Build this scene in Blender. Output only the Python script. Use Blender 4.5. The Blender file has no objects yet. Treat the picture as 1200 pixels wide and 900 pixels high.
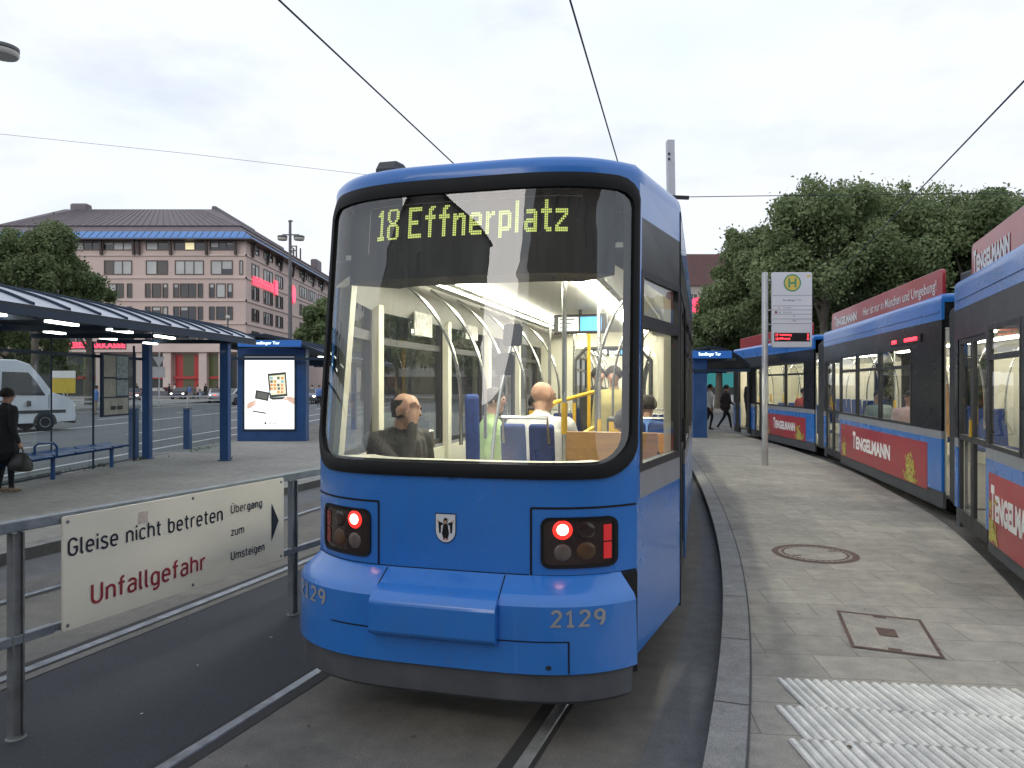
import bpy, bmesh, math, random
import numpy as np
from mathutils import Vector, Matrix, noise as mnoise
R = math.radians
random.seed(7); np.random.seed(7)
scene = bpy.context.scene
col = scene.collection

# ---------------------------------------------------------------- camera, sky, sun, exposure
FPX = 850.0; CX, CY = 600.0, 450.0; EYE = 1.75
cam_d = bpy.data.cameras.new('camera'); cam = bpy.data.objects.new('camera', cam_d); col.objects.link(cam)
cam.location = (0, 0, EYE); cam.rotation_euler = (R(90), 0, 0)
cam_d.sensor_fit = 'HORIZONTAL'; cam_d.sensor_width = 36.0; cam_d.lens = 36.0 * FPX / 1200.0
cam_d.clip_start = 0.05; cam_d.clip_end = 2000
scene.camera = cam

SUN_EL, SUN_ROT = 24.0, 215.0
w = bpy.data.worlds.new('World'); scene.world = w; w.use_nodes = True
nt = w.node_tree; nt.nodes.clear()
def wn(t, **k):
    n = nt.nodes.new(t)
    for a, b in k.items(): setattr(n, a, b)
    return n
wo = wn('ShaderNodeOutputWorld'); bg = wn('ShaderNodeBackground'); bg.inputs['Strength'].default_value = 0.1
sky = wn('ShaderNodeTexSky', sky_type='NISHITA', sun_disc=False, sun_elevation=R(SUN_EL), sun_rotation=R(SUN_ROT), air_density=1.2, dust_density=3.0, ozone_density=2.0)
tc = wn('ShaderNodeTexCoord'); mp = wn('ShaderNodeMapping'); mp.inputs['Scale'].default_value = (1.0, 1.0, 2.6)
n1 = wn('ShaderNodeTexNoise'); n1.inputs['Scale'].default_value = 4.2; n1.inputs['Detail'].default_value = 7; n1.inputs['Roughness'].default_value = 0.58
cr = wn('ShaderNodeValToRGB'); cr.color_ramp.elements[0].position = 0.22; cr.color_ramp.elements[1].position = 0.47; cr.color_ramp.elements[0].color = (.74,.74,.74,1)
n2 = wn('ShaderNodeTexNoise'); n2.inputs['Scale'].default_value = 1.7; n2.inputs['Detail'].default_value = 4
cr2 = wn('ShaderNodeValToRGB'); cr2.color_ramp.elements[0].color = (7.9, 9.2, 10.9, 1); cr2.color_ramp.elements[1].color = (9.5, 9.9, 10.6, 1)
cr2.color_ramp.elements[0].position = 0.34; cr2.color_ramp.elements[1].position = 0.58
mix = wn('ShaderNodeMix', data_type='RGBA')
tint = wn('ShaderNodeMix', data_type='RGBA', blend_type='MULTIPLY'); tint.inputs[0].default_value = 1.0
tint.inputs[7].default_value = (1.45, 1.3, 1.2, 1)
L = nt.links.new
L(tc.outputs['Generated'], mp.inputs['Vector']); L(mp.outputs['Vector'], n1.inputs['Vector']); L(mp.outputs['Vector'], n2.inputs['Vector'])
L(n1.outputs['Fac'], cr.inputs['Fac']); L(n2.outputs['Fac'], cr2.inputs['Fac'])
L(sky.outputs['Color'], tint.inputs[6]); L(tint.outputs[2], mix.inputs[6]); L(cr.outputs['Color'], mix.inputs[0]); L(cr2.outputs['Color'], mix.inputs[7])
L(mix.outputs[2], bg.inputs['Color']); L(bg.outputs['Background'], wo.inputs['Surface'])

sun_d = bpy.data.lights.new('sun', 'SUN'); sun_d.energy = 0.6; sun_d.angle = R(25); sun_d.color = (1.0, 0.94, 0.88)
sun = bpy.data.objects.new('sun', sun_d); col.objects.link(sun)
_se, _sr = R(SUN_EL), R(SUN_ROT)
sdir = Vector((math.sin(_sr) * math.cos(_se), math.cos(_sr) * math.cos(_se), math.sin(_se)))
sun.rotation_euler = sdir.to_track_quat('Z', 'Y').to_euler()
vs = scene.view_settings; vs.view_transform = 'Standard'; vs.look = 'None'; vs.gamma = 1; vs.exposure = 0.05; vs.use_curve_mapping = False
cy = scene.cycles
cy.use_denoising = True; cy.max_bounces = 10; cy.transparent_max_bounces = 24; cy.diffuse_bounces = 3; cy.glossy_bounces = 4
cy.sample_clamp_indirect = 4.0; cy.caustics_reflective = False; cy.caustics_refractive = False

# ---------------------------------------------------------------- projection helpers (photo pixel -> place)
def G(x, y, z=0.0):
    Y = FPX * (EYE - z) / (y - CY); return Vector(((x - CX) / FPX * Y, Y, z))
def V(x, y, Y):
    return Vector(((x - CX) / FPX * Y, Y, EYE - (y - CY) / FPX * Y))

# ---------------------------------------------------------------- materials
MATS = {}
def pm(name, c, rough=0.6, metal=0.0, var=0.12, scale=6.0, bump=0.0, bscale=40.0, coat=0.0, c2=None, spec=0.5, stretch=None):
    if name in MATS: return MATS[name]
    m = bpy.data.materials.new(name); m.use_nodes = True; t = m.node_tree; b = t.nodes['Principled BSDF']; MATS[name] = m
    b.inputs['Roughness'].default_value = rough; b.inputs['Metallic'].default_value = metal
    b.inputs['Specular IOR Level'].default_value = spec; b.inputs['Coat Weight'].default_value = coat; b.inputs['Coat Roughness'].default_value = 0.06
    tcn = t.nodes.new('ShaderNodeTexCoord'); nz = t.nodes.new('ShaderNodeTexNoise'); nz.inputs['Scale'].default_value = scale; nz.inputs['Detail'].default_value = 6
    vec = tcn.outputs['Object']
    if stretch:
        mpn = t.nodes.new('ShaderNodeMapping'); mpn.inputs['Scale'].default_value = stretch; t.links.new(vec, mpn.inputs['Vector']); vec = mpn.outputs['Vector']
    t.links.new(vec, nz.inputs['Vector'])
    rp = t.nodes.new('ShaderNodeValToRGB'); rp.color_ramp.elements[0].position = 0.3; rp.color_ramp.elements[1].position = 0.7
    a = c2 if c2 else tuple(x * (1 - var) for x in c[:3]); d = c if c2 else tuple(min(1, x * (1 + var)) for x in c[:3])
    rp.color_ramp.elements[0].color = (*a[:3], 1); rp.color_ramp.elements[1].color = (*d[:3], 1)
    t.links.new(nz.outputs['Fac'], rp.inputs['Fac']); t.links.new(rp.outputs['Color'], b.inputs['Base Color'])
    mr = t.nodes.new('ShaderNodeMapRange'); mr.inputs['To Min'].default_value = max(0.02, rough * 0.8); mr.inputs['To Max'].default_value = min(1, rough * 1.25)
    t.links.new(nz.outputs['Fac'], mr.inputs['Value']); t.links.new(mr.outputs['Result'], b.inputs['Roughness'])
    if bump:
        nb = t.nodes.new('ShaderNodeTexNoise'); nb.inputs['Scale'].default_value = bscale; nb.inputs['Detail'].default_value = 5
        t.links.new(tcn.outputs['Object'], nb.inputs['Vector'])
        bn = t.nodes.new('ShaderNodeBump'); bn.inputs['Strength'].default_value = bump; bn.inputs['Distance'].default_value = 0.02
        t.links.new(nb.outputs['Fac'], bn.inputs['Height']); t.links.new(bn.outputs['Normal'], b.inputs['Normal'])
    return m
def em(name, c, s, base=None):
    if name in MATS: return MATS[name]
    m = bpy.data.materials.new(name); m.use_nodes = True; b = m.node_tree.nodes['Principled BSDF']; MATS[name] = m
    b.inputs['Base Color'].default_value = (*(base or c), 1); b.inputs['Emission Color'].default_value = (*c, 1); b.inputs['Emission Strength'].default_value = s
    b.inputs['Roughness'].default_value = 0.4
    return m
def glass(name, tintc=(0.9, 0.93, 0.92), ior=1.55, rough=0.0, dirt=0.0):
    if name in MATS: return MATS[name]
    m = bpy.data.materials.new(name); m.use_nodes = True; t = m.node_tree; t.nodes.clear(); MATS[name] = m
    o = t.nodes.new('ShaderNodeOutputMaterial'); tr = t.nodes.new('ShaderNodeBsdfTransparent'); gl = t.nodes.new('ShaderNodeBsdfGlossy')
    lw = t.nodes.new('ShaderNodeLayerWeight'); lw.inputs['Blend'].default_value = 0.5; mx = t.nodes.new('ShaderNodeMixShader')
    pw = t.nodes.new('ShaderNodeMath'); pw.operation = 'POWER'; pw.inputs[1].default_value = 5.0
    f0 = 2 * ((ior - 1) / (ior + 1)) ** 2   # both faces of the pane; the same from either side
    fr = t.nodes.new('ShaderNodeMath'); fr.operation = 'MULTIPLY_ADD'; fr.inputs[1].default_value = 0.9 - f0; fr.inputs[2].default_value = f0
    t.links.new(lw.outputs['Facing'], pw.inputs[0]); t.links.new(pw.outputs[0], fr.inputs[0])
    tr.inputs['Color'].default_value = (*tintc, 1); gl.inputs['Roughness'].default_value = rough
    t.links.new(fr.outputs[0], mx.inputs['Fac']); t.links.new(tr.outputs[0], mx.inputs[1]); t.links.new(gl.outputs[0], mx.inputs[2])
    out = mx.outputs[0]
    if dirt:
        df = t.nodes.new('ShaderNodeBsdfDiffuse'); df.inputs['Color'].default_value = (0.5, 0.49, 0.46, 1)
        tcn = t.nodes.new('ShaderNodeTexCoord'); mpn = t.nodes.new('ShaderNodeMapping'); mpn.inputs['Scale'].default_value = (9, 9, 0.9)
        nz = t.nodes.new('ShaderNodeTexNoise'); nz.inputs['Scale'].default_value = 2.0; nz.inputs['Detail'].default_value = 8
        mr = t.nodes.new('ShaderNodeMapRange'); mr.inputs['From Min'].default_value = 0.35; mr.inputs['From Max'].default_value = 0.8
        mr.inputs['To Max'].default_value = dirt; m2 = t.nodes.new('ShaderNodeMixShader')
        t.links.new(tcn.outputs['Object'], mpn.inputs['Vector']); t.links.new(mpn.outputs['Vector'], nz.inputs['Vector'])
        t.links.new(nz.outputs['Fac'], mr.inputs['Value']); t.links.new(mr.outputs['Result'], m2.inputs['Fac'])
        t.links.new(out, m2.inputs[1]); t.links.new(df.outputs[0], m2.inputs[2]); out = m2.outputs[0]
    t.links.new(out, o.inputs['Surface'])
    return m

# ---------------------------------------------------------------- mesh builder
def wmat(o):
    m = o.matrix_basis.copy(); p = o.parent
    while p: m = p.matrix_basis @ m; p = p.parent
    return m
class MB:
    def __init__(s): s.v = []; s.f = []; s.m = []; s.uv = {}
    def add(s, pts, faces, m=0):
        b = len(s.v); s.v.extend([tuple(p) for p in pts])
        for f in faces: s.f.append(tuple(b + i for i in f)); s.m.append(m)
        return s
    def poly(s, pts, m=0): return s.add(pts, [tuple(range(len(pts)))], m)
    def box(s, lo, hi, m=0, X=None):
        (a, b, c), (d, e, f) = lo, hi
        p = [Vector(q) for q in ((a,b,c),(d,b,c),(d,e,c),(a,e,c),(a,b,f),(d,b,f),(d,e,f),(a,e,f))]
        if X is not None: p = [X @ q for q in p]
        return s.add(p, [(3,2,1,0),(4,5,6,7),(0,1,5,4),(1,2,6,5),(2,3,7,6),(3,0,4,7)], m)
    def bar(s, p, q, w, h, m=0, up=(0, 0, 1)):
        p, q = Vector(p), Vector(q); d = (q - p).normalized(); u = Vector(up); r = d.cross(u)
        if r.length < 1e-4: r = d.cross(Vector((0, 1, 0)))
        r.normalize(); u = r.cross(d); r = r * w / 2; u = u * h / 2
        pts = [p-r-u, p+r-u, p+r+u, p-r+u, q-r-u, q+r-u, q+r+u, q-r+u]
        return s.add(pts, [(0,1,2,3),(7,6,5,4),(4,5,1,0),(5,6,2,1),(6,7,3,2),(7,4,0,3)], m)
    def prism(s, pts, vec, m=0):
        n = len(pts); v = Vector(vec); P = [Vector(p) for p in pts]
        return s.add(P + [p + v for p in P], [tuple(range(n - 1, -1, -1)), tuple(range(n, 2 * n))] + [(i, (i + 1) % n, n + (i + 1) % n, n + i) for i in range(n)], m)
    def loops(s, L, m=0, closed=True, c0=False, c1=False):
        n = len(L[0]); pts = [p for l in L for p in l]; fs = []
        for k in range(len(L) - 1):
            for i in range(n if closed else n - 1):
                j = (i + 1) % n; fs.append((k*n+i, k*n+j, (k+1)*n+j, (k+1)*n+i))
        if c0: fs.append(tuple(range(n - 1, -1, -1)))
        if c1: fs.append(tuple((len(L) - 1) * n + i for i in range(n)))
        return s.add(pts, fs, m)
    def tube(s, pts, r, n=8, m=0, caps=True, closed=False):
        P = [Vector(p) for p in pts]; rs = r if isinstance(r, (list, tuple)) else [r] * len(P); L = []; prev = None
        for i, p in enumerate(P):
            if closed: d = (P[(i + 1) % len(P)] - P[i - 1])
            else: d = (P[min(i + 1, len(P) - 1)] - P[max(i - 1, 0)])
            d.normalize()
            if prev is None:
                u = d.cross(Vector((0, 0, 1)));
                if u.length < 0.05: u = d.cross(Vector((1, 0, 0)))
            else: u = prev - d * prev.dot(d)
            u.normalize(); prev = u; vv = d.cross(u)
            L.append([p + (u * math.cos(2*math.pi*k/n) + vv * math.sin(2*math.pi*k/n)) * rs[i] for k in range(n)])
        if closed: L.append(L[0])
        return s.loops(L, m, True, caps and not closed, caps and not closed)
    def lathe(s, prof, n=24, m=0, X=None):
        L = []
        for r, z in prof:
            l = [Vector((r * math.cos(2*math.pi*k/n), r * math.sin(2*math.pi*k/n), z)) for k in range(n)]
            L.append([X @ q for q in l] if X is not None else l)
        return s.loops(L, m, True, True, True)
    def sphere(s, c, r, m=0, n=12, X=None, sc=(1, 1, 1)):
        L = []
        for i in range(n // 2 + 1):
            a = math.pi * (i / (n // 2)) ; a = min(max(a, 0.02), math.pi - 0.02)
            l = [Vector((r*sc[0]*math.sin(a)*math.cos(2*math.pi*k/n), r*sc[1]*math.sin(a)*math.sin(2*math.pi*k/n), -r*sc[2]*math.cos(a))) for k in range(n)]
            L.append([(X @ q if X is not None else q) + Vector(c) for q in l])
        return s.loops(L, m, True, True, True)
    def build(s, name, mats, parent=None, local=False, smooth=None, bevel=0.0, seg=2, uvs=None):
        me = bpy.data.meshes.new(name); V_ = s.v
        if parent is not None and not local:
            iv = wmat(parent).inverted(); V_ = [tuple(iv @ Vector(p)) for p in V_]
        me.from_pydata(V_, [], s.f)
        for m in (mats if isinstance(mats, (list, tuple)) else [mats]): me.materials.append(m)
        me.polygons.foreach_set('material_index', s.m)
        if uvs is not None:
            ul = me.uv_layers.new(name='UVMap'); k = 0
            for pl in me.polygons:
                for li in pl.loop_indices: ul.data[li].uv = uvs[me.loops[li].vertex_index]
        bm = bmesh.new(); bm.from_mesh(me)
        bmesh.ops.recalc_face_normals(bm, faces=bm.faces) if smooth != 'raw' else None
        if isinstance(smooth, (int, float)) and not isinstance(smooth, bool):
            th = R(smooth)
            for f in bm.faces: f.smooth = True
            for e in bm.edges:
                if len(e.link_faces) == 2 and e.calc_face_angle(0) > th: e.smooth = False
        bm.to_mesh(me); bm.free(); me.update()
        o = bpy.data.objects.new(name, me); col.objects.link(o)
        if parent is not None: o.parent = parent
        if bevel:
            b = o.modifiers.new('bevel', 'BEVEL'); b.width = bevel; b.segments = seg; b.limit_method = 'ANGLE'; b.angle_limit = R(40)
        return o
def tag(o, label=None, cat=None, group=None, kind=None):
    if label: o['label'] = label
    if cat: o['category'] = cat
    if group: o['group'] = group
    if kind: o['kind'] = kind
    return o
def thing(name, loc, label, cat, rz=0.0, group=None):
    o = bpy.data.objects.new(name, None); col.objects.link(o); o.empty_display_size = 0.2
    o.location = loc; o.rotation_euler = (0, 0, rz); return tag(o, label, cat, group)
def struct(o): o['kind'] = 'structure'; return o
def copy_tree(o, parent=None):
    c = o.copy(); col.objects.link(c)
    if parent is not None: c.parent = parent
    for ch in list(o.children): copy_tree(ch, c)
    return c
def TM(o, x, y, z=None):
    """matrix with origin o and local axes x, y (z = x cross y)"""
    x = Vector(x).normalized(); y = Vector(y).normalized(); z = Vector(z).normalized() if z is not None else x.cross(y)
    M = Matrix.Identity(4)
    for i in range(3): M[i][0] = x[i]; M[i][1] = y[i]; M[i][2] = z[i]; M[i][3] = o[i]
    return M
_tc = {}
def text_mesh(body, weight=0.0, spacing=1.0, ext=0.0):
    k = (body, weight, spacing)
    if k not in _tc:
        c = bpy.data.curves.new('t', 'FONT'); c.body = body; c.size = 1; c.offset = weight; c.space_character = spacing; c.resolution_u = 4
        o = bpy.data.objects.new('t', c); col.objects.link(o); bpy.context.view_layer.update()
        me = bpy.data.meshes.new_from_object(o.evaluated_get(bpy.context.evaluated_depsgraph_get()))
        vs_ = [v.co.copy() for v in me.vertices]; fs = [tuple(p.vertices) for p in me.polygons]
        bpy.data.objects.remove(o); bpy.data.curves.remove(c); bpy.data.meshes.remove(me); _tc[k] = (vs_, fs)
    return _tc[k]
def add_text(mb, body, fn, w, h=None, m=0, weight=0.0, spacing=1.0, x0=0.0, y0=0.0):
    """fit the writing into a w x h box at (x0,y0); fn maps (x,y)->place"""
    vs_, fs = text_mesh(body, weight, spacing)
    ax = min(p.x for p in vs_); bx = max(p.x for p in vs_); ay = min(p.y for p in vs_); by = max(p.y for p in vs_)
    sx = w / (bx - ax); sy = h / (by - ay) if h else sx
    return mb.add([fn(x0 + (p.x - ax) * sx, y0 + (p.y - ay) * sy) for p in vs_], fs, m)
def rrect(cx, cy, hw, hh, r, n=8):
    out = []
    for (sx, sy, a0) in ((1, 1, 0), (-1, 1, 90), (-1, -1, 180), (1, -1, 270)):
        for i in range(n + 1):
            a = R(a0 + 90 * i / n); out.append((cx + sx * (hw - r) + r * math.cos(a), cy + sy * (hh - r) + r * math.sin(a)))
    return out
def rrect2(cx, cy, hw, hh, rt, rb, n=8):
    out = []
    for (sx, sy, a0, r) in ((1, 1, 0, rt), (-1, 1, 90, rt), (-1, -1, 180, rb), (1, -1, 270, rb)):
        for i in range(n + 1):
            a = R(a0 + 90 * i / n); out.append((cx + sx * (hw - r) + r * math.cos(a), cy + sy * (hh - r) + r * math.sin(a)))
    return out
def dens(pts, step):
    """closed 2D loop with long edges cut into short ones"""
    o = []
    for i, p in enumerate(pts):
        q = pts[(i + 1) % len(pts)]; d = math.hypot(q[0] - p[0], q[1] - p[1]); k = max(1, int(d / step))
        for j in range(k): o.append((p[0] + (q[0] - p[0]) * j / k, p[1] + (q[1] - p[1]) * j / k))
    return o
def lerp(a, b, t): return a + (b - a) * t

# ---------------------------------------------------------------- plain road-sign lettering drawn from strokes (cap height 1)
def _arc(cx, cy, rx, ry, a0, a1, n=10): return [(cx + rx * math.cos(R(a0 + (a1 - a0) * k / n)), cy + ry * math.sin(R(a0 + (a1 - a0) * k / n))) for k in range(n + 1)]
def _cr(P, n=5):
    o = []
    for i in range(len(P) - 1):
        p0, p1, p2, p3 = P[max(i - 1, 0)], P[i], P[i + 1], P[min(i + 2, len(P) - 1)]
        for k in range(n):
            u = k / n; o.append(tuple(.5 * (2 * p1[j] + (p2[j] - p0[j]) * u + (2 * p0[j] - 5 * p1[j] + 4 * p2[j] - p3[j]) * u * u + (3 * p1[j] - p0[j] - 3 * p2[j] + p3[j]) * u ** 3) for j in (0, 1)))
    return o + [P[-1]]
_bowl = _arc(.27, .45, .21, .25, 0, 180) + _arc(.27, .25, .21, .25, 180, 360) + [(.48, .45)]
_arch = [(.06, .46)] + _arc(.27, .47, .21, .23, 180, 0) + [(.48, 0)]
_U = [(.06, 1)] + _arc(.31, .27, .25, .27, 180, 360) + [(.56, 1)]
def _dot(x, y, r=.075): return [(x, y - r), (x, y + r)]
DIN = {
 'G': (.62, [_arc(.31, .72, .25, .28, 20, 180) + _arc(.31, .28, .25, .28, 180, 360) + [(.56, .47), (.34, .47)]]),
 'U': (.62, [_U]), 'Ü': (.62, [_U, _dot(.20, 1.20, .065), _dot(.42, 1.20, .065)]),
 'l': (.20, [[(.06, 1)] + _arc(.20, .14, .14, .14, 180, 262, 5)]), 'i': (.12, [[(.06, .70), (.06, 0)], _dot(.06, .92)]),
 'e': (.54, [[(.07, .36), (.48, .36)] + _arc(.27, .46, .21, .24, 0, 180) + _arc(.27, .24, .21, .24, 180, 318)]),
 's': (.50, [_cr([(.44, .61), (.33, .70), (.18, .70), (.08, .61), (.08, .49), (.18, .40), (.34, .32), (.44, .22), (.44, .10), (.33, .0), (.16, .0), (.05, .10)])]),
 'n': (.54, [[(.06, .70), (.06, 0)], _arch]), 'm': (.90, [[(.06, .70), (.06, 0)], _arch, [(x + .38 if i else .44, y) for i, (x, y) in enumerate(_arch)]]),
 'c': (.48, [_arc(.27, .46, .21, .24, 38, 180) + _arc(.27, .24, .21, .24, 180, 322)]), 'h': (.54, [[(.06, 1), (.06, 0)], _arch]),
 't': (.36, [[(.15, .94)] + _arc(.30, .15, .15, .15, 180, 275, 5), [(.0, .69), (.33, .69)]]),
 'b': (.54, [[(.06, 1), (.06, 0)], [(.06, .46)] + _arc(.27, .45, .21, .25, 180, 0)[0:] + _arc(.27, .25, .21, .25, 0, -180) ]),
 'r': (.36, [[(.06, .70), (.06, 0)], [(.06, .44)] + _arc(.27, .46, .21, .24, 180, 70)]),
 'f': (.36, [[(.15, 0)] + _arc(.31, .84, .16, .16, 180, 85, 5), [(.0, .69), (.34, .69)]]),
 'a': (.53, [_cr([(.08, .60), (.17, .70), (.35, .70), (.46, .58), (.46, .40), (.46, .0)]), _cr([(.46, .41), (.24, .41), (.10, .34), (.06, .20), (.11, .06), (.22, .0), (.36, .03), (.46, .14)])]),
 'g': (.54, [_bowl, [(.48, .70)] + _arc(.27, -.05, .21, .22, 0, -130)]), 'z': (.48, [[(.04, .67), (.43, .67), (.04, .03), (.45, .03)]]),
 'u': (.54, [[(.06, .70)] + _arc(.27, .22, .21, .22, 180, 360) + [(.48, .70)], [(.48, .25), (.48, 0)]]),
 '1': (.50, [[(.06, .78), (.26, .97), (.26, 0)], [(.08, .04), (.44, .04)]]), '2': (.56, [_arc(.28, .73, .22, .26, 165, -25) + [(.06, .05), (.52, .05)]]),
 '9': (.56, [_arc(.28, .71, .22, .27, 0, 360, 18), [(.50, .71)] + _cr([(.50, .60), (.46, .30), (.32, .02)])]), ' ': (.26, [])}
def add_din(mb, body, fn, w, cap, m=0, x0=0.0, y0=0.0, st=.135, gap=.15):
    tot = sum(DIN[c][0] for c in body) + gap * (len(body) - 1); sx = w / tot; sy = cap; x = 0; lay = 0
    for c in body:
        wd, strokes = DIN[c]
        for P in strokes:
            P = [p for i, p in enumerate(P) if i == 0 or math.hypot(p[0] - P[i-1][0], p[1] - P[i-1][1]) > 1e-4]
            A, B = [], []
            for i, p in enumerate(P):
                def dr(a, b): l = math.hypot(b[0] - a[0], b[1] - a[1]); return ((b[0] - a[0]) / l, (b[1] - a[1]) / l)
                d0 = dr(P[i - 1], p) if i else dr(p, P[1]); d1 = dr(p, P[i + 1]) if i < len(P) - 1 else d0
                nx, ny = -(d0[1] + d1[1]), d0[0] + d1[0]; q = max(.5, (nx * nx + ny * ny) / 2); k = st / 2 / q
                A.append((p[0] + nx * k, p[1] + ny * k)); B.append((p[0] - nx * k, p[1] - ny * k))
            lay = (lay + 1) % 3
            mb.loops([[fn(x0 + (x + a) * sx, y0 + b * sy, lay * .00025) for a, b in A], [fn(x0 + (x + a) * sx, y0 + b * sy, lay * .00025) for a, b in B]], m, False)
        x += wd + gap
# ---------------------------------------------------------------- ground, tracks, platforms
def curve(pts, sm=5):
    pts = sorted(pts, key=lambda p: p[1]); ys = np.arange(pts[0][1] - 3, pts[-1][1] + 3, 0.25)
    P = [(pts[0][0] + (pts[0][0] - pts[1][0]) / (pts[1][1] - pts[0][1]) * 4, pts[0][1] - 4)] + pts + [(pts[-1][0] + (pts[-1][0] - pts[-2][0]) / (pts[-1][1] - pts[-2][1]) * 4, pts[-1][1] + 4)]
    xs = np.interp(ys, [p[1] for p in P], [p[0] for p in P]); k = np.ones(sm * 2 + 1) / (sm * 2 + 1)
    xs = np.convolve(np.pad(xs, sm, mode='reflect', reflect_type='odd'), k, 'valid'); xs = np.convolve(np.pad(xs, sm, mode='reflect', reflect_type='odd'), k, 'valid')
    return [Vector((float(a), float(b), 0)) for a, b in zip(xs, ys)]
def offset(c, d):
    o = []
    for i, p in enumerate(c):
        t = (c[min(i + 1, len(c) - 1)] - c[max(i - 1, 0)]).normalized(); o.append(p + Vector((t.y, -t.x, 0)) * d)
    return o
K1 = curve([(-1.55, -3), (-.35, 0), (.875, 3.306), (1.261, 4.375), (1.497, 5.129), (1.743, 5.95), (2.15, 7.44), (2.58, 9.3), (3.04, 11.44), (3.57, 14.17), (4.3, 18.3), (4.95, 23), (5.6, 30), (6.0, 45)], 4)
K2 = curve([(0.2, -3), (1.45, 0), (3.0, 3.4), (4.2, 5.95), (5.51, 9.18), (6.86, 14.58), (7.6, 20), (7.85, 25), (7.6, 33), (6.9, 45)], 4)
K3 = curve([(-8.9, -4), (-7.45, 0), (-5.25, 7.44), (-3.53, 13.16), (-2.2, 18), (-.9, 24), (.2, 32), (1.0, 45)], 4)
C1 = curve([(-3.4, -3), (-2.2, 0), (-.81, 3.53), (-.49, 4.4), (.72, 8), (1.52, 11.44), (2.05, 14.17), (2.78, 18.3), (3.43, 23), (4.1, 30), (4.5, 45)], 5)
C2 = curve([(-6.9, -4), (-5.6, 0), (-4.1, 4.6), (-3.0, 7.64), (-2.0, 11.2), (-.6, 16.5), (.6, 23), (1.7, 31), (2.4, 45)], 5)
C3 = curve([(1.3, -3), (2.9, 0.6), (4.3, 3.4), (5.55, 5.95), (6.85, 9.18), (8.2, 14.58), (8.95, 20), (9.2, 25), (8.95, 33), (8.25, 45)], 4)
ROAD = -0.12
def strip(mb, a, b, z, m=0, za=None):
    n = min(len(a), len(b)); mb.loops([[Vector((p.x, p.y, z)) for p in a[:n]], [Vector((p.x, p.y, za if za is not None else z)) for p in b[:n]]], m, False)
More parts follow.
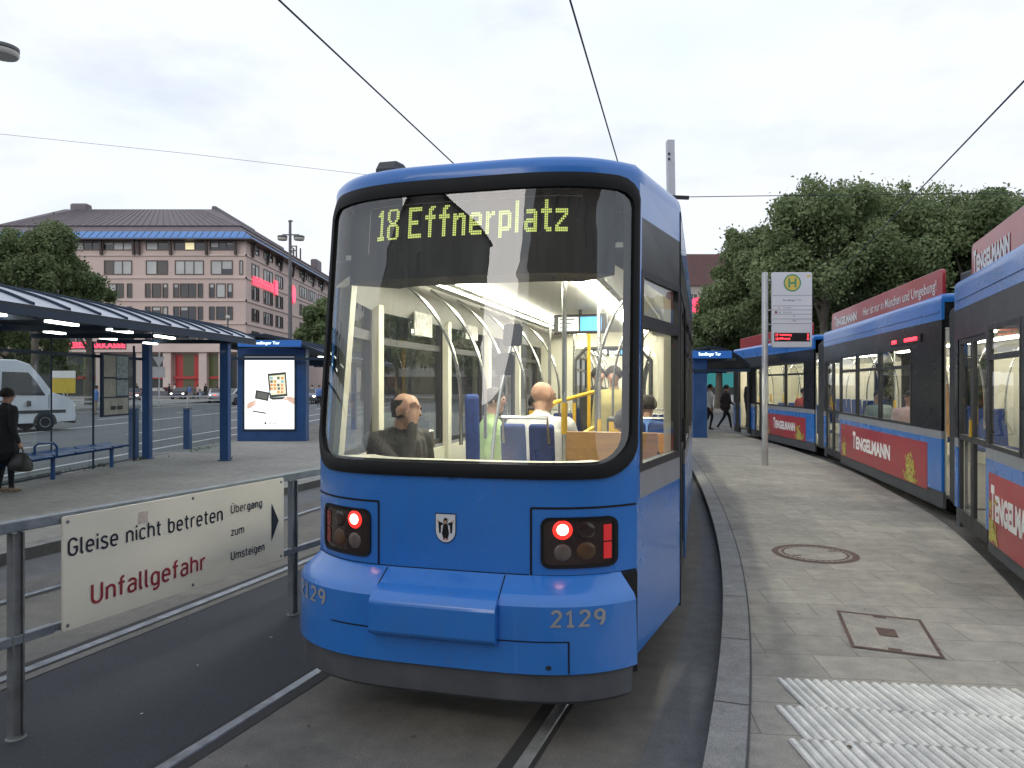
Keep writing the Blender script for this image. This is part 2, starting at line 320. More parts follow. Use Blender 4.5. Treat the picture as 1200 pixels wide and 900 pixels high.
def ground_mat(name, base, dark, rough=0.85, spots=None, bump=0.4, grain=.22, gs=150.0):
    if name in MATS: return MATS[name]
    m = bpy.data.materials.new(name); m.use_nodes = True; t = m.node_tree; b = t.nodes['Principled BSDF']; MATS[name] = m
    N = t.nodes.new; Lk = t.links.new
    tcn = N('ShaderNodeTexCoord')
    def nz(s, d=6, r=0.6):
        n = N('ShaderNodeTexNoise'); n.inputs['Scale'].default_value = s; n.inputs['Detail'].default_value = d; n.inputs['Roughness'].default_value = r
        Lk(tcn.outputs['Object'], n.inputs['Vector']); return n
    a = nz(0.55); c = nz(6.0, 8, 0.7); g = nz(gs, 2)
    r1 = N('ShaderNodeValToRGB'); r1.color_ramp.elements[0].position = 0.32; r1.color_ramp.elements[1].position = 0.68
    r1.color_ramp.elements[0].color = (*dark, 1); r1.color_ramp.elements[1].color = (*base, 1); Lk(a.outputs['Fac'], r1.inputs['Fac'])
    r2 = N('ShaderNodeValToRGB'); r2.color_ramp.elements[0].position = 0.3; r2.color_ramp.elements[1].position = 0.7
    r2.color_ramp.elements[0].color = (.72, .72, .72, 1); r2.color_ramp.elements[1].color = (1.2, 1.19, 1.16, 1); Lk(c.outputs['Fac'], r2.inputs['Fac'])
    m1 = N('ShaderNodeMix'); m1.data_type = 'RGBA'; m1.blend_type = 'MULTIPLY'; m1.inputs[0].default_value = 1; Lk(r1.outputs['Color'], m1.inputs[6]); Lk(r2.outputs['Color'], m1.inputs[7])
    r3 = N('ShaderNodeValToRGB'); r3.color_ramp.elements[0].position = 0.35; r3.color_ramp.elements[1].position = 0.65
    r3.color_ramp.elements[0].color = (1 - grain,) * 3 + (1,); r3.color_ramp.elements[1].color = (1 + grain,) * 3 + (1,); Lk(g.outputs['Fac'], r3.inputs['Fac'])
    m2 = N('ShaderNodeMix'); m2.data_type = 'RGBA'; m2.blend_type = 'MULTIPLY'; m2.inputs[0].default_value = 1; Lk(m1.outputs[2], m2.inputs[6]); Lk(r3.outputs['Color'], m2.inputs[7])
    out = m2.outputs[2]
    vo = N('ShaderNodeTexVoronoi'); vo.inputs['Scale'].default_value = 2.3; Lk(tcn.outputs['Object'], vo.inputs['Vector'])   # dropped gum and stains
    r4 = N('ShaderNodeValToRGB'); r4.color_ramp.elements[0].position = 0.03; r4.color_ramp.elements[1].position = 0.06
    r4.color_ramp.elements[0].color = (.55, .55, .55, 1); r4.color_ramp.elements[1].color = (1, 1, 1, 1); Lk(vo.outputs['Distance'], r4.inputs['Fac'])
    m3 = N('ShaderNodeMix'); m3.data_type = 'RGBA'; m3.blend_type = 'MULTIPLY'; m3.inputs[0].default_value = 1; Lk(out, m3.inputs[6]); Lk(r4.outputs['Color'], m3.inputs[7]); out = m3.outputs[2]
    if spots:   # paving joints: (row height, brick width, rotation, mortar factor)
        mpn = N('ShaderNodeMapping'); mpn.inputs['Rotation'].default_value = (0, 0, spots[2]); Lk(tcn.outputs['Object'], mpn.inputs['Vector'])
        br = N('ShaderNodeTexBrick'); br.inputs['Scale'].default_value = 1; br.inputs['Row Height'].default_value = spots[0]; br.inputs['Brick Width'].default_value = spots[1]
        br.inputs['Mortar Size'].default_value = 0.006; br.inputs['Mortar Smooth'].default_value = 0.6; br.inputs['Bias'].default_value = 0
        br.inputs['Color1'].default_value = (.84, .84, .84, 1); br.inputs['Color2'].default_value = (1.1, 1.09, 1.07, 1); br.inputs['Mortar'].default_value = (spots[3],) * 3 + (1,)
        wob = nz(3.0, 3); wv = N('ShaderNodeVectorMath'); wv.operation = 'SCALE'; wv.inputs['Scale'].default_value = 0.02; Lk(wob.outputs['Color'], wv.inputs[0])
        av = N('ShaderNodeVectorMath'); Lk(mpn.outputs['Vector'], av.inputs[0]); Lk(wv.outputs['Vector'], av.inputs[1]); Lk(av.outputs['Vector'], br.inputs['Vector'])
        m4 = N('ShaderNodeMix'); m4.data_type = 'RGBA'; m4.blend_type = 'MULTIPLY'; m4.inputs[0].default_value = 0.85; Lk(out, m4.inputs[6]); Lk(br.outputs['Color'], m4.inputs[7]); out = m4.outputs[2]
    Lk(out, b.inputs['Base Color'])
    mr = N('ShaderNodeMapRange'); mr.inputs['To Min'].default_value = rough - .12; mr.inputs['To Max'].default_value = min(1, rough + .1); Lk(c.outputs['Fac'], mr.inputs['Value']); Lk(mr.outputs['Result'], b.inputs['Roughness'])
    bn = N('ShaderNodeBump'); bn.inputs['Strength'].default_value = bump * 1.4; bn.inputs['Distance'].default_value = 0.008; Lk(g.outputs['Fac'], bn.inputs['Height']); Lk(bn.outputs['Normal'], b.inputs['Normal'])
    return m
m_road = ground_mat('road asphalt', (.135, .14, .15), (.105, .11, .12), 0.8)
m_median = ground_mat('dark asphalt', (.030, .034, .043), (.019, .022, .029), 0.78, grain=.42)
m_bed = ground_mat('track paving', (.158, .148, .138), (.108, .103, .098), 0.88, grain=.36)
m_pave = ground_mat('platform paving', (.335, .313, .283), (.248, .236, .217), 0.82, spots=(.375, .58, R(6), .5))
m_pave_l = ground_mat('far platform asphalt', (.34, .325, .30), (.25, .24, .225), 0.85)
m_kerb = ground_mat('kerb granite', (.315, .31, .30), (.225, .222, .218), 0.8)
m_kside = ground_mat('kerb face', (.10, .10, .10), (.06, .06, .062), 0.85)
m_steel = pm('rail steel', (.27, .285, .32), .45, .85, .35, 9)
m_groove = pm('rail groove', (.022, .022, .024), .8, 0, .3, 8)
m_line = pm('road paint', (.62, .63, .62), .7, 0, .2, 5)

g = MB(); g.poly([(-700, -120, ROAD - .004), (700, -120, ROAD - .004), (700, 1000, ROAD - .004), (-700, 1000, ROAD - .004)])
struct(g.build('ground', m_road))
for nm, c, wd in (('track_bed', C1, 1.35), ('track_bed', C2, 1.25), ('track_bed', C3, 1.35)):
    b = MB(); strip(b, offset(c, -wd), offset(c, wd), ROAD); struct(b.build(nm, m_bed))
GA = 0.79
def rails(c, nm):
    b = MB()
    for s in (-1, 1):
        e = lambda d: offset(c, s * GA + d)
        strip(b, e(-.085), e(.085), ROAD + .004, 1)          # dark joint and groove
        hi = s * -1
        a0, a1 = (-.005, .052) if s > 0 else (-.052, .005)
        strip(b, e(a0), e(a1), ROAD + .010, 0); strip(b, e(a0 - .006), e(a0), ROAD + .004, 0, ROAD + .010); strip(b, e(a1), e(a1 + .006), ROAD + .010, 0, ROAD + .004)
    struct(b.build(nm, [m_steel, m_groove]))
rails(C1, 'tram_rails'); rails(C2, 'tram_rails'); rails(C3, 'tram_rails')
# dark asphalt strip between the two tracks
n1_ = offset(C2, GA + .16); n2_ = offset(C1, -GA - .09); b = MB(); n = 130
i1 = [p for p in n1_ if -5 < p.y < 26]; i2 = [p for p in n2_ if -5 < p.y < 26]
def at_y(c, y):
    for a, d in zip(c, c[1:]):
        if a.y <= y <= d.y: return a.lerp(d, (y - a.y) / max(1e-6, d.y - a.y))
    return c[-1] if y > c[-1].y else c[0]
ys = [-4.5 + .5 * k for k in range(70)]
strip(b, [at_y(n1_, y) for y in ys], [at_y(n2_, y) for y in ys], ROAD + .002); struct(b.build('asphalt_strip', m_median))
b = MB(); strip(b, [at_y(n1_, y) + Vector((-.05, 0, 0)) for y in ys], [at_y(n1_, y) + Vector((.03, 0, 0)) for y in ys], ROAD + .006); struct(b.build('strip_edging', m_bed))
# platforms
ys = [-2.5 + .5 * k for k in range(95)]
def platform(nm, lf, rt, mt, kerbs, kw=.19):
    b = MB(); l = [at_y(lf, y) for y in ys]; r = [at_y(rt, y) for y in ys]
    li = offset(l, kw) if 'l' in kerbs else l; ri = offset(r, -kw) if 'r' in kerbs else r
    b2 = MB(); strip(b, li, ri, 0); struct(b.build(nm, mt))
    k = MB(); uv = []
    for side, o_, i_ in (('l', l, li), ('r', r, ri)):
        if side in kerbs:
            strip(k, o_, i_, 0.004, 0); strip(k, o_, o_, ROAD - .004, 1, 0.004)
            acc = 0
            for a, d in zip(range(len(o_) - 1), range(1, len(o_))):   # joints between the kerb stones
                acc += (o_[d] - o_[a]).length
                if acc > .95:
                    acc = 0; tdir = (o_[d] - o_[a]).normalized() * .005
                    k.poly([o_[a] - tdir + Vector((0, 0, .006)), o_[a] + tdir + Vector((0, 0, .006)), i_[a] + tdir + Vector((0, 0, .006)), i_[a] - tdir + Vector((0, 0, .006))], 1)
            sd = 1 if side == 'l' else -1
            strip(k, offset(i_, -.006 * sd), offset(i_, .006 * sd), .0065, 1)
    if 'r' not in kerbs: strip(k, r, r, ROAD - .004, 1, 0.0)
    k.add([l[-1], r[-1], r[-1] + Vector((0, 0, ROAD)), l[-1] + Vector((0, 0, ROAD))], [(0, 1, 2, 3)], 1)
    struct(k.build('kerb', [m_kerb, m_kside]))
platform('platform', K1, K2, m_pave, 'l')
KL = curve([(-10.2, -4), (-9.6, 6), (-9.15, 12), (-8.9, 17), (-8.6, 26), (-8.2, 45)], 4)
platform('platform', KL, K3, m_pave_l, 'lr')
# lane lines and a far pavement
b = MB()
def line_seg(x0, y0, x1, y1, w): b.bar((x0, y0, ROAD + .001), (x1, y1, ROAD + .001), w, .004)
for k in range(12):
    line_seg(-14.2 - .1 * k, 18 + 9 * k, -14.25 - .1 * k, 22.5 + 9 * k, .13); line_seg(-21.5 - .1 * k, 20 + 9 * k, -21.55 - .1 * k, 24 + 9 * k, .13)
line_seg(-18.2, 10, -19.3, 80, .16); line_seg(-10.4, 6, -10.0, 60, .13); line_seg(-11.6, 14, -12.4, 80, .12); line_seg(-28, 30, -28.4, 80, .14)
line_seg(-34, 84, -8, 84, .5)
struct(b.build('road_markings', m_line))
b = MB(); b.box((-120, 88, ROAD - .05), (-9, 99.6, 0.02)); b.box((-60, 30, ROAD - .05), (-30.5, 82, 0.02)); struct(b.build('pavement', m_pave_l))
b = MB(); b.box((12, 46, ROAD - .05), (90, 119, 0.0)); struct(b.build('pavement', m_pave_l))

# ribbed white guidance tiles let into the platform
m_tile = ground_mat('guidance tile', (.74, .73, .71), (.60, .59, .575), 0.6, bump=.15, grain=.10)
rowd = Vector((1, -.115, 0)).normalized(); grd = Vector((-.045, 1, 0)).normalized()
tp = MB(); TW = .38; nrib = 7
for i, (sx, sy, first, ln) in enumerate(((1.563, 4.287, .15, 1.33), (1.422, 3.925, .38, 1.9), (1.35, 3.555, .33, 1.9), (1.27, 3.19, .2, 1.9), (1.17, 2.83, .38, 1.9))):
    o = Vector((sx, sy, 0)); x = 0.0; wdt = first
    while x < ln - .02:
        e = min(wdt, ln - x); nr = max(2, round(e / TW * nrib)); g0 = .004
        prof = []
        for k in range(nr):
            u0 = x + g0 + (e - 2 * g0) * k / nr; du = (e - 2 * g0) / nr
            prof += [(u0, .004), (u0 + du * .14, .015), (u0 + du * .52, .015), (u0 + du * .68, .004)]
        prof.append((x + e - g0, .004))
        A = [o + rowd * a + Vector((0, 0, z)) for a, z in prof]; B = [p - grd * (TW - .005) for p in A]
        lo_ = lambda P: [Vector((p.x, p.y, .0026)) for p in P]
        q0_ = len(tp.f); tp.loops([lo_(A), A, B, lo_(B)], 0, False)
        for i_ in range(q0_, len(tp.f)):
            zs_ = [tp.v[j][2] for j in tp.f[i_]]
            if max(zs_) < .005: tp.m[i_] = 2  # groove floors get a darker tone: groove shading put into the colour
        tp.poly([o + rowd * x + Vector((0, 0, .0025)), o + rowd * (x + e) + Vector((0, 0, .0025)), o + rowd * (x + e) - grd * TW + Vector((0, 0, .0025)), o + rowd * x - grd * TW + Vector((0, 0, .0025))], 1); x += e; wdt = TW
    if i < 3:
        pass
tb = MB(); o = Vector((1.563, 4.287, .002))
struct(tp.build('tactile_paving', [m_tile, m_kerb, ground_mat('guidance tile groove shade', (.42, .41, .39), (.33, .325, .31), .8, grain=.1)]))

# bits of litter and dry leaves
rg = random.Random(17); b = MB()
for k in range(150):
    y = rg.uniform(2.5, 13); which = rg.random()
    c = at_y(offset(C1, 0), y)
    if which < .4: x, z = c.x - GA - .2 - rg.uniform(0, 1.1), ROAD + .008
    elif which < .6: x, z = c.x + rg.uniform(-.7, 1.2), ROAD + .008
    else: x, z = at_y(K1, y).x + rg.uniform(.05, 2.2), .010
    r = rg.uniform(.004, .013); a = rg.uniform(0, 6.28); n = rg.choice((3, 4, 5)); b.poly([(x + r * math.cos(a + 6.28 * i / n) * rg.uniform(.6, 1.4), y + r * math.sin(a + 6.28 * i / n), z + rg.uniform(0, .004)) for i in range(n)], 0 if rg.random() < .35 else 1)
o = b.build('litter', [pm('paper scraps', (.42, .41, .38), .8, 0, .2, 9), pm('dry leaf bits', (.07, .05, .03), .9, 0, .4, 9)]); o['label'] = 'tiny scraps of litter and dry leaf on asphalt and paving'; o['category'] = 'litter'; o['kind'] = 'stuff'
# ---------------------------------------------------------------- trams: shared builders
m_blue = pm('tram blue paint', (.022, .172, .56), .26, 0, .05, 2.5, coat=.5)
m_blued = pm('tram roof blue', (.024, .18, .58), .28, 0, .08, 2.5, coat=.3)
m_grey = pm('tram grey band', (.26, .27, .29), .4, 0, .08, 3)
m_skirt = pm('tram skirt', (.075, .08, .09), .6, 0, .25, 5)
m_blk = pm('black glass panel', (.010, .011, .013), .28, 0, .1, 4, spec=.18)
m_rub = pm('black rubber', (.009, .009, .010), .6, 0, .2, 8, spec=.25)
m_cream = pm('interior cream panel', (.70, .67, .54), .5, 0, .06, 3)
m_ceil = pm('interior ceiling', (.80, .79, .73), .5, 0, .03, 3)
m_floor = pm('tram floor', (.16, .15, .13), .6, 0, .15, 20)
m_wood = pm('wooden partition', (.50, .27, .10), .45, 0, .15, 4, stretch=(1, 1, 9))
m_seat = pm('blue seat fabric', (.03, .06, .22), .85, 0, .25, 25)
m_steelp = pm('steel handrail', (.70, .70, .68), .25, 1.0, .1, 6)
m_yel = pm('yellow handrail', (.75, .45, .03), .4, 0, .1, 6)
m_gang = pm('gangway rubber', (.055, .058, .062), .7, 0, .2, 7)
m_roofk = pm('roof equipment', (.05, .055, .06), .6, 0, .2, 3)
m_tube = em('lit ceiling strip', (1.0, .955, .80), 42.0)
m_tube2 = em('lit ceiling strip dim', (1.0, .95, .80), 20.0)
m_red_ad = pm('red advert panel', (.38, .018, .028), .35, 0, .1, 3, coat=.3)
m_white = pm('white lettering', (.80, .79, .77), .5, 0, .03, 4)
m_leafy = pm('advert leaves', (.50, .46, .10), .5, 0, .45, 30)
m_redl = em('red lamp lit', (1.0, .03, .05), 3.5)
m_screen = em('info screen blue', (.10, .38, .85), 1.0)
m_screenw = em('info screen pale', (.62, .70, .66), .75)
m_dark = pm('dark plastic', (.02, .02, .022), .5, 0, .15, 6)
g_side = glass('tram side glass', (.86, .89, .87), 1.45)
def soil(m, amt=.35):
    t = m.node_tree; b = t.nodes['Principled BSDF']; src = b.inputs['Base Color'].links[0].from_socket; N = t.nodes.new; Lk = t.links.new
    tcn = N('ShaderNodeTexCoord'); mpn = N('ShaderNodeMapping'); mpn.inputs['Scale'].default_value = (7, 7, 1.1); Lk(tcn.outputs['Object'], mpn.inputs['Vector'])
    nz = N('ShaderNodeTexNoise'); nz.inputs['Scale'].default_value = 2.2; nz.inputs['Detail'].default_value = 9; nz.inputs['Roughness'].default_value = .7; Lk(mpn.outputs['Vector'], nz.inputs['Vector'])
    mr = N('ShaderNodeMapRange'); mr.inputs['From Min'].default_value = .46; mr.inputs['From Max'].default_value = .78; mr.inputs['To Max'].default_value = amt; Lk(nz.outputs['Fac'], mr.inputs['Value'])
    mx = N('ShaderNodeMix'); mx.data_type = 'RGBA'; Lk(mr.outputs['Result'], mx.inputs[0]); Lk(src, mx.inputs[6]); mx.inputs[7].default_value = (.10, .10, .095, 1)
    vo = N('ShaderNodeTexVoronoi'); vo.inputs['Scale'].default_value = 26; Lk(tcn.outputs['Object'], vo.inputs['Vector'])   # chips and specks
    rp = N('ShaderNodeValToRGB'); rp.color_ramp.elements[0].position = .035; rp.color_ramp.elements[1].position = .06; rp.color_ramp.elements[0].color = (.5, .5, .5, 1); rp.color_ramp.elements[1].color = (1, 1, 1, 1); Lk(vo.outputs['Distance'], rp.inputs['Fac'])
    m2 = N('ShaderNodeMix'); m2.data_type = 'RGBA'; m2.blend_type = 'MULTIPLY'; m2.inputs[0].default_value = .6; Lk(mx.outputs[2], m2.inputs[6]); Lk(rp.outputs['Color'], m2.inputs[7]); Lk(m2.outputs[2], b.inputs['Base Color'])
soil(m_blue, .16); soil(m_skirt, .5); soil(m_red_ad, .18); soil(m_grey, .3)
class Frame:
    def __init__(s, o, ang):
        s.o = Vector(o); s.a = ang; s.u = Vector((math.sin(ang), math.cos(ang), 0)); s.r = Vector((math.cos(ang), -math.sin(ang), 0))
    def P(s, r, t, z): return s.o + s.r * r + s.u * t + Vector((0, 0, z))
    def M(s): return TM(s.o, s.r, s.u, Vector((0, 0, 1)))
def panel(mb, f, r, s0, s1, z0, z1, th=.03, m=0, sgn=1):
    """a slab in the side wall: outer face at r*sgn"""
    mb.box((min(sgn * r, sgn * (r - th)), s0, z0), (max(sgn * r, sgn * (r - th)), s1, z1), m, f.M())
def framed_window(root, f, r, s0, s1, z0, z1, sgn, trans=None):
    fr = MB(); t = .045; d = .02
    fr.box((min(sgn*(r+.004), sgn*(r-.04)), s0, z0), (max(sgn*(r+.004), sgn*(r-.04)), s0 + t, z1), 0, f.M())
    fr.box((min(sgn*(r+.004), sgn*(r-.04)), s1 - t, z0), (max(sgn*(r+.004), sgn*(r-.04)), s1, z1), 0, f.M())
    for a, b in ((z0, z0 + t), (z1 - t, z1)) + (((trans - t * .6, trans + t * .6),) if trans else ()):
        fr.box((min(sgn*(r+.002), sgn*(r-.038)), s0 + t, a), (max(sgn*(r+.002), sgn*(r-.038)), s1 - t, b), 0, f.M())
    o = fr.build('window', m_dark, root)
    p = MB(); x = sgn * (r - .012); p.poly([f.P(x, s0 + t, z0 + t), f.P(x, s1 - t, z0 + t), f.P(x, s1 - t, z1 - t), f.P(x, s0 + t, z1 - t)]); p.build('pane', g_side, o)
    return o
def tram_door(root, f, r, s0, s1, z0, z1, sgn):
    d = MB(); t = .06; rr = r - .012; mid = (s0 + s1) / 2; zm = z0 + (z1 - z0) * .47
    def bx(a, b, c, e, in_=0): d.box((min(sgn*rr, sgn*(rr-.04)), a, c), (max(sgn*rr, sgn*(rr-.04)), b, e), 0, f.M())
    for a, b in ((s0, mid - .006), (mid + .006, s1)):
        bx(a, a + t, z0, z1); bx(b - t, b, z0, z1); bx(a + t, b - t, z0, z0 + .16); bx(a + t, b - t, z1 - t, z1); bx(a + t, b - t, zm - .035, zm + .035)
    o = d.build('door', m_dark, root)
    p = MB(); x = sgn * (rr - .02)
    for a, b in ((s0 + t, mid - t), (mid + t, s1 - t)):
        for c, e in ((z0 + .16, zm - .035), (zm + .035, z1 - t)): p.poly([f.P(x, a, c), f.P(x, b, c), f.P(x, b, e), f.P(x, a, e)])
    p.build('pane', g_side, o)
    h = MB(); h.box((min(sgn*(rr+.02), sgn*rr), mid + .012, zm + .03), (max(sgn*(rr+.02), sgn*rr), mid + .04, zm + .22), 0, f.M()); h.build('handle', m_yel if root.name.endswith('001') else m_dark, o)
    return o
def roof_loops(outline, z0, mb, m=0, m2=1, flat=.0):
    """round a roof over a closed plan outline (list of 2D place points, counter-clockwise)"""
    def inset(pl, d):
        n = len(pl); o = []
        for i in range(n):
            a, b, c = pl[i - 1], pl[i], pl[(i + 1) % n]; e1 = (b - a); e2 = (c - b)
            t = (e1.normalized() if e1.length > 1e-6 else Vector((0, 0, 0))) + (e2.normalized() if e2.length > 1e-6 else Vector((0, 0, 0)))
            t.normalize(); o.append(b + Vector((-t.y, t.x, 0)) * d)
        return o
    L = []
    for d, z in ((0, 0), (0, .045), (.010, .078), (.032, .104), (.075, .120), (.16, .130), (.36, .14)):
        L.append([Vector((p.x, p.y, z0 + z)) for p in inset(outline, d)])
    mb.loops(L, m, True, False, True)
def seat_pair(mb, f, r0, r1, s, zf, facing=1, m=0):
    """double seat: cushion and tall back; facing +1 looks along the tram"""
    d = .40 * facing; n = 2
    for k in range(n):
        a = lerp(r0, r1, k / n) + .012; b = lerp(r0, r1, (k + 1) / n) - .012
        mb.box((a, min(s, s + d), zf + .36), (b, max(s, s + d), zf + .45), m, f.M())
        P = [f.P(a, s + .0 * facing, zf + .42), f.P(a, s - .05 * facing, zf + .42), f.P(a, s - .16 * facing, zf + 1.08), f.P(a, s - .11 * facing, zf + 1.10)]
        mb.prism(P, f.r * (b - a), m)
def section(root, f, s0, s1, w, zs, fl, fr_, ads=(), light=True, mtube=None, seats=True, seat_side=(-1, 1), name_ad=None, zf=.24, ceil=2.50, roof=True, lowleft=None):
    """one car body along a frame. zs: window bottom, window top, transom. fl, fr_: lists of (kind, s0, s1) on each side"""
    zb, zt, zm = zs
    body = MB(); band = MB(); belt = MB(); skirt = MB()
    for sgn, feats in ((-1, fl), (1, fr_)):
        cur = s0
        for kind, a, b in sorted(feats, key=lambda q: q[1]) + [('end', s1, s1)]:
            if a > cur + .01: panel(band, f, w, cur, a, zb, zt, .04, 0, sgn)
            if kind in ('door', 'open'):
                pass
            cur = b
        doors = sorted([(a, b) for k, a, b in feats if k in ('door', 'open')]); cur = s0
        for a, b in doors + [(s1, s1)]:
            if a > cur + .01:
                panel(body, f, w, cur, a, .26, zb - .11, .04, 0, sgn); panel(belt, f, w, cur, a, zb - .11, zb, .04, 0, sgn); panel(skirt, f, w - .02, cur, a, .03, .26, .04, 0, sgn)
            cur = b
        for kind, a, b in feats:
            if kind == 'win': framed_window(root, f, w, a, b, zb, zt, sgn, zm)
            elif kind == 'door':
                tram_door(root, f, w, a, b, .10, zt - .06, sgn); panel(band, f, w, a, b, zt - .06, zt, .04, 0, sgn)
            elif kind == 'open': panel(band, f, w, a, b, zt - .06, zt, .04, 0, sgn)
        panel(band, f, w - .003, s0, s1, zt, 2.64, .04, 0, sgn); panel(body, f, w, s0, s1, 2.64, 2.88, .04, 1, sgn)
    body.build('body', [m_blue, m_blued], root); band.build('window_band', m_blk, root); belt.build('waist_band', m_grey, root); skirt.build('skirt', m_skirt, root)
    if roof:
        rf = MB(); out = [f.P(-w, s0, 0), f.P(w, s0, 0)] + [f.P(w, s0 + (s1 - s0) * k / 6, 0) for k in range(1, 7)] + [f.P(-w, s1 - (s1 - s0) * k / 6, 0) for k in range(0, 6)]
        roof_loops(out, 2.88, rf); rf.build('roof', m_blued, root, smooth=40)
    inn = MB(); X = f.M()
    inn.box((-w + .05, s0, zf - .05), (w - .05, s1, zf), 1, X); inn.box((-w + .05, s0, ceil), (w - .05, s1, ceil + .03), 0, X)
    for sgn in (-1, 1):
        dl = [(a, b) for k, a, b in (fl if sgn < 0 else fr_) if k in ('door', 'open')]; cur = s0
        for a, b in sorted(dl) + [(s1, s1)]:
            if a > cur + .02: inn.box((min(sgn*(w-.05), sgn*(w-.075)), cur, zf), (max(sgn*(w-.05), sgn*(w-.075)), a, zb - .02), 2, X)
            cur = b
        c1 = [f.P(sgn * (w - .055), 0, zt - .02), f.P(sgn * (w - .30), 0, ceil - .01), f.P(sgn * (w - .055), 0, ceil - .01)]
        inn.prism([p + f.u * s0 for p in c1], f.u * (s1 - s0), 0)
    for sgn in (-1, 1):
        cur = s0
        for kind, a, b in sorted(fl if sgn < 0 else fr_, key=lambda q: q[1]) + [('end', s1, s1)]:
            if a > cur + .2: inn.box((min(sgn*(w-.046), sgn*(w-.07)), cur + .02, zb - .02), (max(sgn*(w-.046), sgn*(w-.07)), a - .02, zt), 2, X)
            cur = b
    inn.build('interior_lining', [m_ceil, m_floor, m_cream], root)
    if light:
        for sgn in (-1, 1):
            lt = MB(); n = max(2, round((s1 - s0) / 1.5))
            for k in range(n):
                a = lerp(s0 + .2, s1 - .2, k / n); b = lerp(s0 + .2, s1 - .2, (k + 1) / n) - .10
                lt.box((sgn * .44 - .055, a, ceil - .035), (sgn * .44 + .055, b, ceil - .004), 0, X)
            lt.build('ceiling_light', mtube or m_tube2, root)
    return body
def grab_pole(mb, f, pts, r=.017, m=0): mb.tube([f.P(*p) for p in pts], r, 8, m)
def arc_rail(mb, f, sgn, s, zf, r_top=.62, r_bot=.38, z_top=2.46, z_bot=1.25, bow=.16, m=0):
    P = []
    for k in range(13):
        a = R(28 + 62 * k / 12); t = (math.sin(a) - math.sin(R(28))) / (1 - math.sin(R(28)))
        P.append((sgn * lerp(r_top, r_bot, t), s + .06 * t, z_bot + .3 + (z_top - z_bot - .3) * math.cos(a) / math.cos(R(28))))
    P.append((sgn * r_bot, s + .06, z_bot)); grab_pole(mb, f, P, .0135, m)
def gangway(root, fa, sa, fb, sb, w, z0=.12, z1=2.80, nf=7):
    """folded bellows between two car bodies"""
    L = []
    for k in range(nf * 2 + 1):
        t = k / (nf * 2); d = 0.0 if k % 2 else -.05
        prof = [(w + d, z0), (w + d, z1 - .12), (w + d - .12, z1 + d), (-w - d + .12, z1 + d), (-w - d, z1 - .12), (-w - d, z0)]
        L.append([fa.P(r, sa, z).lerp(fb.P(r, sb, z), t) for r, z in prof])
    b = MB(); b.loops(L, 0, False); b.build('gangway', m_gang, root)
    fl = MB(); fl.loops([[fa.P(-w + .1, sa, .24), fa.P(w - .1, sa, .24)], [fb.P(-w + .1, sb, .24), fb.P(w - .1, sb, .24)]], 0, False); fl.build('gangway_floor', m_floor, root)
def advert(root, f, r, sgn, s0, s1, z0, z1, body, tw, tx, leaves=True, seed=1):
    rnd = random.Random(seed); b = MB(); x = sgn * (r + .004)
    b.box((min(x, sgn * (r - .002)), s0, z0), (max(x, sgn * (r - .002)), s1, z1), 0, f.M()); o = b.build('advert_panel', m_red_ad, root)
    x2 = sgn * (r + .0065); rev = sgn < 0
    fn = (lambda u, v: f.P(x2, (s1 - u) if rev else (s0 + u), z0 + v)) if True else None
    if rev: pass
    t = MB(); H = z1 - z0
    if rev: add_text(t, body[0], fn, tw * .085, H * .50, 0, .05, 1.0, tx, H * .34); add_text(t, body[1:], fn, tw * .9, H * .38, 0, .05, 1.0, tx + tw * .1, H * .34)
    else: add_text(t, body[0], fn, tw * .085, H * .50, 0, .05, 1.0, tx, H * .34); add_text(t, body[1:], fn, tw * .9, H * .38, 0, .05, 1.0, tx + tw * .1, H * .34)
    t.build('lettering', m_white, o)
    if leaves:
        q = MB()
        for cx_, cnt, sp in ((.06, 60, .16), (.86, 120, .26)):
            for k in range(cnt):
                u = (s1 - s0) * cx_ + rnd.gauss(0, sp * .5); v = abs(rnd.gauss(0, .17)) * H * 1.4 + .03
                if not (.03 < u < s1 - s0 - .03) or v > H - .03: continue
                a = rnd.uniform(0, 6.28); l = rnd.uniform(.03, .075); wd = l * .4; c, s_ = math.cos(a), math.sin(a)
                pts = [(u + c * l, v + s_ * l), (u - s_ * wd, v + c * wd), (u - c * l, v - s_ * l), (u + s_ * wd, v - c * wd)]
                x3 = sgn * (r + .007 + .00003 * k); q.poly([f.P(x3, (s1 - min(max(a_, .01), s1 - s0 - .01)) if rev else s0 + min(max(a_, .01), s1 - s0 - .01), z0 + min(max(b_, .01), H - .01)) for a_, b_ in pts], 0)
        q.build('leaf_picture', m_leafy, o)
    return o
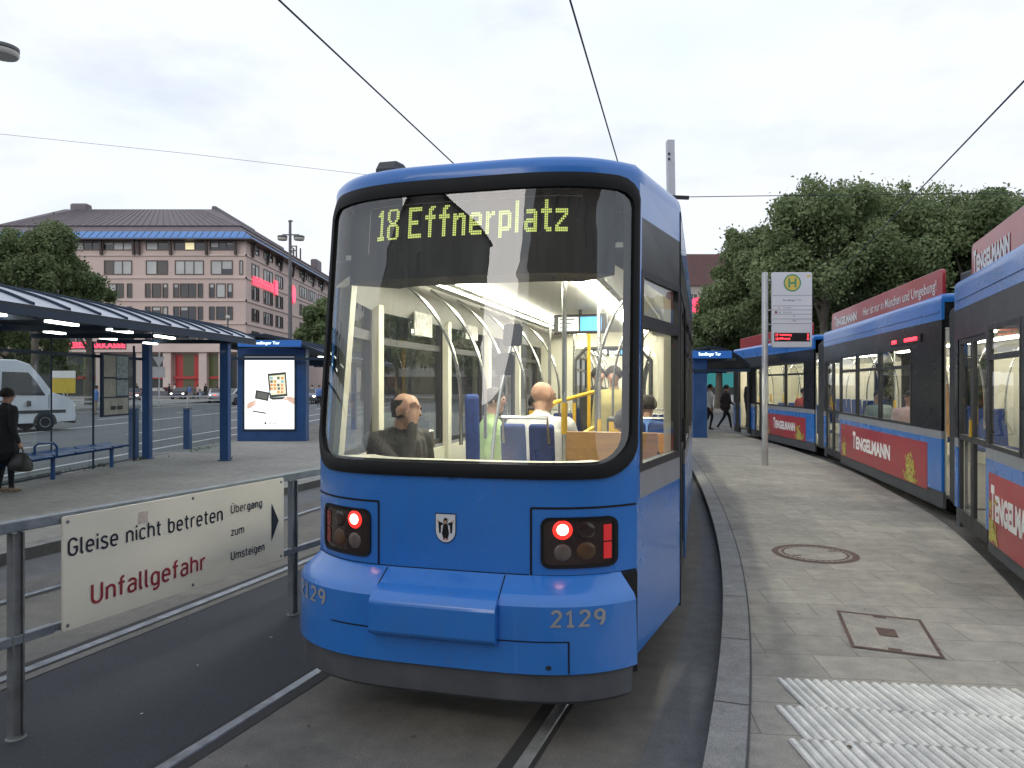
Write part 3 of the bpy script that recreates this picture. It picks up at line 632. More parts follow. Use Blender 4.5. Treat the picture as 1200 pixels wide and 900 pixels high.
# ---------------------------------------------------------------- the tram in front
tram = thing('tram', (-.32, 3.87, ROAD), 'blue tram seen from behind, lit inside, with the route display 18 Effnerplatz', 'tram', rz=-R(14.7))
F1 = Frame((-.32, 3.87, 0), R(14.7)); W0, WB, B0, TL = .95, 1.15, .30, 1.03
def bow(r): return B0 * (abs(r) / W0) ** 4.0
def lean(z): return max(0, z - 1.29) * .125
def FP(r, z, off=0.0):
    e = .004; d = (bow(r + e) - bow(r - e)) / (2 * e); n = Vector((d, -1)).normalized()
    return F1.P(r + n.x * off, bow(r) + lean(z) + n.y * off, z)
def fgrid(mb, r0, r1, z0, z1, off=0, nr=40, nz=2, m=0):
    mb.loops([[FP(lerp(r0, r1, i / nr), lerp(z0, z1, k / nz), off) for i in range(nr + 1)] for k in range(nz + 1)], m, False)
def fline(mb, pts, wd, off, m=0, fn=FP):
    """a thin dark joint drawn as a narrow strip on the front skin"""
    for (a, b), (c, d) in zip(pts, pts[1:]):
        n = max(1, int(math.hypot(c - a, d - b) / .04)); l = math.hypot(c - a, d - b); px, pz = -(d - b) / l * wd / 2, (c - a) / l * wd / 2
        A = [fn(lerp(a, c, k / n) + px, lerp(b, d, k / n) + pz, off) for k in range(n + 1)]; B = [fn(lerp(a, c, k / n) - px, lerp(b, d, k / n) - pz, off) for k in range(n + 1)]
        mb.loops([A, B], m, False)
# blue nose panel and the frame round the windscreen
b = MB(); fgrid(b, -W0, W0, .70, 1.262, 0, 48, 3)
ro = dens(rrect2(0, 2.08, .946, .826, .10, .17), .05)
rc = []
for (x, z) in ro:   # matching outline on the edge of the nose
    dx, dz = x / .946, (z - 2.08) / .826; k = max(abs(dx), abs(dz)); rc.append((dx / k * W0, 2.08 + dz / k * .845 - (.0 if dz > 0 else 0)))
b.loops([[FP(x, z, 0) for x, z in rc], [FP(x, z, 0) for x, z in ro]], 0, True)
b.build('nose_panel', m_blue, tram, smooth=50)
ri = dens(rrect(0, 2.077, .885, .748, .15), .05)
def same_n(a, n):
    """resample a closed loop to n points by angle order"""
    P = [Vector(p) for p in a] + [Vector(a[0])]; Ls = [0]
    for p, q in zip(P, P[1:]): Ls.append(Ls[-1] + (q - p).length)
    o = []
    for k in range(n):
        t = Ls[-1] * k / n; i = max(j for j in range(len(P) - 1) if Ls[j] <= t); u = (t - Ls[i]) / max(1e-9, Ls[i + 1] - Ls[i]); o.append(tuple(P[i].lerp(P[i + 1], u)))
    return o
NS = 160; so, si = same_n(rrect2(0, 2.08, .946, .826, .11, .18, 10), NS), same_n(rrect2(0, 2.077, .916, .748, .08, .17, 10), NS)
sm_ = [((a[0] + c[0]) / 2, (a[1] + c[1]) / 2) for a, c in zip(so, si)]
b = MB(); b.loops([[FP(x, z, -.01) for x, z in so], [FP(x, z, .014) for x, z in so], [FP(x, z, .024) for x, z in sm_], [FP(x, z, .014) for x, z in si], [FP(x, z, -.02) for x, z in si]])
b.build('windscreen_seal', m_rub, tram, smooth=50)
g_front = glass('tram windscreen glass', (.84, .87, .84), 1.62, 0, .06)
gl = MB(); gl.loops([[FP(x * k, 2.077 + (z - 2.077) * k, .0) for x, z in same_n(rrect2(0, 2.077, .921, .753, .085, .175, 10), NS)] for k in (1, .9, .75, .6, .45, .3, .15, .03)], 0, True, False, True)
ws = gl.build('windscreen', g_front, tram, smooth=60)
# printed black border inside the glass
b = MB(); n_ = len(si); q = same_n(rrect2(0, 2.077, .876, .737, .07, .14, 10), NS); b.loops([[FP(x, z, -.006) for x, z in si], [FP(x, z, -.006) for x, z in q]]); b.build('glass_border', m_blk, ws)
# roof
top = [(r / 24 * W0) for r in range(-24, 25)]
out = [F1.P(r, bow(r) + lean(2.9), 0) for r in top]
LEN = 7.2
out += [F1.P(lerp(W0, WB, k / 8), lerp(B0 + lean(2.9), B0 + TL, k / 8), 0) for k in range(1, 9)] + [F1.P(WB, lerp(B0 + TL, LEN, k / 8), 0) for k in range(1, 9)]
out += [F1.P(-WB, lerp(LEN, B0 + TL, k / 8), 0) for k in range(0, 9)] + [F1.P(lerp(-WB, -W0, k / 8), lerp(B0 + TL, B0 + lean(2.9), k / 8), 0) for k in range(1, 8)]
b = MB(); roof_loops(out, 2.895, b); b.build('roof', m_blued, tram, smooth=50)
# roof-mounted things
b = MB(); P = [F1.P(-.74, .62, 3.02), F1.P(-.74, .62, 3.13), F1.P(-.74, .67, 3.19), F1.P(-.74, .78, 3.20), F1.P(-.74, 1.25, 3.10), F1.P(-.74, 1.25, 3.02)]
b.prism(P, F1.r * .13); b.build('roof_camera_housing', m_roofk, tram, bevel=.01)
b = MB(); X = F1.M(); b.box((-.55, 2.2, 3.03), (.55, 5.8, 3.22), 0, X); b.build('roof_equipment_box', m_roofk, tram, bevel=.02)
# nose side panels (tapering), left and right
fR = {}
for sgn in (-1, 1):
    p0, p1 = F1.P(sgn * W0, B0, 0), F1.P(sgn * WB, B0 + TL, 0); d = (p1 - p0).normalized(); nrm = Vector((d.y, -d.x, 0)) * sgn; Lq = (p1 - p0).length
    def SP(t, z, off=0.0, p0=p0, d=d, nrm=nrm, Lq=Lq): return p0 + d * (t * Lq) + F1.u * (lean(z) * (1 - t)) + nrm * off + Vector((0, 0, z))
    fR[sgn] = SP
    def quad(mb, t0, t1, z0, z1, off=0, m=0, th=.03):
        A = [SP(t0, z0, off), SP(t1, z0, off), SP(t1, z1, off), SP(t0, z1, off)]
        if z0 < 1.29 < z1: pass
        mb.prism(A, nrm * -th, m)
    lo = MB(); quad(lo, 0, .985, .29, 1.12); quad(lo, 0, .06, 1.12, 1.29); quad(lo, 0, .05, 1.29, 2.70); quad(lo, 0, .985, 2.70, 2.895)
    lo.build('side_panel', m_blue, tram)
    gb = MB(); quad(gb, .06, .985, 1.12, 1.265); gb.build('waist_band', m_grey, tram)
    bk = MB(); quad(bk, .05, .985, 2.40, 2.70); bk.build('upper_dark_panel', m_blk, tram)
    fr = MB(); quad(fr, .05, .10, 1.265, 2.40, .002, 0, .05); quad(fr, .93, .985, 1.265, 2.40, .002, 0, .05)
    for a, c in ((1.265, 1.31), (2.07, 2.14), (2.36, 2.40)): quad(fr, .10, .93, a, c, .001, 0, .05)
    wo_ = fr.build('side_window', m_dark, tram)
    pn = MB(); pn.poly([SP(.10, 1.31, -.015), SP(.93, 1.31, -.015), SP(.93, 2.07, -.015), SP(.10, 2.07, -.015)]); pn.poly([SP(.10, 2.14, -.015), SP(.93, 2.14, -.015), SP(.93, 2.36, -.015), SP(.10, 2.36, -.015)]); pn.build('pane', g_side, wo_)
    eg = MB(); eg.prism([SP(.985, .27, .004), SP(1.0, .27, .004), SP(1.0, 2.90, .004), SP(.985, 2.90, .004)], nrm * -.04); eg.build('edge_strip', m_rub, tram)
    sk = MB(); quad(sk, .0, 1.0, .14, .29, -.16); sk.build('skirt', m_skirt, tram)
    ct = MB(); ct.loops([[FP(sgn * lerp(.80, .95, k / 8), z, .004 if k else -.02) for k in range(9)] for z in (.20, .745)], 0, False); ct.build('corner_trim', m_rub, tram)
b = MB(); fgrid(b, -.80, .78, .18, .72, -.03, 24, 1); b.build('underframe_front', m_skirt, tram)
# bumper
def fall(r): return 1 - .30 * (abs(r) / .93) ** 6
def BP(r, z, off=0.0):
    prof = [(.27, .0), (.285, .13), (.31, .178), (.64, .165), (.668, .145), (.742, .022), (.757, .0)]
    if z <= prof[0][0]: o = 0
    elif z >= prof[-1][0]: o = 0
    else:
        for (a, c), (e, f_) in zip(prof, prof[1:]):
            if a <= z <= e: o = lerp(c, f_, (z - a) / (e - a)); break
    return FP(r, z, o * fall(r) + off)
zs_ = (.27, .278, .285, .297, .31, .40, .52, .64, .652, .668, .69, .715, .742, .757)
b = MB(); RB0, RB1 = -.925, .87; rr_ = [lerp(RB0, RB1, k / 48) for k in range(49)]
b.loops([[BP(r, z) for r in rr_] for z in zs_], 0, False)
for rE in (RB0, RB1): b.poly([BP(rE, z) for z in zs_] + [FP(rE, .757, -.02), FP(rE, .27, -.02)])
b.build('bumper', m_blue, tram, smooth=28)
b = MB(); b.loops([[FP(r * .97, .14, .12 * fall(r)) for r in rr_], [FP(r * .985, .165, .15 * fall(r)) for r in rr_], [FP(r * .99, .30, .155 * fall(r)) for r in rr_]], 0, False)
for rE in (RB0, RB1): b.poly([FP(rE * .97, .14, .08), FP(rE * .99, .30, .10), FP(rE * .99, .30, -.05), FP(rE * .97, .14, -.05)])
b.build('bumper_skirt', m_skirt, tram, smooth=28)
# coupler cover in the middle of the bumper
c0, c1 = -.365, .292; cr_ = [lerp(c0, c1, k / 14) for k in range(15)]
prof = [(.44, .0), (.45, .20), (.468, .228), (.628, .226), (.664, .190), (.690, .125), (.702, .06)]
b = MB()
def endk(k): return 1.0
L_ = [[FP(r, z, o if 0 < i < 6 else (.16 if z < .5 else .04)) for i, _ in [(i, 0)] for r in cr_] for i, (z, o) in enumerate(prof)]
b.loops(L_, 0, False)
for e in (0, -1):
    r_ = cr_[e]; b.poly([l[e] for l in L_] + [FP(r_, .72, -.01), FP(r_, .45, -.01)])
b.build('coupler_cover', m_blue, tram, smooth=25, bevel=.012)
# joints on nose and bumper
j = MB()
fline(j, [(-.93, .757), (.42, .757)], .007, .003)
for s in (-1, 1):
    fline(j, [(s * .945, 1.105), (s * .43, 1.105), (s * .43, .752), (s * .945, .752)], .011, .003)
fline(j, [(.295, .752), (.292, .67), (.285, .475)], .006, .003, 0, BP); fline(j, [(-.37, .752), (-.368, .67)], .006, .003, 0, BP)
fline(j, [(-.60, .475), (-.37, .475)], .007, .003, 0, BP); fline(j, [(.285, .47), (.60, .47), (.60, .315)], .006, .003, 0, BP); fline(j, [(.10, .465), (.29, .465)], .005, .003, 0, BP)
j.build('panel_joint', m_rub, tram)
b = MB()
for k in range(1):
    b.loops([[BP(.52 + .012 * math.cos(a), .345 + .012 * math.sin(a), .004) for a in [2 * math.pi * i / 10 for i in range(10)]]], 0, True, False, True)
b.build('hatch_lock', m_dark, tram)
# fleet numbers
m_num = pm('fleet number grey', (.30, .30, .31), .5, 0, .1, 20)
for x0, wd in ((.53, .21), (-.865, .225)):
    b = MB(); add_din(b, '2129', lambda u, v, o=0: BP(x0 + u, .545 + v, .0035 + o), wd, .078, 0, 0, 0, .17, .2); b.build('fleet_number', m_num, tram)
# coat of arms
m_shield = pm('coat of arms silver', (.66, .66, .67), .4, 0, .04, 10); m_red_s = pm('coat of arms red', (.35, .03, .03), .5, 0, .1, 9); m_skin_s = pm('coat of arms skin', (.55, .33, .22), .6, 0, .1, 9)
def shield(k, off, cx=-.035, cz=.982):
    pts = [(-.055, .072), (.055, .072), (.055, -.015)] + [(.055 * math.cos(a), -.015 - .062 * math.sin(a)) for a in [math.pi * i / 12 for i in range(1, 12)]] + [(-.055, -.015)]
    return [FP(cx + x * k, cz + z * k, off) for x, z in pts]
b = MB(); b.poly(shield(1.07, .003), 1); b.poly(shield(1, .0045), 0)
def em_poly(pts, m, off): b.poly([FP(-.035 + x, .982 + z, off) for x, z in pts], m)
em_poly([(-.012, .02), (.012, .02), (.02, -.03), (.013, -.055), (-.013, -.055), (-.02, -.03)], 1, .006)
for s in (-1, 1):
    em_poly([(s * .010, .022), (s * .036, .034), (s * .040, .024), (s * .036, -.028), (s * .027, -.028), (s * .025, .012)], 1, .0062)
    em_poly([(s * .036, .034), (s * .044, .044), (s * .048, .038), (s * .040, .024)], 3, .0064); em_poly([(s * .004, -.055), (s * .014, -.055), (s * .010, -.066), (s * .003, -.064)], 2, .0064)
em_poly([(.012 * math.cos(a), .034 + .014 * math.sin(a)) for a in [2 * math.pi * i / 12 for i in range(12)]], 1, .0064)
em_poly([(.007 * math.cos(a), .031 + .009 * math.sin(a)) for a in [2 * math.pi * i / 12 for i in range(12)]], 3, .0068); em_poly([(-.013, .046), (.0, .055), (.017, .045), (.0, .043)], 1, .007)
b.build('coat_of_arms', [m_shield, m_rub, m_red_s, m_skin_s], tram)
# tail lights
m_lens = pm('smoked lamp lens', (.030, .016, .014), .12, 0, .3, 9, spec=.6); m_hot = em('tail lamp core', (1.0, .42, .30), 9.0); m_glow = em('tail lamp red', (1.0, .03, .02), 1.6, (.3, .01, .01))
m_refl_glow = em('red reflector', (.6, .015, .02), .35, (.5, .02, .02)); m_lampg = pm('unlit lamp grey', (.13, .10, .09), .3, 0, .2, 20); m_lampa = pm('unlit lamp amber', (.09, .045, .02), .3, 0, .2, 20); m_reflk = pm('red reflector unlit', (.20, .012, .014), .25, 0, .2, 15)
for s in (-1, 1):
    cxl = s * .667
    b = MB(); lo_ = same_n(rrect(cxl, .925, .188, .132, .045), 60); li_ = same_n(rrect(cxl, .925, .171, .116, .035), 60)
    b.loops([[FP(x, z, .0) for x, z in lo_], [FP(x, z, .010) for x, z in lo_], [FP(x, z, .008) for x, z in li_], [FP(x, z, -.012) for x, z in li_]], 0, True)
    lampo = b.build('tail_light', m_rub, tram, smooth=40)
    b = MB(); b.loops([[FP(cxl + (x - cxl) * k, .925 + (z - .925) * k, .002) for x, z in li_] for k in (1.02, .7, .4, .02)], 0, True, False, True); b.build('lens', m_lens, lampo)
    def disc(nm, r, z, rad, mt, off=.004, dome=.012):
        d = MB(); d.loops([[FP(r + rad * k * math.cos(a), z + rad * k * math.sin(a), off + dome * math.sqrt(max(0, 1 - k * k))) for a in [2 * math.pi * i / 20 for i in range(20)]] for k in (1, .85, .6, .3, .03)], 0, True, False, True)
        d.build(nm, mt, lampo, smooth=60)
    x1 = s * .590
    disc('tail_lamp_ring', x1, .992, .050, m_glow, .003, .006); disc('tail_lamp', x1, .994, .031, m_hot, .005, .014)
    disc('reversing_lamp', x1, .875, .044, m_lampg, .003, .006); disc('indicator_lamp', s * .705, .88, .047, m_lampa, .003, .006); disc('fog_lamp', s * .705, .985, .045, m_lens, .003, .006)
    for z0_ in (.835, .928):
        d = MB(); d.loops([[FP(s * (.788 + x * .038), z0_ + z, .006) for x, z in ((0, 0), (1, 0), (1, .086), (0, .086))]], 0, True, False, True); d.build('reflector', m_refl_glow if s > 0 else m_reflk, lampo)  # no lamp: the glow of one side's reflectors is put in as emission
# route display behind the glass
GL = {'1': '00110/01110/11110/00110/00110/00110/00110/00110/00110/00110/00110/00110/11111/11111',
 '8': '01111110/11000011/11000011/11000011/11000011/01100110/00111100/01111110/11000011/11000011/11000011/11000011/11000011/01111110',
 'E': '11111111/11111111/11000000/11000000/11000000/11000000/11111100/11111100/11000000/11000000/11000000/11000000/11111111/11111111',
 'f': '000111/001110/001100/001100/111111/111111/001100/001100/001100/001100/001100/001100/001100/001100',
 'n': '0000000/0000000/0000000/0000000/1101110/1111111/1110011/1100011/1100011/1100011/1100011/1100011/1100011/1100011',
 'e': '0000000/0000000/0000000/0000000/0111110/1111111/1100011/1100011/1111111/1111111/1100000/1100000/1111111/0111111',
 'r': '00000/00000/00000/00000/11011/11111/11100/11000/11000/11000/11000/11000/11000/11000',
 'p': '0000000/0000000/0000000/0000000/1111110/1111111/1100011/1100011/1100011/1100011/1100011/1111111/1111110/1100000/1100000/1100000',
 'l': '110/110/110/110/110/110/110/110/110/110/110/110/110/110',
 'a': '0000000/0000000/0000000/0000000/0111110/0111111/0000011/0000011/0111111/1111111/1100011/1100011/1111111/0111111',
 't': '001100/001100/001100/001100/111111/111111/001100/001100/001100/001100/001100/001100/001111/000111',
 'z': '0000000/0000000/0000000/0000000/1111111/1111111/0000011/0000110/0001100/0011000/0110000/1100000/1111111/1111111'}
m_led = em('route display dots', (.72, .80, .20), .95); m_board = pm('route display board', (.012, .012, .013), .6, 0, .2, 8)
b = MB(); fgrid(b, -.88, .88, 2.36, 2.86, -.09, 30, 2)
b.loops([[FP(lerp(-.88, .88, k / 30), 2.36, -.09) for k in range(31)], [FP(lerp(-.88, .88, k / 30), 2.36, -.42) for k in range(31)], [FP(lerp(-.88, .88, k / 30), 2.60, -.42) for k in range(31)]], 0, False)
disp = b.build('route_display', m_board, tram)
word = '18 Effnerplatz'; wid = sum((6 if c == ' ' else len(GL[c].split('/')[0]) + 2) for c in word) - 2
px = 1.215 / wid; x0 = -.595; zt_ = 2.765; b = MB(); cx_ = 0
for c in word:
    if c == ' ': cx_ += 4; continue
    rows = GL[c].split('/')
    for yy, row in enumerate(rows):
        for xx, ch in enumerate(row):
            if ch == '1':
                a, z_ = x0 + (cx_ + xx) * px, zt_ - yy * px * 1.22
                b.poly([FP(a + .0012, z_ + .0014, -.084), FP(a + px - .0012, z_ + .0014, -.084), FP(a + px - .0012, z_ + px * 1.22 - .0016, -.084), FP(a + .0012, z_ + px * 1.22 - .0016, -.084)])
    cx_ += len(rows[0]) + 2
b.build('display_text', m_led, disp)
b = MB(); fline(b, [(-.86, 2.835), (.6, 2.835)], .006, -.078); fline(b, [(-.66, 2.795), (.68, 2.795)], .004, -.078); fline(b, [(-.66, 2.795), (-.66, 2.52)], .004, -.078); b.build('display_trim', m_cream, disp)
# ---- interior of the rear car
X = F1.M(); ZF = .36
b = MB(); b.box((-1.09, 1.30, .22), (1.09, LEN, .24), 1, X); b.box((-.92, .34, ZF - .03), (.92, 1.32, ZF), 1, X)
b.box((-1.08, 1.33, 2.52), (1.08, LEN, 2.55), 0, X); b.prism([F1.P(-.86, .45, 2.52), F1.P(.86, .45, 2.52), F1.P(1.06, 1.33, 2.52), F1.P(-1.06, 1.33, 2.52)], (0, 0, .03), 0)
for s in (-1, 1):
    pr = [F1.P(s * 1.10, 1.33, 2.30), F1.P(s * .80, 1.33, 2.515), F1.P(s * 1.10, 1.33, 2.515)]; b.prism(pr, F1.u * (LEN - 1.33), 0)
    pr0 = [F1.P(s * .94, .42, 2.34), F1.P(s * .66, .42, 2.515), F1.P(s * .94, .42, 2.515)]; b.loops([pr0, pr], 0, True)
    b.box((min(s * 1.075, s * 1.10), 1.33, .24), (max(s * 1.075, s * 1.10), LEN, 1.16), 2, X)
    b.prism([F1.P(s * .90, .36, ZF), F1.P(s * 1.09, 1.33, ZF), F1.P(s * 1.09, 1.33, 1.26), F1.P(s * .90, .36, 1.26)], F1.r * (-s * .02), 2)
b.loops([[FP(r, 1.315, -.03) for r in top], [FP(r * .96, 1.315, -.32) for r in top], [FP(r * .96, .5, -.32) for r in top]], 2, False)
b.build('interior_lining', [m_ceil, m_floor, m_cream], tram)
for s in (-1, 1):
    for k in range(4):
        lt = MB(); a = .60 + k * 1.62; lt.box((s * .43 - .06, a, 2.488), (s * .43 + .06, a + 1.5, 2.516), 0, X); lt.build('ceiling_light', m_tube, tram, bevel=.006)
b = MB()
for s in (-1, 1): b.box((s * .60 - .012, .5, 2.47), (s * .60 + .012, LEN, 2.50), 0, X)
b.build('ceiling_rail', m_steelp, tram)
# side walls behind the nose: posts, windows, rails
for s in (-1, 1):
    feats = [('win', 1.42, 2.86), ('win', 2.92, 4.2), ('door', 4.3, 5.6), ('win', 5.7, 6.9)] if s < 0 else [('door', 1.42, 2.7), ('win', 2.8, 4.2), ('win', 4.26, 5.6), ('win', 5.66, 6.9)]
    wb = MB(); bl = MB(); bt = MB(); cur = 1.33
    for kind, a, c in feats + [('end', LEN, LEN)]:
        if a > cur + .01: panel(wb, F1, WB, cur, a, 1.19, 2.40, .05, 0, s)
        cur = c
        if kind == 'win': framed_window(tram, F1, WB, a, c, 1.19, 2.40, s, 2.08)
        if kind == 'door': tram_door(tram, F1, WB, a, c, .27, 2.40, s)
    cur = 1.33
    for kind, a, c in [q for q in feats if q[0] == 'door'] + [('end', LEN, LEN)]:
        panel(bl, F1, WB, cur, a, .27, 1.07, .05, 0, s); panel(bt, F1, WB, cur, a, 1.07, 1.19, .05, 0, s); cur = c
    panel(wb, F1, WB - .003, 1.33, LEN, 2.40, 2.66, .05, 0, s); panel(bl, F1, WB, 1.33, LEN, 2.66, 2.895, .05, 0, s)
    wb.build('window_band', m_blk, tram); bl.build('side_body', m_blue, tram); bt.build('waist_band', m_grey, tram)
    for a in ((1.36, 2.89, 4.25, 5.65) if s < 0 else (1.36, 2.75, 4.23, 5.63)): po = MB(); po.box((min(s*1.04, s*1.098), a - .045, .24), (max(s*1.04, s*1.098), a + .045, 2.45), 0, X); po.build('window_post', m_cream, tram)
    po = MB(); po.bar(F1.P(s * .91, .42, 1.28), F1.P(s * .91, .62, 2.5), .07, .07, 0)
    po.build('window_post', m_cream, tram)
# seats
def seats(list_): 
    for (r0, r1, s_, fc) in list_:
        b = MB(); seat_pair(b, F1, r0, r1, s_, ZF if s_ < 2.5 else .26, fc); o = b.build('double_seat', m_seat, tram, bevel=.025)
        h = MB(); zf = ZF if s_ < 2.5 else .26; P = [F1.P(r0 + .05, s_ - .16 * fc, zf + .95), F1.P(r0 + .05, s_ - .2 * fc, zf + 1.14), F1.P(r1 - .05, s_ - .2 * fc, zf + 1.14), F1.P(r1 - .05, s_ - .16 * fc, zf + .95)]
        h.tube(P, .014, 8); h.build('seat_rail', m_steelp, o)
b = MB(); b.box((-.54, 1.86, .26), (-.42, 2.30, .80), 0, X); b.prism([F1.P(-.54, 1.92, .7), F1.P(-.54, 1.86, .7), F1.P(-.54, 1.80, 1.66), F1.P(-.54, 1.86, 1.68)], F1.r * .12, 0); b.build('single_seat', m_seat, tram, bevel=.03)
seats([(-.20, .24, 1.76, 1),  (-1.02, -.2, 3.55, -1), (.45, 1.02, 4.1, 1), (.30, 1.02, 5.1, 1), (-1.02, -.4, 6.3, 1), (.4, 1.02, 6.3, -1)])
b = MB(); b.box((-.93, .52, ZF), (-.42, 1.28, ZF + .46), 0, X); b.build('seat_plinth', m_seat, tram, bevel=.03)
m_paper_n = pm('printed notice', (.55, .54, .50), .7, 0, .35, 30)
# partition and handrails
b = MB(); b.box((.36, 1.32, .26), (1.0, 1.35, 1.42), 0, X); b.box((.36, 3.1, .26), (1.0, 3.13, 1.30), 0, X); b.box((-.25, 4.05, .26), (-.22, 4.7, 1.25), 0, X); b.build('partition', m_wood, tram, bevel=.006)
b = MB()
for s_, sg in ((1.15, -1), (1.75, -1), (2.4, -1), (3.1, -1), (3.9, -1), (4.8, -1), (2.4, 1), (3.6, 1), (4.6, 1), (5.6, 1)):
    b = MB(); arc_rail(b, F1, sg, s_, ZF, .80 if sg < 0 else .70, .36 if sg < 0 else .42, 2.49, 1.32); b.build('handrail', m_steelp, tram)
for r_, s_ in ((.36, 1.33), (.36, 3.1), (-.32, 4.1), (.42, 5.0), (-.36, 5.9)): b = MB(); grab_pole(b, F1, [(r_, s_, .26), (r_, s_, 2.5)], .017); b.build('grab_pole', m_steelp, tram)
b = MB()
grab_pole(b, F1, [(-1.0, 1.5, 1.34), (-1.0, 2.3, 1.34)], .018); grab_pole(b, F1, [(-1.0, 2.3, 1.34), (-1.0, 2.34, 1.2)], .018)
b.build('handrail', m_steelp, tram)
b = MB()
grab_pole(b, F1, [(-.30, 3.4, 1.20), (-.26, 3.5, 1.45), (-.18, 3.7, 1.56), (.10, 4.5, 1.66)], .022); grab_pole(b, F1, [(.36, 3.1, 1.15), (.36, 3.1, 1.42)], .022); grab_pole(b, F1, [(-.32, 4.1, 1.1), (-.32, 4.1, 1.4)], .022)
grab_pole(b, F1, [(.36, 1.33, 1.4), (.36, 1.33, 1.62)], .022); grab_pole(b, F1, [(.30, .60, 2.37), (.30, .60, 2.49)], .012)
grab_pole(b, F1, [(.42, 5.0, 1.0), (.42, 5.0, 1.5)], .022); grab_pole(b, F1, [(-.36, 5.9, 1.0), (-.36, 5.9, 1.5)], .022); grab_pole(b, F1, [(.02, 4.7, .26), (.02, 4.7, 2.5)], .02); grab_pole(b, F1, [(.20, 2.7, 1.0), (.22, 2.9, 1.28), (.30, 3.1, 1.34)], .02); grab_pole(b, F1, [(-.10, 3.3, 1.1), (-.10, 3.3, 1.42)], .024)
b.build('yellow_handrail', m_yel, tram)
for (r_, s_) in ((.62, 2.3), (-.60, 4.6), (.60, 5.6)):
    b = MB(); b.box((r_ - .09, s_, 1.2), (r_ + .09, s_ + .08, 1.48), 0, X); b.build('ticket_validator', m_dark, tram, bevel=.02)
    b = MB(); b.box((r_ - .07, s_ - .004, 1.34), (r_ + .07, s_, 1.44), 0, X); b.build('validator_face', m_yel, tram)
for s_, hh in ((2.15, .0), (3.5, .05), (5.2, .0)):
    b = MB(); b.box((-1.03, s_ - .18, 2.16 + hh), (-1.02, s_ + .22, 2.36 + hh), 0, X); b.build('notice', m_paper_n, tram)
# info screens
def info_screen(fr, r, s_, z, w_, h_):
    b = MB(); b.box((r - w_ / 2, s_, z - h_ / 2), (r + w_ / 2, s_ + .06, z + h_ / 2), 0, fr.M()); b.box((r - .02, s_ + .02, z + h_ / 2), (r + .02, s_ + .05, 2.52), 0, fr.M()); o = b.build('info_screen', m_dark, tram, bevel=.012)
    b = MB(); b.poly([fr.P(r - w_ * .40, s_ - .004, z - h_ * .36), fr.P(r - .012, s_ - .004, z - h_ * .36), fr.P(r - .012, s_ - .004, z + h_ * .36), fr.P(r - w_ * .40, s_ - .004, z + h_ * .36)]); sc_ = b.build('screen', m_screenw, o)
    b = MB(); b.poly([fr.P(r + .005, s_ - .004, z - h_ * .36), fr.P(r + w_ * .40, s_ - .004, z - h_ * .36), fr.P(r + w_ * .40, s_ - .004, z + h_ * .36), fr.P(r + .005, s_ - .004, z + h_ * .36)]); sd = b.build('screen', m_screen, o)
    b = MB()
    for k in range(3): b.poly([fr.P(r - w_ * .37, s_ - .006, z + h_ * (.22 - .2 * k)), fr.P(r - w_ * (.10 + .06 * k), s_ - .006, z + h_ * (.22 - .2 * k)), fr.P(r - w_ * (.10 + .06 * k), s_ - .006, z + h_ * (.27 - .2 * k)), fr.P(r - w_ * .37, s_ - .006, z + h_ * (.27 - .2 * k))])
    b.build('screen_text', m_dark, o)
info_screen(F1, .07, 3.75, 2.37, .56, .20)
# wiper and mirror stalk
b = MB(); fn = [(.19, 1.34), (.20, 1.50), (.225, 1.70), (.26, 1.88), (.285, 2.0)]
b.tube([FP(r, z, -.10 - .02 * (z - 1.34)) for r, z in fn], .009, 8); b.build('mirror_stalk', m_steelp, tram)
for (r, z, hw, hh) in ((.245, 1.86, .052, .062), (.285, 2.02, .055, .062)):
    d = MB(); lo_ = rrect(r, z, hw, hh, .02, 4); d.loops([[FP(x, q, -.13) for x, q in lo_], [FP(x, q, -.10) for x, q in lo_]], 0, True, True, True); d.build('rear_mirror', m_dark, tram, bevel=.006)
# end portal, gangway and the next car
b = MB(); zP = 2.28
b.box((-1.09, LEN - .06, .24), (-.55, LEN, 2.52), 0, X); b.box((.55, LEN - .06, .24), (1.09, LEN, 2.52), 0, X); b.box((-.55, LEN - .06, zP), (.55, LEN, 2.52), 0, X); b.build('end_wall', m_cream, tram)
b = MB(); b.tube([F1.P(-.56, LEN - .07, .26), F1.P(-.56, LEN - .07, 2.1), F1.P(-.40, LEN - .07, 2.28), F1.P(.40, LEN - .07, 2.28), F1.P(.56, LEN - .07, 2.1), F1.P(.56, LEN - .07, .26)], .03, 8); b.build('portal_trim', m_gang, tram)
F2 = Frame(F1.P(0, LEN, 0), R(11.0))
gangway(tram, F1, LEN, F2, .8, 1.04)
section(tram, F2, .8, 8.2, WB, (1.19, 2.40, 2.08), [('win', .95, 2.3), ('door', 2.4, 3.7), ('win', 3.8, 5.2), ('win', 5.3, 6.7), ('win', 6.8, 8.05)], [('win', .95, 2.3), ('door', 2.4, 3.7), ('win', 3.8, 5.2), ('win', 5.3, 6.7), ('win', 6.8, 8.05)], mtube=m_tube)
b = MB()
for s_ in (1.2, 2.2, 3.4, 4.6, 5.8, 7.0):
    for sg in (-1, 1): b = MB(); arc_rail(b, F2, sg, s_, .26, .66, .40, 2.47, 1.2); b.build('handrail', m_steelp, tram)
for (r0, r1, s_, fc) in ((-1.02, -.45, 1.3, 1), (.45, 1.02, 1.6, 1), (-1.02, -.45, 5.0, -1), (.45, 1.02, 4.6, 1), (.45, 1.02, 6.4, 1)):
    d = MB(); seat_pair(d, F2, r0, r1, s_, .26, fc); d.build('double_seat', m_seat, tram, bevel=.02)
info_screen(F2, .0, 2.6, 2.36, .52, .18)
b = MB(); b.box((-1.1, 8.15, .2), (1.1, 8.2, 2.9), 0, F2.M()); b.build('end_wall', m_cream, tram)
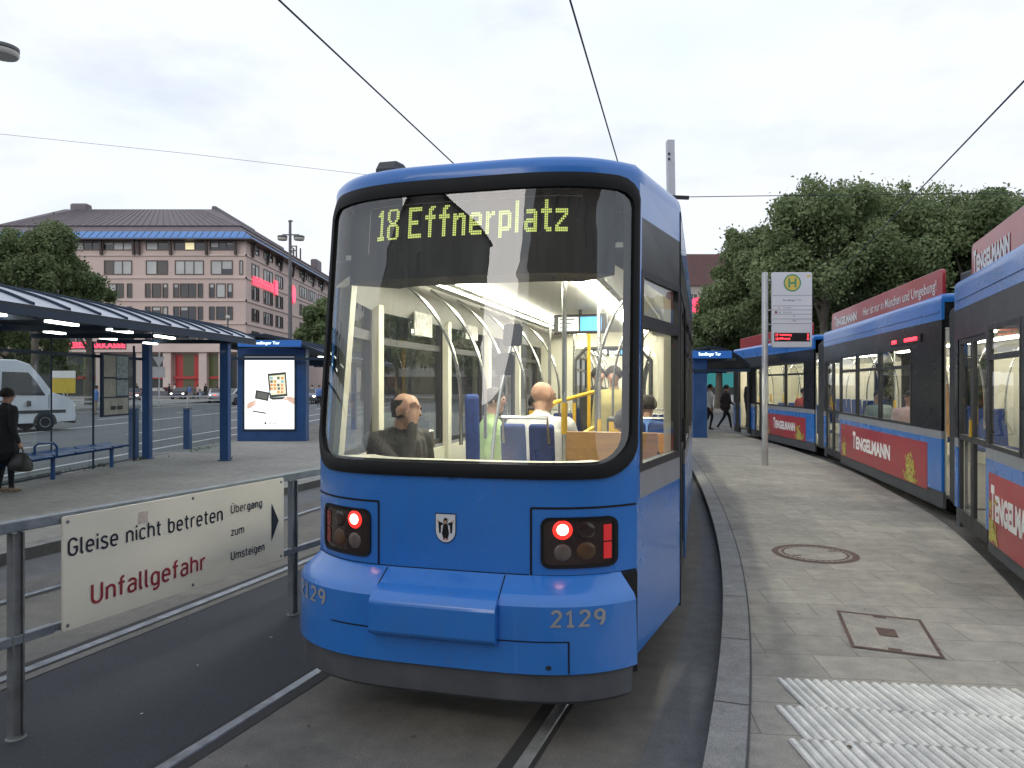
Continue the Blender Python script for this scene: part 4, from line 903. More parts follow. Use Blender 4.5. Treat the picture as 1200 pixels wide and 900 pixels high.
# ---------------------------------------------------------------- the tram across the platform
rt = thing('tram', (5.92, 10.0, ROAD), 'long blue articulated tram with red roof banners standing along the curved platform', 'tram')
def rframe(A, B): d = Vector((B[0] - A[0], B[1] - A[1], 0)); a = math.atan2(d.x, d.y); return a, d.length
WR = 1.15
def car(A, B, lf, ads, banner, gap=.0, tubes=True, rb=None):
    a, ln = rframe(A, B); r = Vector((math.cos(a), -math.sin(a), 0)); o = Vector((A[0], A[1], 0)) + r * WR; f = Frame(o, a)
    section(rt, f, 0, ln, WR, (1.10, 2.34, 2.02), lf(ln), [('win', .5, 1.7), ('win', ln * .55, ln * .55 + 1.3)], zf=.22, mtube=m_tube2)
    return f, ln
# near car
fa, la = car((4.07, 5.35), (5.43, 8.90), lambda ln: [('win', .1, 1.0), ('win', 1.06, ln - 1.62), ('door', ln - 1.52, ln - .18)], None, None)
fb, lb = car((5.92, 10.0), (7.50, 17.45), lambda ln: [('door', ln - 1.62, ln - .22), ('win', ln - 3.05, ln - 1.72), ('win', ln - 4.62, ln - 3.11), ('win', ln - 6.35, ln - 4.68)], None, None)
fc, lc = car((7.66, 18.4), (8.06, 26.4), lambda ln: [('win', .7, 2.2), ('win', 2.26, 4.0), ('door', 4.2, 5.3), ('open', 5.9, 7.2)], None, None)
gangway(rt, fa, la, fb, 0, 1.06, .16, 2.86); gangway(rt, fb, lb, fc, 0, 1.06, .16, 2.86)
advert(rt, fa, WR, -1, .15, la - 1.66, .16, .86, 'TENGELMANN', 1.5, .10, True, 3)
advert(rt, fb, WR, -1, .55, lb - 1.74, .22, .90, 'TENGELMANN', 2.5, 1.05, True, 4)
advert(rt, fc, WR, -1, .6, 4.1, .24, .86, 'TENGELMANN', 1.9, .8, True, 5)
def banner(f, s0, s1, z0, z1, tw, tx, slogan, sx, sw):
    b = MB(); P = []
    for x, z in rrect((s0 + s1) / 2, (z0 + z1) / 2, (s1 - s0) / 2, (z1 - z0) / 2, .09, 5): P.append(f.P(-1.02, x, z))
    b.prism(P, f.r * .05); o = b.build('roof_banner', m_red_ad, rt, bevel=.008)
    t = MB(); H = z1 - z0; fn = lambda u, v: f.P(-1.026, s1 - u, z0 + v)
    add_text(t, 'T', fn, tw * .085, H * .56, 0, .05, 1, tx, H * .24); add_text(t, 'ENGELMANN', fn, tw * .9, H * .42, 0, .05, 1, tx + tw * .1, H * .24)
    if slogan: add_text(t, slogan, fn, sw, H * .50, 0, .004, 1, sx, H * .20)
    t.build('lettering', m_white, o)
    for k in range(4):
        q = MB(); ss = lerp(s0 + .3, s1 - .3, k / 3); q.bar(f.P(-.98, ss, 2.97), f.P(-.98, ss, z1 - .06), .03, .03, 0); q.build('banner_bracket', m_roofk, rt)
banner(fa, .0, la - .25, 2.92, 3.40, 1.5, .12, None, 0, 0); banner(fb, .35, lb - .25, 2.96, 3.40, 2.0, .3, 'Hier ist nur in München und Umgebung!', 2.8, 4.0); banner(fc, .5, 7.6, 2.96, 3.36, 2.2, 4.2, None, 0, 0)
for f, a, c in ((fa, la - .1, la + .5), (fb, -.75, .2), (fb, lb - .2, lb + .7)):
    b = MB(); b.box((-.85, a, 2.98), (.85, c, 3.30), 0, f.M()); b.build('roof_equipment_box', m_roofk, rt, bevel=.03)
b = MB()
for f, ln in ((fa, la), (fb, lb), (fc, lc)): b.box((-WR - .012, .08, 2.745), (-WR + .002, ln - .08, 2.775), 0, f.M())
b.build('rain_rail', m_blued, rt)
# red lamps above the windows
for s0_, s1_ in ((.95, 1.55), (1.95, 2.2)):
    b = MB(); b.box((-WR - .02, s0_, 2.41), (-WR + .0, s1_, 2.47), 0, fb.M()); b.build('side_marker_lamp', m_redl, rt, bevel=.01)
b = MB(); b.box((-WR - .012, .8, 2.38), (-WR + .0, 2.4, 2.50), 0, fb.M()); b.build('marker_lamp_housing', m_blk, rt)
# inside: seats, poles
for f, ss in ((fa, (.5, 1.6)), (fb, (1.2, 3.2, 5.0)), (fc, (1.0, 2.2, 3.2))):
    for k, s_ in enumerate(ss):
        if f is not fb: d = MB(); seat_pair(d, f, -1.02, -.42, s_, .10, 1 if k % 2 else -1); d.build('double_seat', m_seat, rt, bevel=.02)
        d = MB(); seat_pair(d, f, .42, 1.02, s_, .22, -1 if k % 2 else 1); d.build('double_seat', m_seat, rt, bevel=.02)
for f, ln in ((fa, la), (fb, lb), (fc, lc)):
    b = MB(); n = int(ln / 1.3)
    for k in range(n):
        s_ = .5 + k * 1.3
        for sg in (-1, 1): b = MB(); arc_rail(b, f, sg, s_, .22, .66, .40, 2.44, 1.1); b.build('handrail', m_steelp, rt)
        if k % 2: b = MB(); grab_pole(b, f, [(-.38, s_ + .4, .22), (-.38, s_ + .4, 2.48)], .016); b.build('grab_pole', m_steelp, rt)
    for k in range(n): b = MB(); grab_pole(b, f, [(-.38, .9 + k * 1.3, 1.15), (-.38, .9 + k * 1.3, 1.42)], .026); b.build('yellow_handrail', m_yel, rt)
b = MB(); b.box((-.9, 1.9, .9), (-.3, 1.93, 1.75), 0, fb.M()); b.build('partition', m_wood, rt)
# far end: open door leaf and cab end
b = MB(); b.box((-WR - .06, 5.75, .10), (-WR - .02, 6.0, 2.3), 0, fc.M()); b.box((-WR - .06, 7.1, .10), (-WR - .02, 7.5, 2.3), 0, fc.M()); b.build('open_door_leaf', m_dark, rt)
b = MB(); b.box((-WR, lc - .06, .2), (WR, lc, 2.9), 0, fc.M()); b.build('end_wall', m_cream, rt)
# ---------------------------------------------------------------- railing with the warning sign
m_galv = pm('galvanised steel', (.20, .222, .245), .5, .5, .25, 7, bump=.15)
m_galvd = pm('weathered steel post', (.17, .175, .175), .65, .3, .35, 6, bump=.2)
m_sign = pm('cream enamel sign', (.70, .655, .56), .38, 0, .05, 2.2, coat=.15)
m_black = pm('black sign paint', (.012, .014, .022), .5, 0, .1, 5)
m_dred = pm('dark red sign paint', (.25, .022, .032), .5, 0, .1, 5)
m_sticker = pm('torn sticker', (.50, .42, .37), .7, 0, .15, 30)
fo = Vector((-2.62, 3.83, 0)); fd = Vector((.84, 2.06, 0)); fl_ = fd.length; fu = fd.normalized(); fn_ = Vector((fu.y, -fu.x, 0))
rail_t = thing('railing', (fo.x, fo.y, ROAD), 'galvanised steel railing between the two tram tracks, carrying a cream warning sign', 'railing', rz=-math.atan2(fu.x, fu.y))
def FR(u, v, off=0.0): return fo + fu * u + fn_ * off + Vector((0, 0, v))
b = MB(); b.bar(FR(-5, .995), FR(8, 1.01), .055, .06); b.build('top_rail', m_galv, rail_t, bevel=.006)
for a, c in ((-5, .20), (2.0, 8)):
    b = MB(); b.bar(FR(a, .40), FR(c, .40), .045, .05); b.build('lower_rail', m_galv, rail_t, bevel=.005)
b = MB(); b.bar(FR(.2, .40), FR(2.0, .40), .03, .04); b.build('lower_rail', m_galv, rail_t)
for k in (-2, -1, 0, 1, 2, 3):
    b = MB(); u = k * fl_
    for s in (-1, 1): b.bar(FR(u + s * .027, ROAD - .02, .0), FR(u + s * .027, .965, .0), .009, .05, 0, fn_)
    b.bar(FR(u, ROAD - .02, .0), FR(u, .96, .0), .044, .012, 0, fn_); b.build('post', m_galvd if k <= 0 else m_galv, rail_t)
    b = MB(); b.lathe([(.001, 0), (.05, 0), (.045, .006), (.001, .008)], 12, 0, Matrix.Translation(FR(u, ROAD + .003))); b.build('post_base', m_galvd, rail_t)
ws_ = thing('warning_sign', FR(.22, .37, .05), 'cream warning sign reading Gleise nicht betreten Unfallgefahr, bolted to the steel railing', 'sign', rz=-math.atan2(fu.x, fu.y))
SU, SV, SO = .224, .372, .048
def SG(u, v, off=0.0): return FR(SU + u, SV + v, SO + .003 + off)
b = MB(); P = [FR(SU + x, SV + z, SO) for x, z in rrect(.9175, .32, .9175, .32, .015, 3)]; b.prism(P, fn_ * -.012); sp = b.build('sign_panel', m_sign, ws_, bevel=.002)
b = MB()
def sgt(body, u0, u1, v0, h, m, st=.135): add_din(b, body, SG, u1 - u0, h, m, u0, v0, st)
sgt('Gleise nicht betreten', .03, 1.186, .418, .092, 0); sgt('Unfallgefahr', .172, 1.026, .112, .108, 1, .14)
sgt('Übergang', 1.264, 1.585, .453, .056, 0); sgt('zum', 1.266, 1.394, .29, .056, 0); sgt('Umsteigen', 1.264, 1.61, .118, .056, 0)
b.build('lettering', [m_black, m_dred], ws_)
b = MB(); b.poly([SG(1.689, .166), SG(1.771, .314), SG(1.689, .462)]); b.build('arrow', m_black, ws_)
b = MB(); b.poly([SG(.49, .515), SG(.56, .515), SG(.56, .585), SG(.49, .585)]); b.build('sticker_mark', m_sticker, ws_)
for u, v in ((.03, .61), (.03, .03), (.92, .61), (.92, .03), (1.80, .61), (1.80, .03)):
    b = MB(); b.lathe([(.010, 0), (.010, .004), (.004, .007)], 10, 0, TM(SG(u, v, -.003), fu, Vector((0, 0, 1)), fn_)); b.build('bolt', m_galvd, ws_)
# ---------------------------------------------------------------- shelters
m_sblue = pm('shelter blue steel', (.018, .075, .22), .4, 0, .12, 4, coat=.2)
m_sdark = pm('shelter dark blue steel', (.012, .030, .062), .5, 0, .15, 4)
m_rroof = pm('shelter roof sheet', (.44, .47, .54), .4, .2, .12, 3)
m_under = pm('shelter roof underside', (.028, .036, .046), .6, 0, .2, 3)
g_sh = glass('shelter glass', (.80, .87, .86), 1.5, 0, .07)
m_tubew = em('fluorescent tube', (.95, 1.0, .90), 6.0)
m_poster = em('backlit poster', (.95, .97, .94), 1.05, (.8, .8, .8))
m_signlit = em('backlit blue sign', (.02, .10, .34), .55); m_signtx = em('backlit white writing', (.8, .95, 1.0), 1.6)
m_skin = pm('skin', (.52, .30, .21), .6, 0, .1, 8); m_skinp = em('poster hand', (.80, .52, .40), .55)
m_tab = em('poster tablet dark', (.06, .07, .07), .5)
def arc_profile(pts, n=16):
    """smooth curve through (x,z) points"""
    P = [Vector((x, z, 0)) for x, z in pts]; o = []
    for k in range(n + 1):
        t = k / n * (len(P) - 1); i = min(int(t), len(P) - 2); u = t - i
        p0, p1, p2, p3 = P[max(i - 1, 0)], P[i], P[i + 1], P[min(i + 2, len(P) - 1)]
        q = .5 * ((2 * p1) + (p2 - p0) * u + (2 * p0 - 5 * p1 + 4 * p2 - p3) * u * u + (3 * p1 - p0 - 3 * p2 + p3) * u ** 3); o.append((q.x, q.y))
    return o
def shelter(label, y0, y1, prof, dx=0.0, dz=0.0, posts=(), rib=.78, group=None):
    """vaulted roof along Y; dx = sideways drift per metre"""
    xm = sum(p[0] for p in prof) / len(prof); t = thing('tram_shelter', (xm, y0, 0), label, 'shelter', group=group)
    A = arc_profile(prof); sh = lambda x, y: x + dx * (y - y0); zh = lambda z, y: z + dz * (y - y0)
    b = MB(); n = max(2, int((y1 - y0) / rib))
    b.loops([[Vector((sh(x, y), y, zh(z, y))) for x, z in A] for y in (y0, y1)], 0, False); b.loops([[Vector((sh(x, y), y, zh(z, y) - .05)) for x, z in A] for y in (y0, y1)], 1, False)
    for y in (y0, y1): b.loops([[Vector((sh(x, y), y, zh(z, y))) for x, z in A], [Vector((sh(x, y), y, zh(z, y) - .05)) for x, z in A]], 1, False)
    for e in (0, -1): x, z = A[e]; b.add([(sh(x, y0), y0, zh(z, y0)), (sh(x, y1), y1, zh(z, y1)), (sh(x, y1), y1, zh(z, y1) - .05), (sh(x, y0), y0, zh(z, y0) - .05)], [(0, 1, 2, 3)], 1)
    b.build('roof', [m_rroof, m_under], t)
    b = MB()
    for k in range(n + 1):
        y = lerp(y0, y1, k / n); b.loops([[Vector((sh(x, y) , y - .022, zh(z, y) + .002)) for x, z in A], [Vector((sh(x, y), y - .022, zh(z, y) + .04)) for x, z in A], [Vector((sh(x, y), y + .022, zh(z, y) + .04)) for x, z in A], [Vector((sh(x, y), y + .022, zh(z, y) + .002)) for x, z in A]], 0, False)
    b.build('roof_rib', m_sdark, t)
    b = MB()
    for i in (0, 5, 11, 16):
        x, z = A[i]; b.bar((sh(x, y0 + .05), y0 + .05, zh(z, y0) - .10), (sh(x, y1 - .05), y1 - .05, zh(z, y1) - .10), .07, .10)
    for k in range(0, n + 1, 3):
        y = lerp(y0 + .1, y1 - .1, k / n); x0_, z0_ = A[0]; x1_, z1_ = A[-1]; zz = zh(min(z0_, z1_), y) - .14; b.bar((sh(x0_, y), y, zz), (sh(x1_, y), y, zz), .06, .09)
    b.build('roof_beam', m_sdark, t)
    for (x, y, w_) in posts:
        b = MB(); b.box((x - w_ / 2, y - w_ / 2, -.02), (x + w_ / 2, y + w_ / 2, 2.72)); b.box((x - w_ / 2 - .03, y - w_ / 2 - .03, 0), (x + w_ / 2 + .03, y + w_ / 2 + .03, .025)); b.build('post', m_sblue, t, bevel=.008)
    return t, A, sh
def glass_panel(t, p, q, z0, z1, nm='glass_panel'):
    b = MB(); b.poly([(p[0], p[1], z0), (q[0], q[1], z0), (q[0], q[1], z1), (p[0], p[1], z1)]); o = b.build(nm, g_sh, t)
    return o
def tube_light(t, p, q):
    b = MB(); b.bar(p, q, .10, .035); o = b.build('light_fitting', m_tubew, t, bevel=.008)
    return o
sh1, A1, s1f = shelter('long blue tram shelter with vaulted grey roof, glass back wall and bench, beside the road', 4.5, 18.2, [(-9.05, 2.80), (-8.2, 3.06), (-7.3, 3.10), (-6.5, 2.90), (-6.0, 2.70)], -.032, .013, [(-8.55, 17.0, .17), (-6.56, 16.6, .19), (-8.72, 11.0, .14), (-8.8, 6.0, .14)])
b = MB(); b.box((-8.655, 4.8, .04), (-8.625, 16.9, .06)); b.box((-8.66, 4.8, 2.30), (-8.62, 16.9, 2.36))
for y, t_ in ((13.6, .012), (14.95, .03), (16.55, .05)): b.box((-8.655, y, .0), (-8.625, y + t_, 2.62))
b.build('wall_frame', m_sdark, sh1)
for a, c in ((4.8, 8.0), (8.03, 10.95), (11.05, 13.58), (13.66, 16.9)): glass_panel(sh1, (-8.64, a), (-8.64, c), .06, 2.30)
glass_panel(sh1, (-8.44, 17.0), (-6.68, 16.62), .16, 1.35)
for k in range(6): tube_light(sh1, (-6.50, 5.5 + k * 1.55, 2.63), (-6.52, 6.2 + k * 1.55, 2.63)); tube_light(sh1, (-8.1, 7.5 + k * 1.7, 2.66), (-8.1, 8.0 + k * 1.7, 2.66))
tc_ = MB(); tc_.box((-8.56, 15.05, 1.06), (-8.50, 16.1, 2.40)); tcs = tc_.build('timetable_case', m_sdark, sh1, bevel=.015)
m_paper = pm('timetable paper', (.42, .40, .33), .6, 0, .2, 6); m_paper2 = pm('network map paper', (.30, .36, .36), .6, 0, .4, 14)
b = MB()
for i, (a, c, z0, z1, m) in enumerate(((15.1, 15.55, 1.9, 2.35, 0), (15.58, 16.05, 1.88, 2.35, 1), (15.1, 15.55, 1.48, 1.86, 0), (15.58, 16.05, 1.50, 1.84, 1), (15.1, 16.05, 1.1, 1.45, 0))): b.box((-8.498, a, z0), (-8.493, c, z1), m)
b.box((-8.492, 15.35, 1.2), (-8.489, 15.55, 1.28), 2); b.box((-8.492, 15.6, 1.2), (-8.489, 15.82, 1.28), 2)
b.build('timetable_sheet', [m_paper, m_paper2, m_dark], tcs)
# bench
bn = thing('bench', (-8.35, 13.6, 0), 'blue metal bench with a hooped armrest under the shelter', 'bench')
for y in (11.2, 13.3, 15.25):
    b = MB(); b.tube([(-8.42, y, -.01), (-8.42, y, .42)], .04, 10); b.build('leg', m_sblue, bn)
b = MB(); b.bar((-8.42, 10.4, .42), (-8.42, 15.6, .42), .09, .07); b.build('seat_beam', m_sdark, bn)
for k in range(8):
    y = 10.5 + k * .64; b = MB(); prof = [(-8.66, .52), (-8.58, .47), (-8.42, .465), (-8.26, .475), (-8.20, .45)]
    b.loops([[Vector((x, y, z)) for x, z in prof], [Vector((x, y + .58, z)) for x, z in prof], [Vector((x, y + .58, z - .03)) for x, z in prof], [Vector((x, y, z - .03)) for x, z in prof], [Vector((x, y, z)) for x, z in prof]], 0, False); b.build('seat', m_sblue, bn)
for y in (13.1,):
    b = MB(); b.tube([(-8.62, y, .45), (-8.62, y, .62), (-8.55, y, .68), (-8.28, y, .68), (-8.22, y, .62), (-8.22, y, .45)], .022, 8); b.build('armrest', m_sblue, bn)
# short blue posts behind the shelter end
for (x, y, lab, zt_) in ((-9.05, 17.35, 'short blue post standing close beside the shelter corner post', 1.15), (-8.72, 19.5, 'short blue post behind the glass end panel of the shelter', 1.08)):
    t = thing('bollard', (x, y, 0), lab, 'bollard', group='short blue posts by the shelter'); b = MB(); b.box((x - .085, y - .085, -.02), (x + .085, y + .085, zt_)); b.build('shaft', m_sblue, t, bevel=.01); b = MB(); b.box((x - .09, y - .09, zt_), (x + .09, y + .09, zt_ + .02)); b.build('cap', m_sdark, t, bevel=.01)
# second shelter with the lit advert
sh2, A2, s2f = shelter('second blue shelter whose end wall holds a lit white tablet poster', 21.9, 33, [(-8.75, 2.98), (-8.1, 3.22), (-7.3, 3.20), (-6.5, 2.98), (-5.65, 2.66)], .02, 0, [(-6.1, 28, .18), (-6.0, 32.5, .18), (-8.5, 28, .18)])
b = MB(); b.box((-8.42, 22.2, -.02), (-6.32, 22.62, 2.86)); b.build('advert_box', m_sblue, sh2, bevel=.03)
b = MB(); b.box((-8.24, 22.185, .30), (-8.18, 22.2, 2.64)); b.box((-6.66, 22.185, .30), (-6.60, 22.2, 2.64)); b.box((-8.18, 22.185, .30), (-6.66, 22.2, .37)); b.box((-8.18, 22.185, 2.58), (-6.66, 22.2, 2.64)); b.build('poster_frame', m_sdark, sh2)
YP = 22.185
b = MB(); b.poly([(-8.18, YP + .006, .37), (-6.66, YP + .006, .37), (-6.66, YP + .006, 2.58), (-8.18, YP + .006, 2.58)]); po_ = b.build('poster', m_poster, sh2)
def pp(x, y, o=0.0): p = V(x, y, YP); return (p.x, YP + .003 - o, p.z)
mt = [em('poster tablet edge', (.05, .06, .055), .6), em('poster tablet screen', (.72, .70, .48), .9), em('poster screen dark', (.13, .13, .12), .7), m_skinp, em('poster page', (.9, .9, .92), .95), em('poster icon warm', (.70, .30, .12), .8), em('poster icon cool', (.20, .45, .55), .8)]
b = MB()
b.poly([pp(313.5, 438), pp(335, 436), pp(337, 464), pp(316, 466)], 0); b.poly([pp(315.5, 440.5, .001), pp(333.5, 438.8, .001), pp(335.2, 461.5, .001), pp(317.6, 463, .001)], 1)
rnd = random.Random(5)
for i in range(4):
    for j in range(5):
        x = 318 + i * 4.2 + rnd.uniform(-.3, .3); y = 443 + j * 4.1; s_ = 1.4; b.poly([pp(x - s_, y - s_, .002), pp(x + s_, y - s_, .002), pp(x + s_, y + s_, .002), pp(x - s_, y + s_, .002)], rnd.choice((2, 5, 6, 4)))
b.poly([pp(300, 457), pp(316, 460), pp(314, 470), pp(298.5, 467)], 0); b.poly([pp(302, 459, .001), pp(314, 461.4, .001), pp(312.6, 468, .001), pp(300.5, 465.6, .001)], 2)
b.poly([pp(297.5, 468.5), pp(313, 471), pp(311.5, 483.5), pp(296, 481)], 4); b.poly([pp(296, 481, .001), pp(311.5, 483.5, .001), pp(311.3, 485, .001), pp(295.8, 482.4, .001)], 0)
b.poly([pp(315, 466, .001), pp(335, 465, .001), pp(331, 468, .001), pp(319, 468.5, .001)], 0)
def hand(pts):
    b.poly([pp(x, y, .003) for x, y in pts], 3)
hand([(289.5, 474), (293, 471), (296.5, 470), (299, 468.8), (300, 470.4), (297, 473), (297.5, 475.5), (294, 478), (289.5, 479.5)]); hand([(296.5, 473.6), (300.5, 471.6), (301, 473), (297, 475.6)])
hand([(344.8, 466), (341, 465), (337, 464.4), (334.5, 465.4), (336.5, 467), (335, 468), (338, 470), (341.5, 472.5), (344.8, 474)]); hand([(334, 466.4), (331.5, 468), (334.5, 469), (337, 468)])
b.poly([pp(311 + 1.3 * math.cos(a), 496 + 1.5 * math.sin(a), .001) for a in [2 * math.pi * k / 10 for k in range(10)]], 0)
add_text(b, 'iPad', lambda u, v: (pp(315, 497.5)[0] + u, YP + .002, pp(315, 497.5)[2] + v), .21, .075, 0)
b.build('poster_picture', mt, po_)
# fascia name boards
def fascia(t, x0, x1, y, z0, z1, tx0, tx1):
    b = MB(); b.box((x0, y, z0), (x1, y + .08, z1)); o = b.build('name_board', m_signlit, t, bevel=.01)
    b = MB(); add_text(b, 'Sendlinger Tor', lambda u, v: (tx0 + u, y - .004, lerp(z0, z1, .22) + v), tx1 - tx0, (z1 - z0) * .58, 0, .02); b.build('lettering', m_signtx, o)
fascia(sh2, -8.25, -6.35, 21.80, 2.87, 3.07, -7.80, -6.98)
for k in range(3): tube_light(sh2, (-6.0, 22.6 + k * 3, 2.60), (-6.0, 23.6 + k * 3, 2.60))
# shelter on the near platform
sh3, A3, s3f = shelter('small dark blue shelter with arched roof by the end of the curved tram', 23.5, 29.5, [(5.72, 2.74), (6.3, 2.93), (6.9, 2.86), (7.4, 2.60), (7.72, 2.33)], .0, 0, [(7.35, 29, .12)])
b = MB(); b.box((5.90, 23.62, -.02), (6.36, 24.0, 2.74)); b.build('post', m_sblue, sh3, bevel=.02)
b = MB(); b.box((5.92, 26.5, -.02), (6.05, 26.9, 2.74)); b.build('post', m_sblue, sh3, bevel=.02)
fascia(sh3, 5.75, 7.10, 23.40, 2.58, 2.82, 6.02, 6.74)
glass_panel(sh3, (6.0, 24.0), (6.0, 29), .2, 2.4); tube_light(sh3, (6.6, 24.2, 2.68), (6.6, 25.2, 2.68))
# ---------------------------------------------------------------- stop pole
sp_t = thing('stop_sign', (5.46, 15.66, 0), 'tall grey stop pole with a white H board on the paved platform', 'sign')
m_pole = pm('pole grey metal', (.42, .42, .42), .4, .5, .12, 5)
b = MB(); b.lathe([(.065, -.02), (.065, 4.14), (.05, 4.16)], 20, 0, Matrix.Translation((5.46, 15.66, 0))); b.build('pole', m_pole, sp_t, smooth=40)
m_board2 = pm('white stop board', (.74, .75, .78), .35, 0, .03, 2, coat=.2); m_hy = pm('stop sign yellow', (.75, .55, .12), .5, 0, .05, 4); m_hg = pm('stop sign green', (.10, .33, .16), .5, 0, .05, 4); m_gline = pm('board print grey', (.18, .19, .21), .6, 0, .1, 4)
YB = 15.55
def bp(x, y, o=0.0): p = V(x, y, YB); return (p.x, YB - o, p.z)
def brect(mb, x0, y0, x1, y1, o, m): mb.poly([bp(x0, y1, o), bp(x1, y1, o), bp(x1, y0, o), bp(x0, y0, o)], m)
P = [bp(*q) for q in rrect(928.5, 363, 23.3, 44, 2.2, 4)]
b = MB(); b.prism(P, (0, .09, 0)); b.build('board', m_board2, sp_t, bevel=.008)
b = MB()
cc = lambda r, o, m: b.poly([bp(928.5 + r * math.cos(a), 331.5 + r * math.sin(a), o) for a in [2 * math.pi * k / 36 for k in range(36)]], m)
cc(10.3, .002, 1); cc(8.6, .003, 0)
brect(b, 923.6, 326.2, 926.0, 336.8, .004, 1); brect(b, 931.0, 326.2, 933.4, 336.8, .004, 1); brect(b, 926, 330.4, 931, 332.8, .004, 1); brect(b, 945.5, 322.5, 950, 325, .002, 0)
b.build('stop_symbol', [m_hy, m_hg], sp_t)
b = MB()
for y in (345.8, 358.2, 363, 368, 373.6, 379): brect(b, 905.8, y, 951.2, y + .45, .002, 0)
def bt(body, x, y, w_, h_): add_text(b, body, lambda u, v: (bp(x, y)[0] + u, YB - .003, bp(x, y)[2] + v), w_, h_)
SC = YB / FPX
bt('Sendlinger Tor', 917.5, 353.5, 22 * SC, 3.0 * SC); bt('17', 912, 361.6, 2.6 * SC, 1.8 * SC); bt('Amalienburgstr.', 917.5, 361.8, 10 * SC, 1.9 * SC); bt('18', 912, 367, 2.6 * SC, 1.8 * SC); bt('Effnerplatz', 917.5, 367, 10 * SC, 1.9 * SC); bt('27', 929, 371.2, 3 * SC, 1.6 * SC); bt('N27', 929, 376.4, 4 * SC, 1.6 * SC)
b.build('lettering', m_gline, sp_t)
b = MB(); brect(b, 908, 364.6, 910.6, 367.2, .003, 0); b.build('line_badge', m_dred, sp_t)
b = MB(); brect(b, 907.3, 390, 949, 400.2, .003, 0); brd = b.build('departure_display', m_board, sp_t)
m_ledr = em('red departure digits', (1.0, .06, .08), 2.4); b = MB()
def lt_(body, x, y, w_, h_): add_text(b, body, lambda u, v: (bp(x, y)[0] + u, YB - .006, bp(x, y)[2] + v), w_, h_, 0, .02)
lt_('17', 909, 394.2, 3.2 * SC, 3.2 * SC); lt_('Amalienburg', 913.5, 394.2, 14 * SC, 3.2 * SC); lt_('18', 909, 398.6, 3.2 * SC, 3.0 * SC); lt_('Effnerpl.', 913.5, 398.6, 13 * SC, 3.2 * SC); lt_('2', 945.6, 394.2, 2.2 * SC, 3.2 * SC); lt_('8', 945.6, 398.6, 2.2 * SC, 3.0 * SC)
b.build('digits', m_ledr, brd)
for y in (328, 363, 380, 398):
    b = MB(); p = bp(901, y, -.05); b.bar((5.50, 15.62, p[2]), (5.62, 15.60, p[2]), .03, .03); b.build('bracket', m_pole, sp_t)
# ---------------------------------------------------------------- covers in the paving
m_iron = pm('rusty iron', (.105, .062, .050), .75, .2, .4, 14, bump=.3)
c_ = G(955, 649); mc = thing('manhole_cover', (c_.x, c_.y, 0), 'round iron manhole cover set flush in the platform paving', 'manhole cover')
m_cov = ground_mat('cover concrete', (.34, .32, .285), (.27, .25, .225), .85)
X = Matrix.Translation((c_.x, c_.y, 0))
def ringm(mb, r0, r1, z, m=0, n=48): mb.loops([[X @ Vector((r * math.cos(2*math.pi*k/n), r * math.sin(2*math.pi*k/n), z)) for k in range(n)] for r in (r0, r1)], m)
b = MB(); ringm(b, .355, .42, .005); ringm(b, .30, .325, .006); 
for k in range(36):
    a = 2 * math.pi * k / 36; b.poly([X @ Vector((r * math.cos(a + d), r * math.sin(a + d), .0065)) for r, d in ((.328, -.03), (.35, -.03), (.35, .03), (.328, .03))])
for a in (.4, math.pi + .4): b.poly([X @ (Vector((.24 * math.cos(a), .24 * math.sin(a), .007)) + Vector((dx, dy, 0))) for dx, dy in ((-.045, -.02), (.045, -.02), (.045, .02), (-.045, .02))])
b.build('ring', m_iron, mc)
b = MB(); b.poly([X @ Vector((.42 * math.cos(2*math.pi*k/48), .42 * math.sin(2*math.pi*k/48), .004)) for k in range(48)]); b.build('lid', m_cov, mc)
q = [G(980, 716), G(1079, 727), G(1108, 773), G(998, 759)]; ctr = sum(q, Vector()) / 4
sc_ = thing('access_cover', (ctr.x, ctr.y, 0), 'square paved access cover with a rust brown iron rim in the platform', 'access cover')
ins = [p.lerp(ctr, .085) for p in q]; b = MB(); up = Vector((0, 0, .006)); b.loops([[p + up for p in q], [p + up for p in ins]])
for i in (0, 2): a, c = ins[i].lerp(ins[(i + 1) % 4], .42), ins[i].lerp(ins[(i + 1) % 4], .60); b.poly([a + up, c + up, c.lerp(ctr, .12) + up, a.lerp(ctr, .12) + up])
b.build('rim', m_iron, sc_)
b = MB(); b.poly([p + Vector((0, 0, .004)) for p in ins]); b.build('lid', m_cov, sc_)
b = MB(); b.poly([ctr.lerp(p, .22) + Vector((0, 0, .007)) for p in q]); b.build('key_plate', m_iron, sc_)
# ---------------------------------------------------------------- mast, wires, lamps
m_mast = pm('painted mast', (.56, .57, .60), .5, .1, .08, 3)
ms = thing('catenary_mast', (4.28, 20, 0), 'pale square mast rising behind the roof of the lit tram', 'mast'); b = MB(); b.bar((4.50, 20, -.05), V(785.3, 165, 20), .23, .2); b.build('shaft', m_mast, ms, bevel=.01)
for y in (180, 186):
    d = MB(); p = V(784, y, 19.86); d.sphere(p, .035, 0, 8); d.build('bolt', m_dark, ms)
b = MB(); p = V(788, 231, 19.9); b.bar(p, p + Vector((.45, 0, -.02)), .09, .09); b.build('wire_bracket', m_dark, ms)
m_wire = pm('overhead wire', (.035, .045, .055), .5, .4, .1, 4)
def wire(pts, r, label, grp='overhead tram wires'):
    o = MB().tube(pts, r, 6).build('overhead_wire', m_wire); tag(o, label, 'wire', grp)
def ext(a, b_, t): return a + (b_ - a) * t
a, c = V(327, 0, 7.27), V(533, 193, 12.73); wire([ext(a, c, -1.2), a, c, ext(a, c, 4)], .011, 'dark overhead wire dropping steeply behind the top of the lit tram, over its bank side')
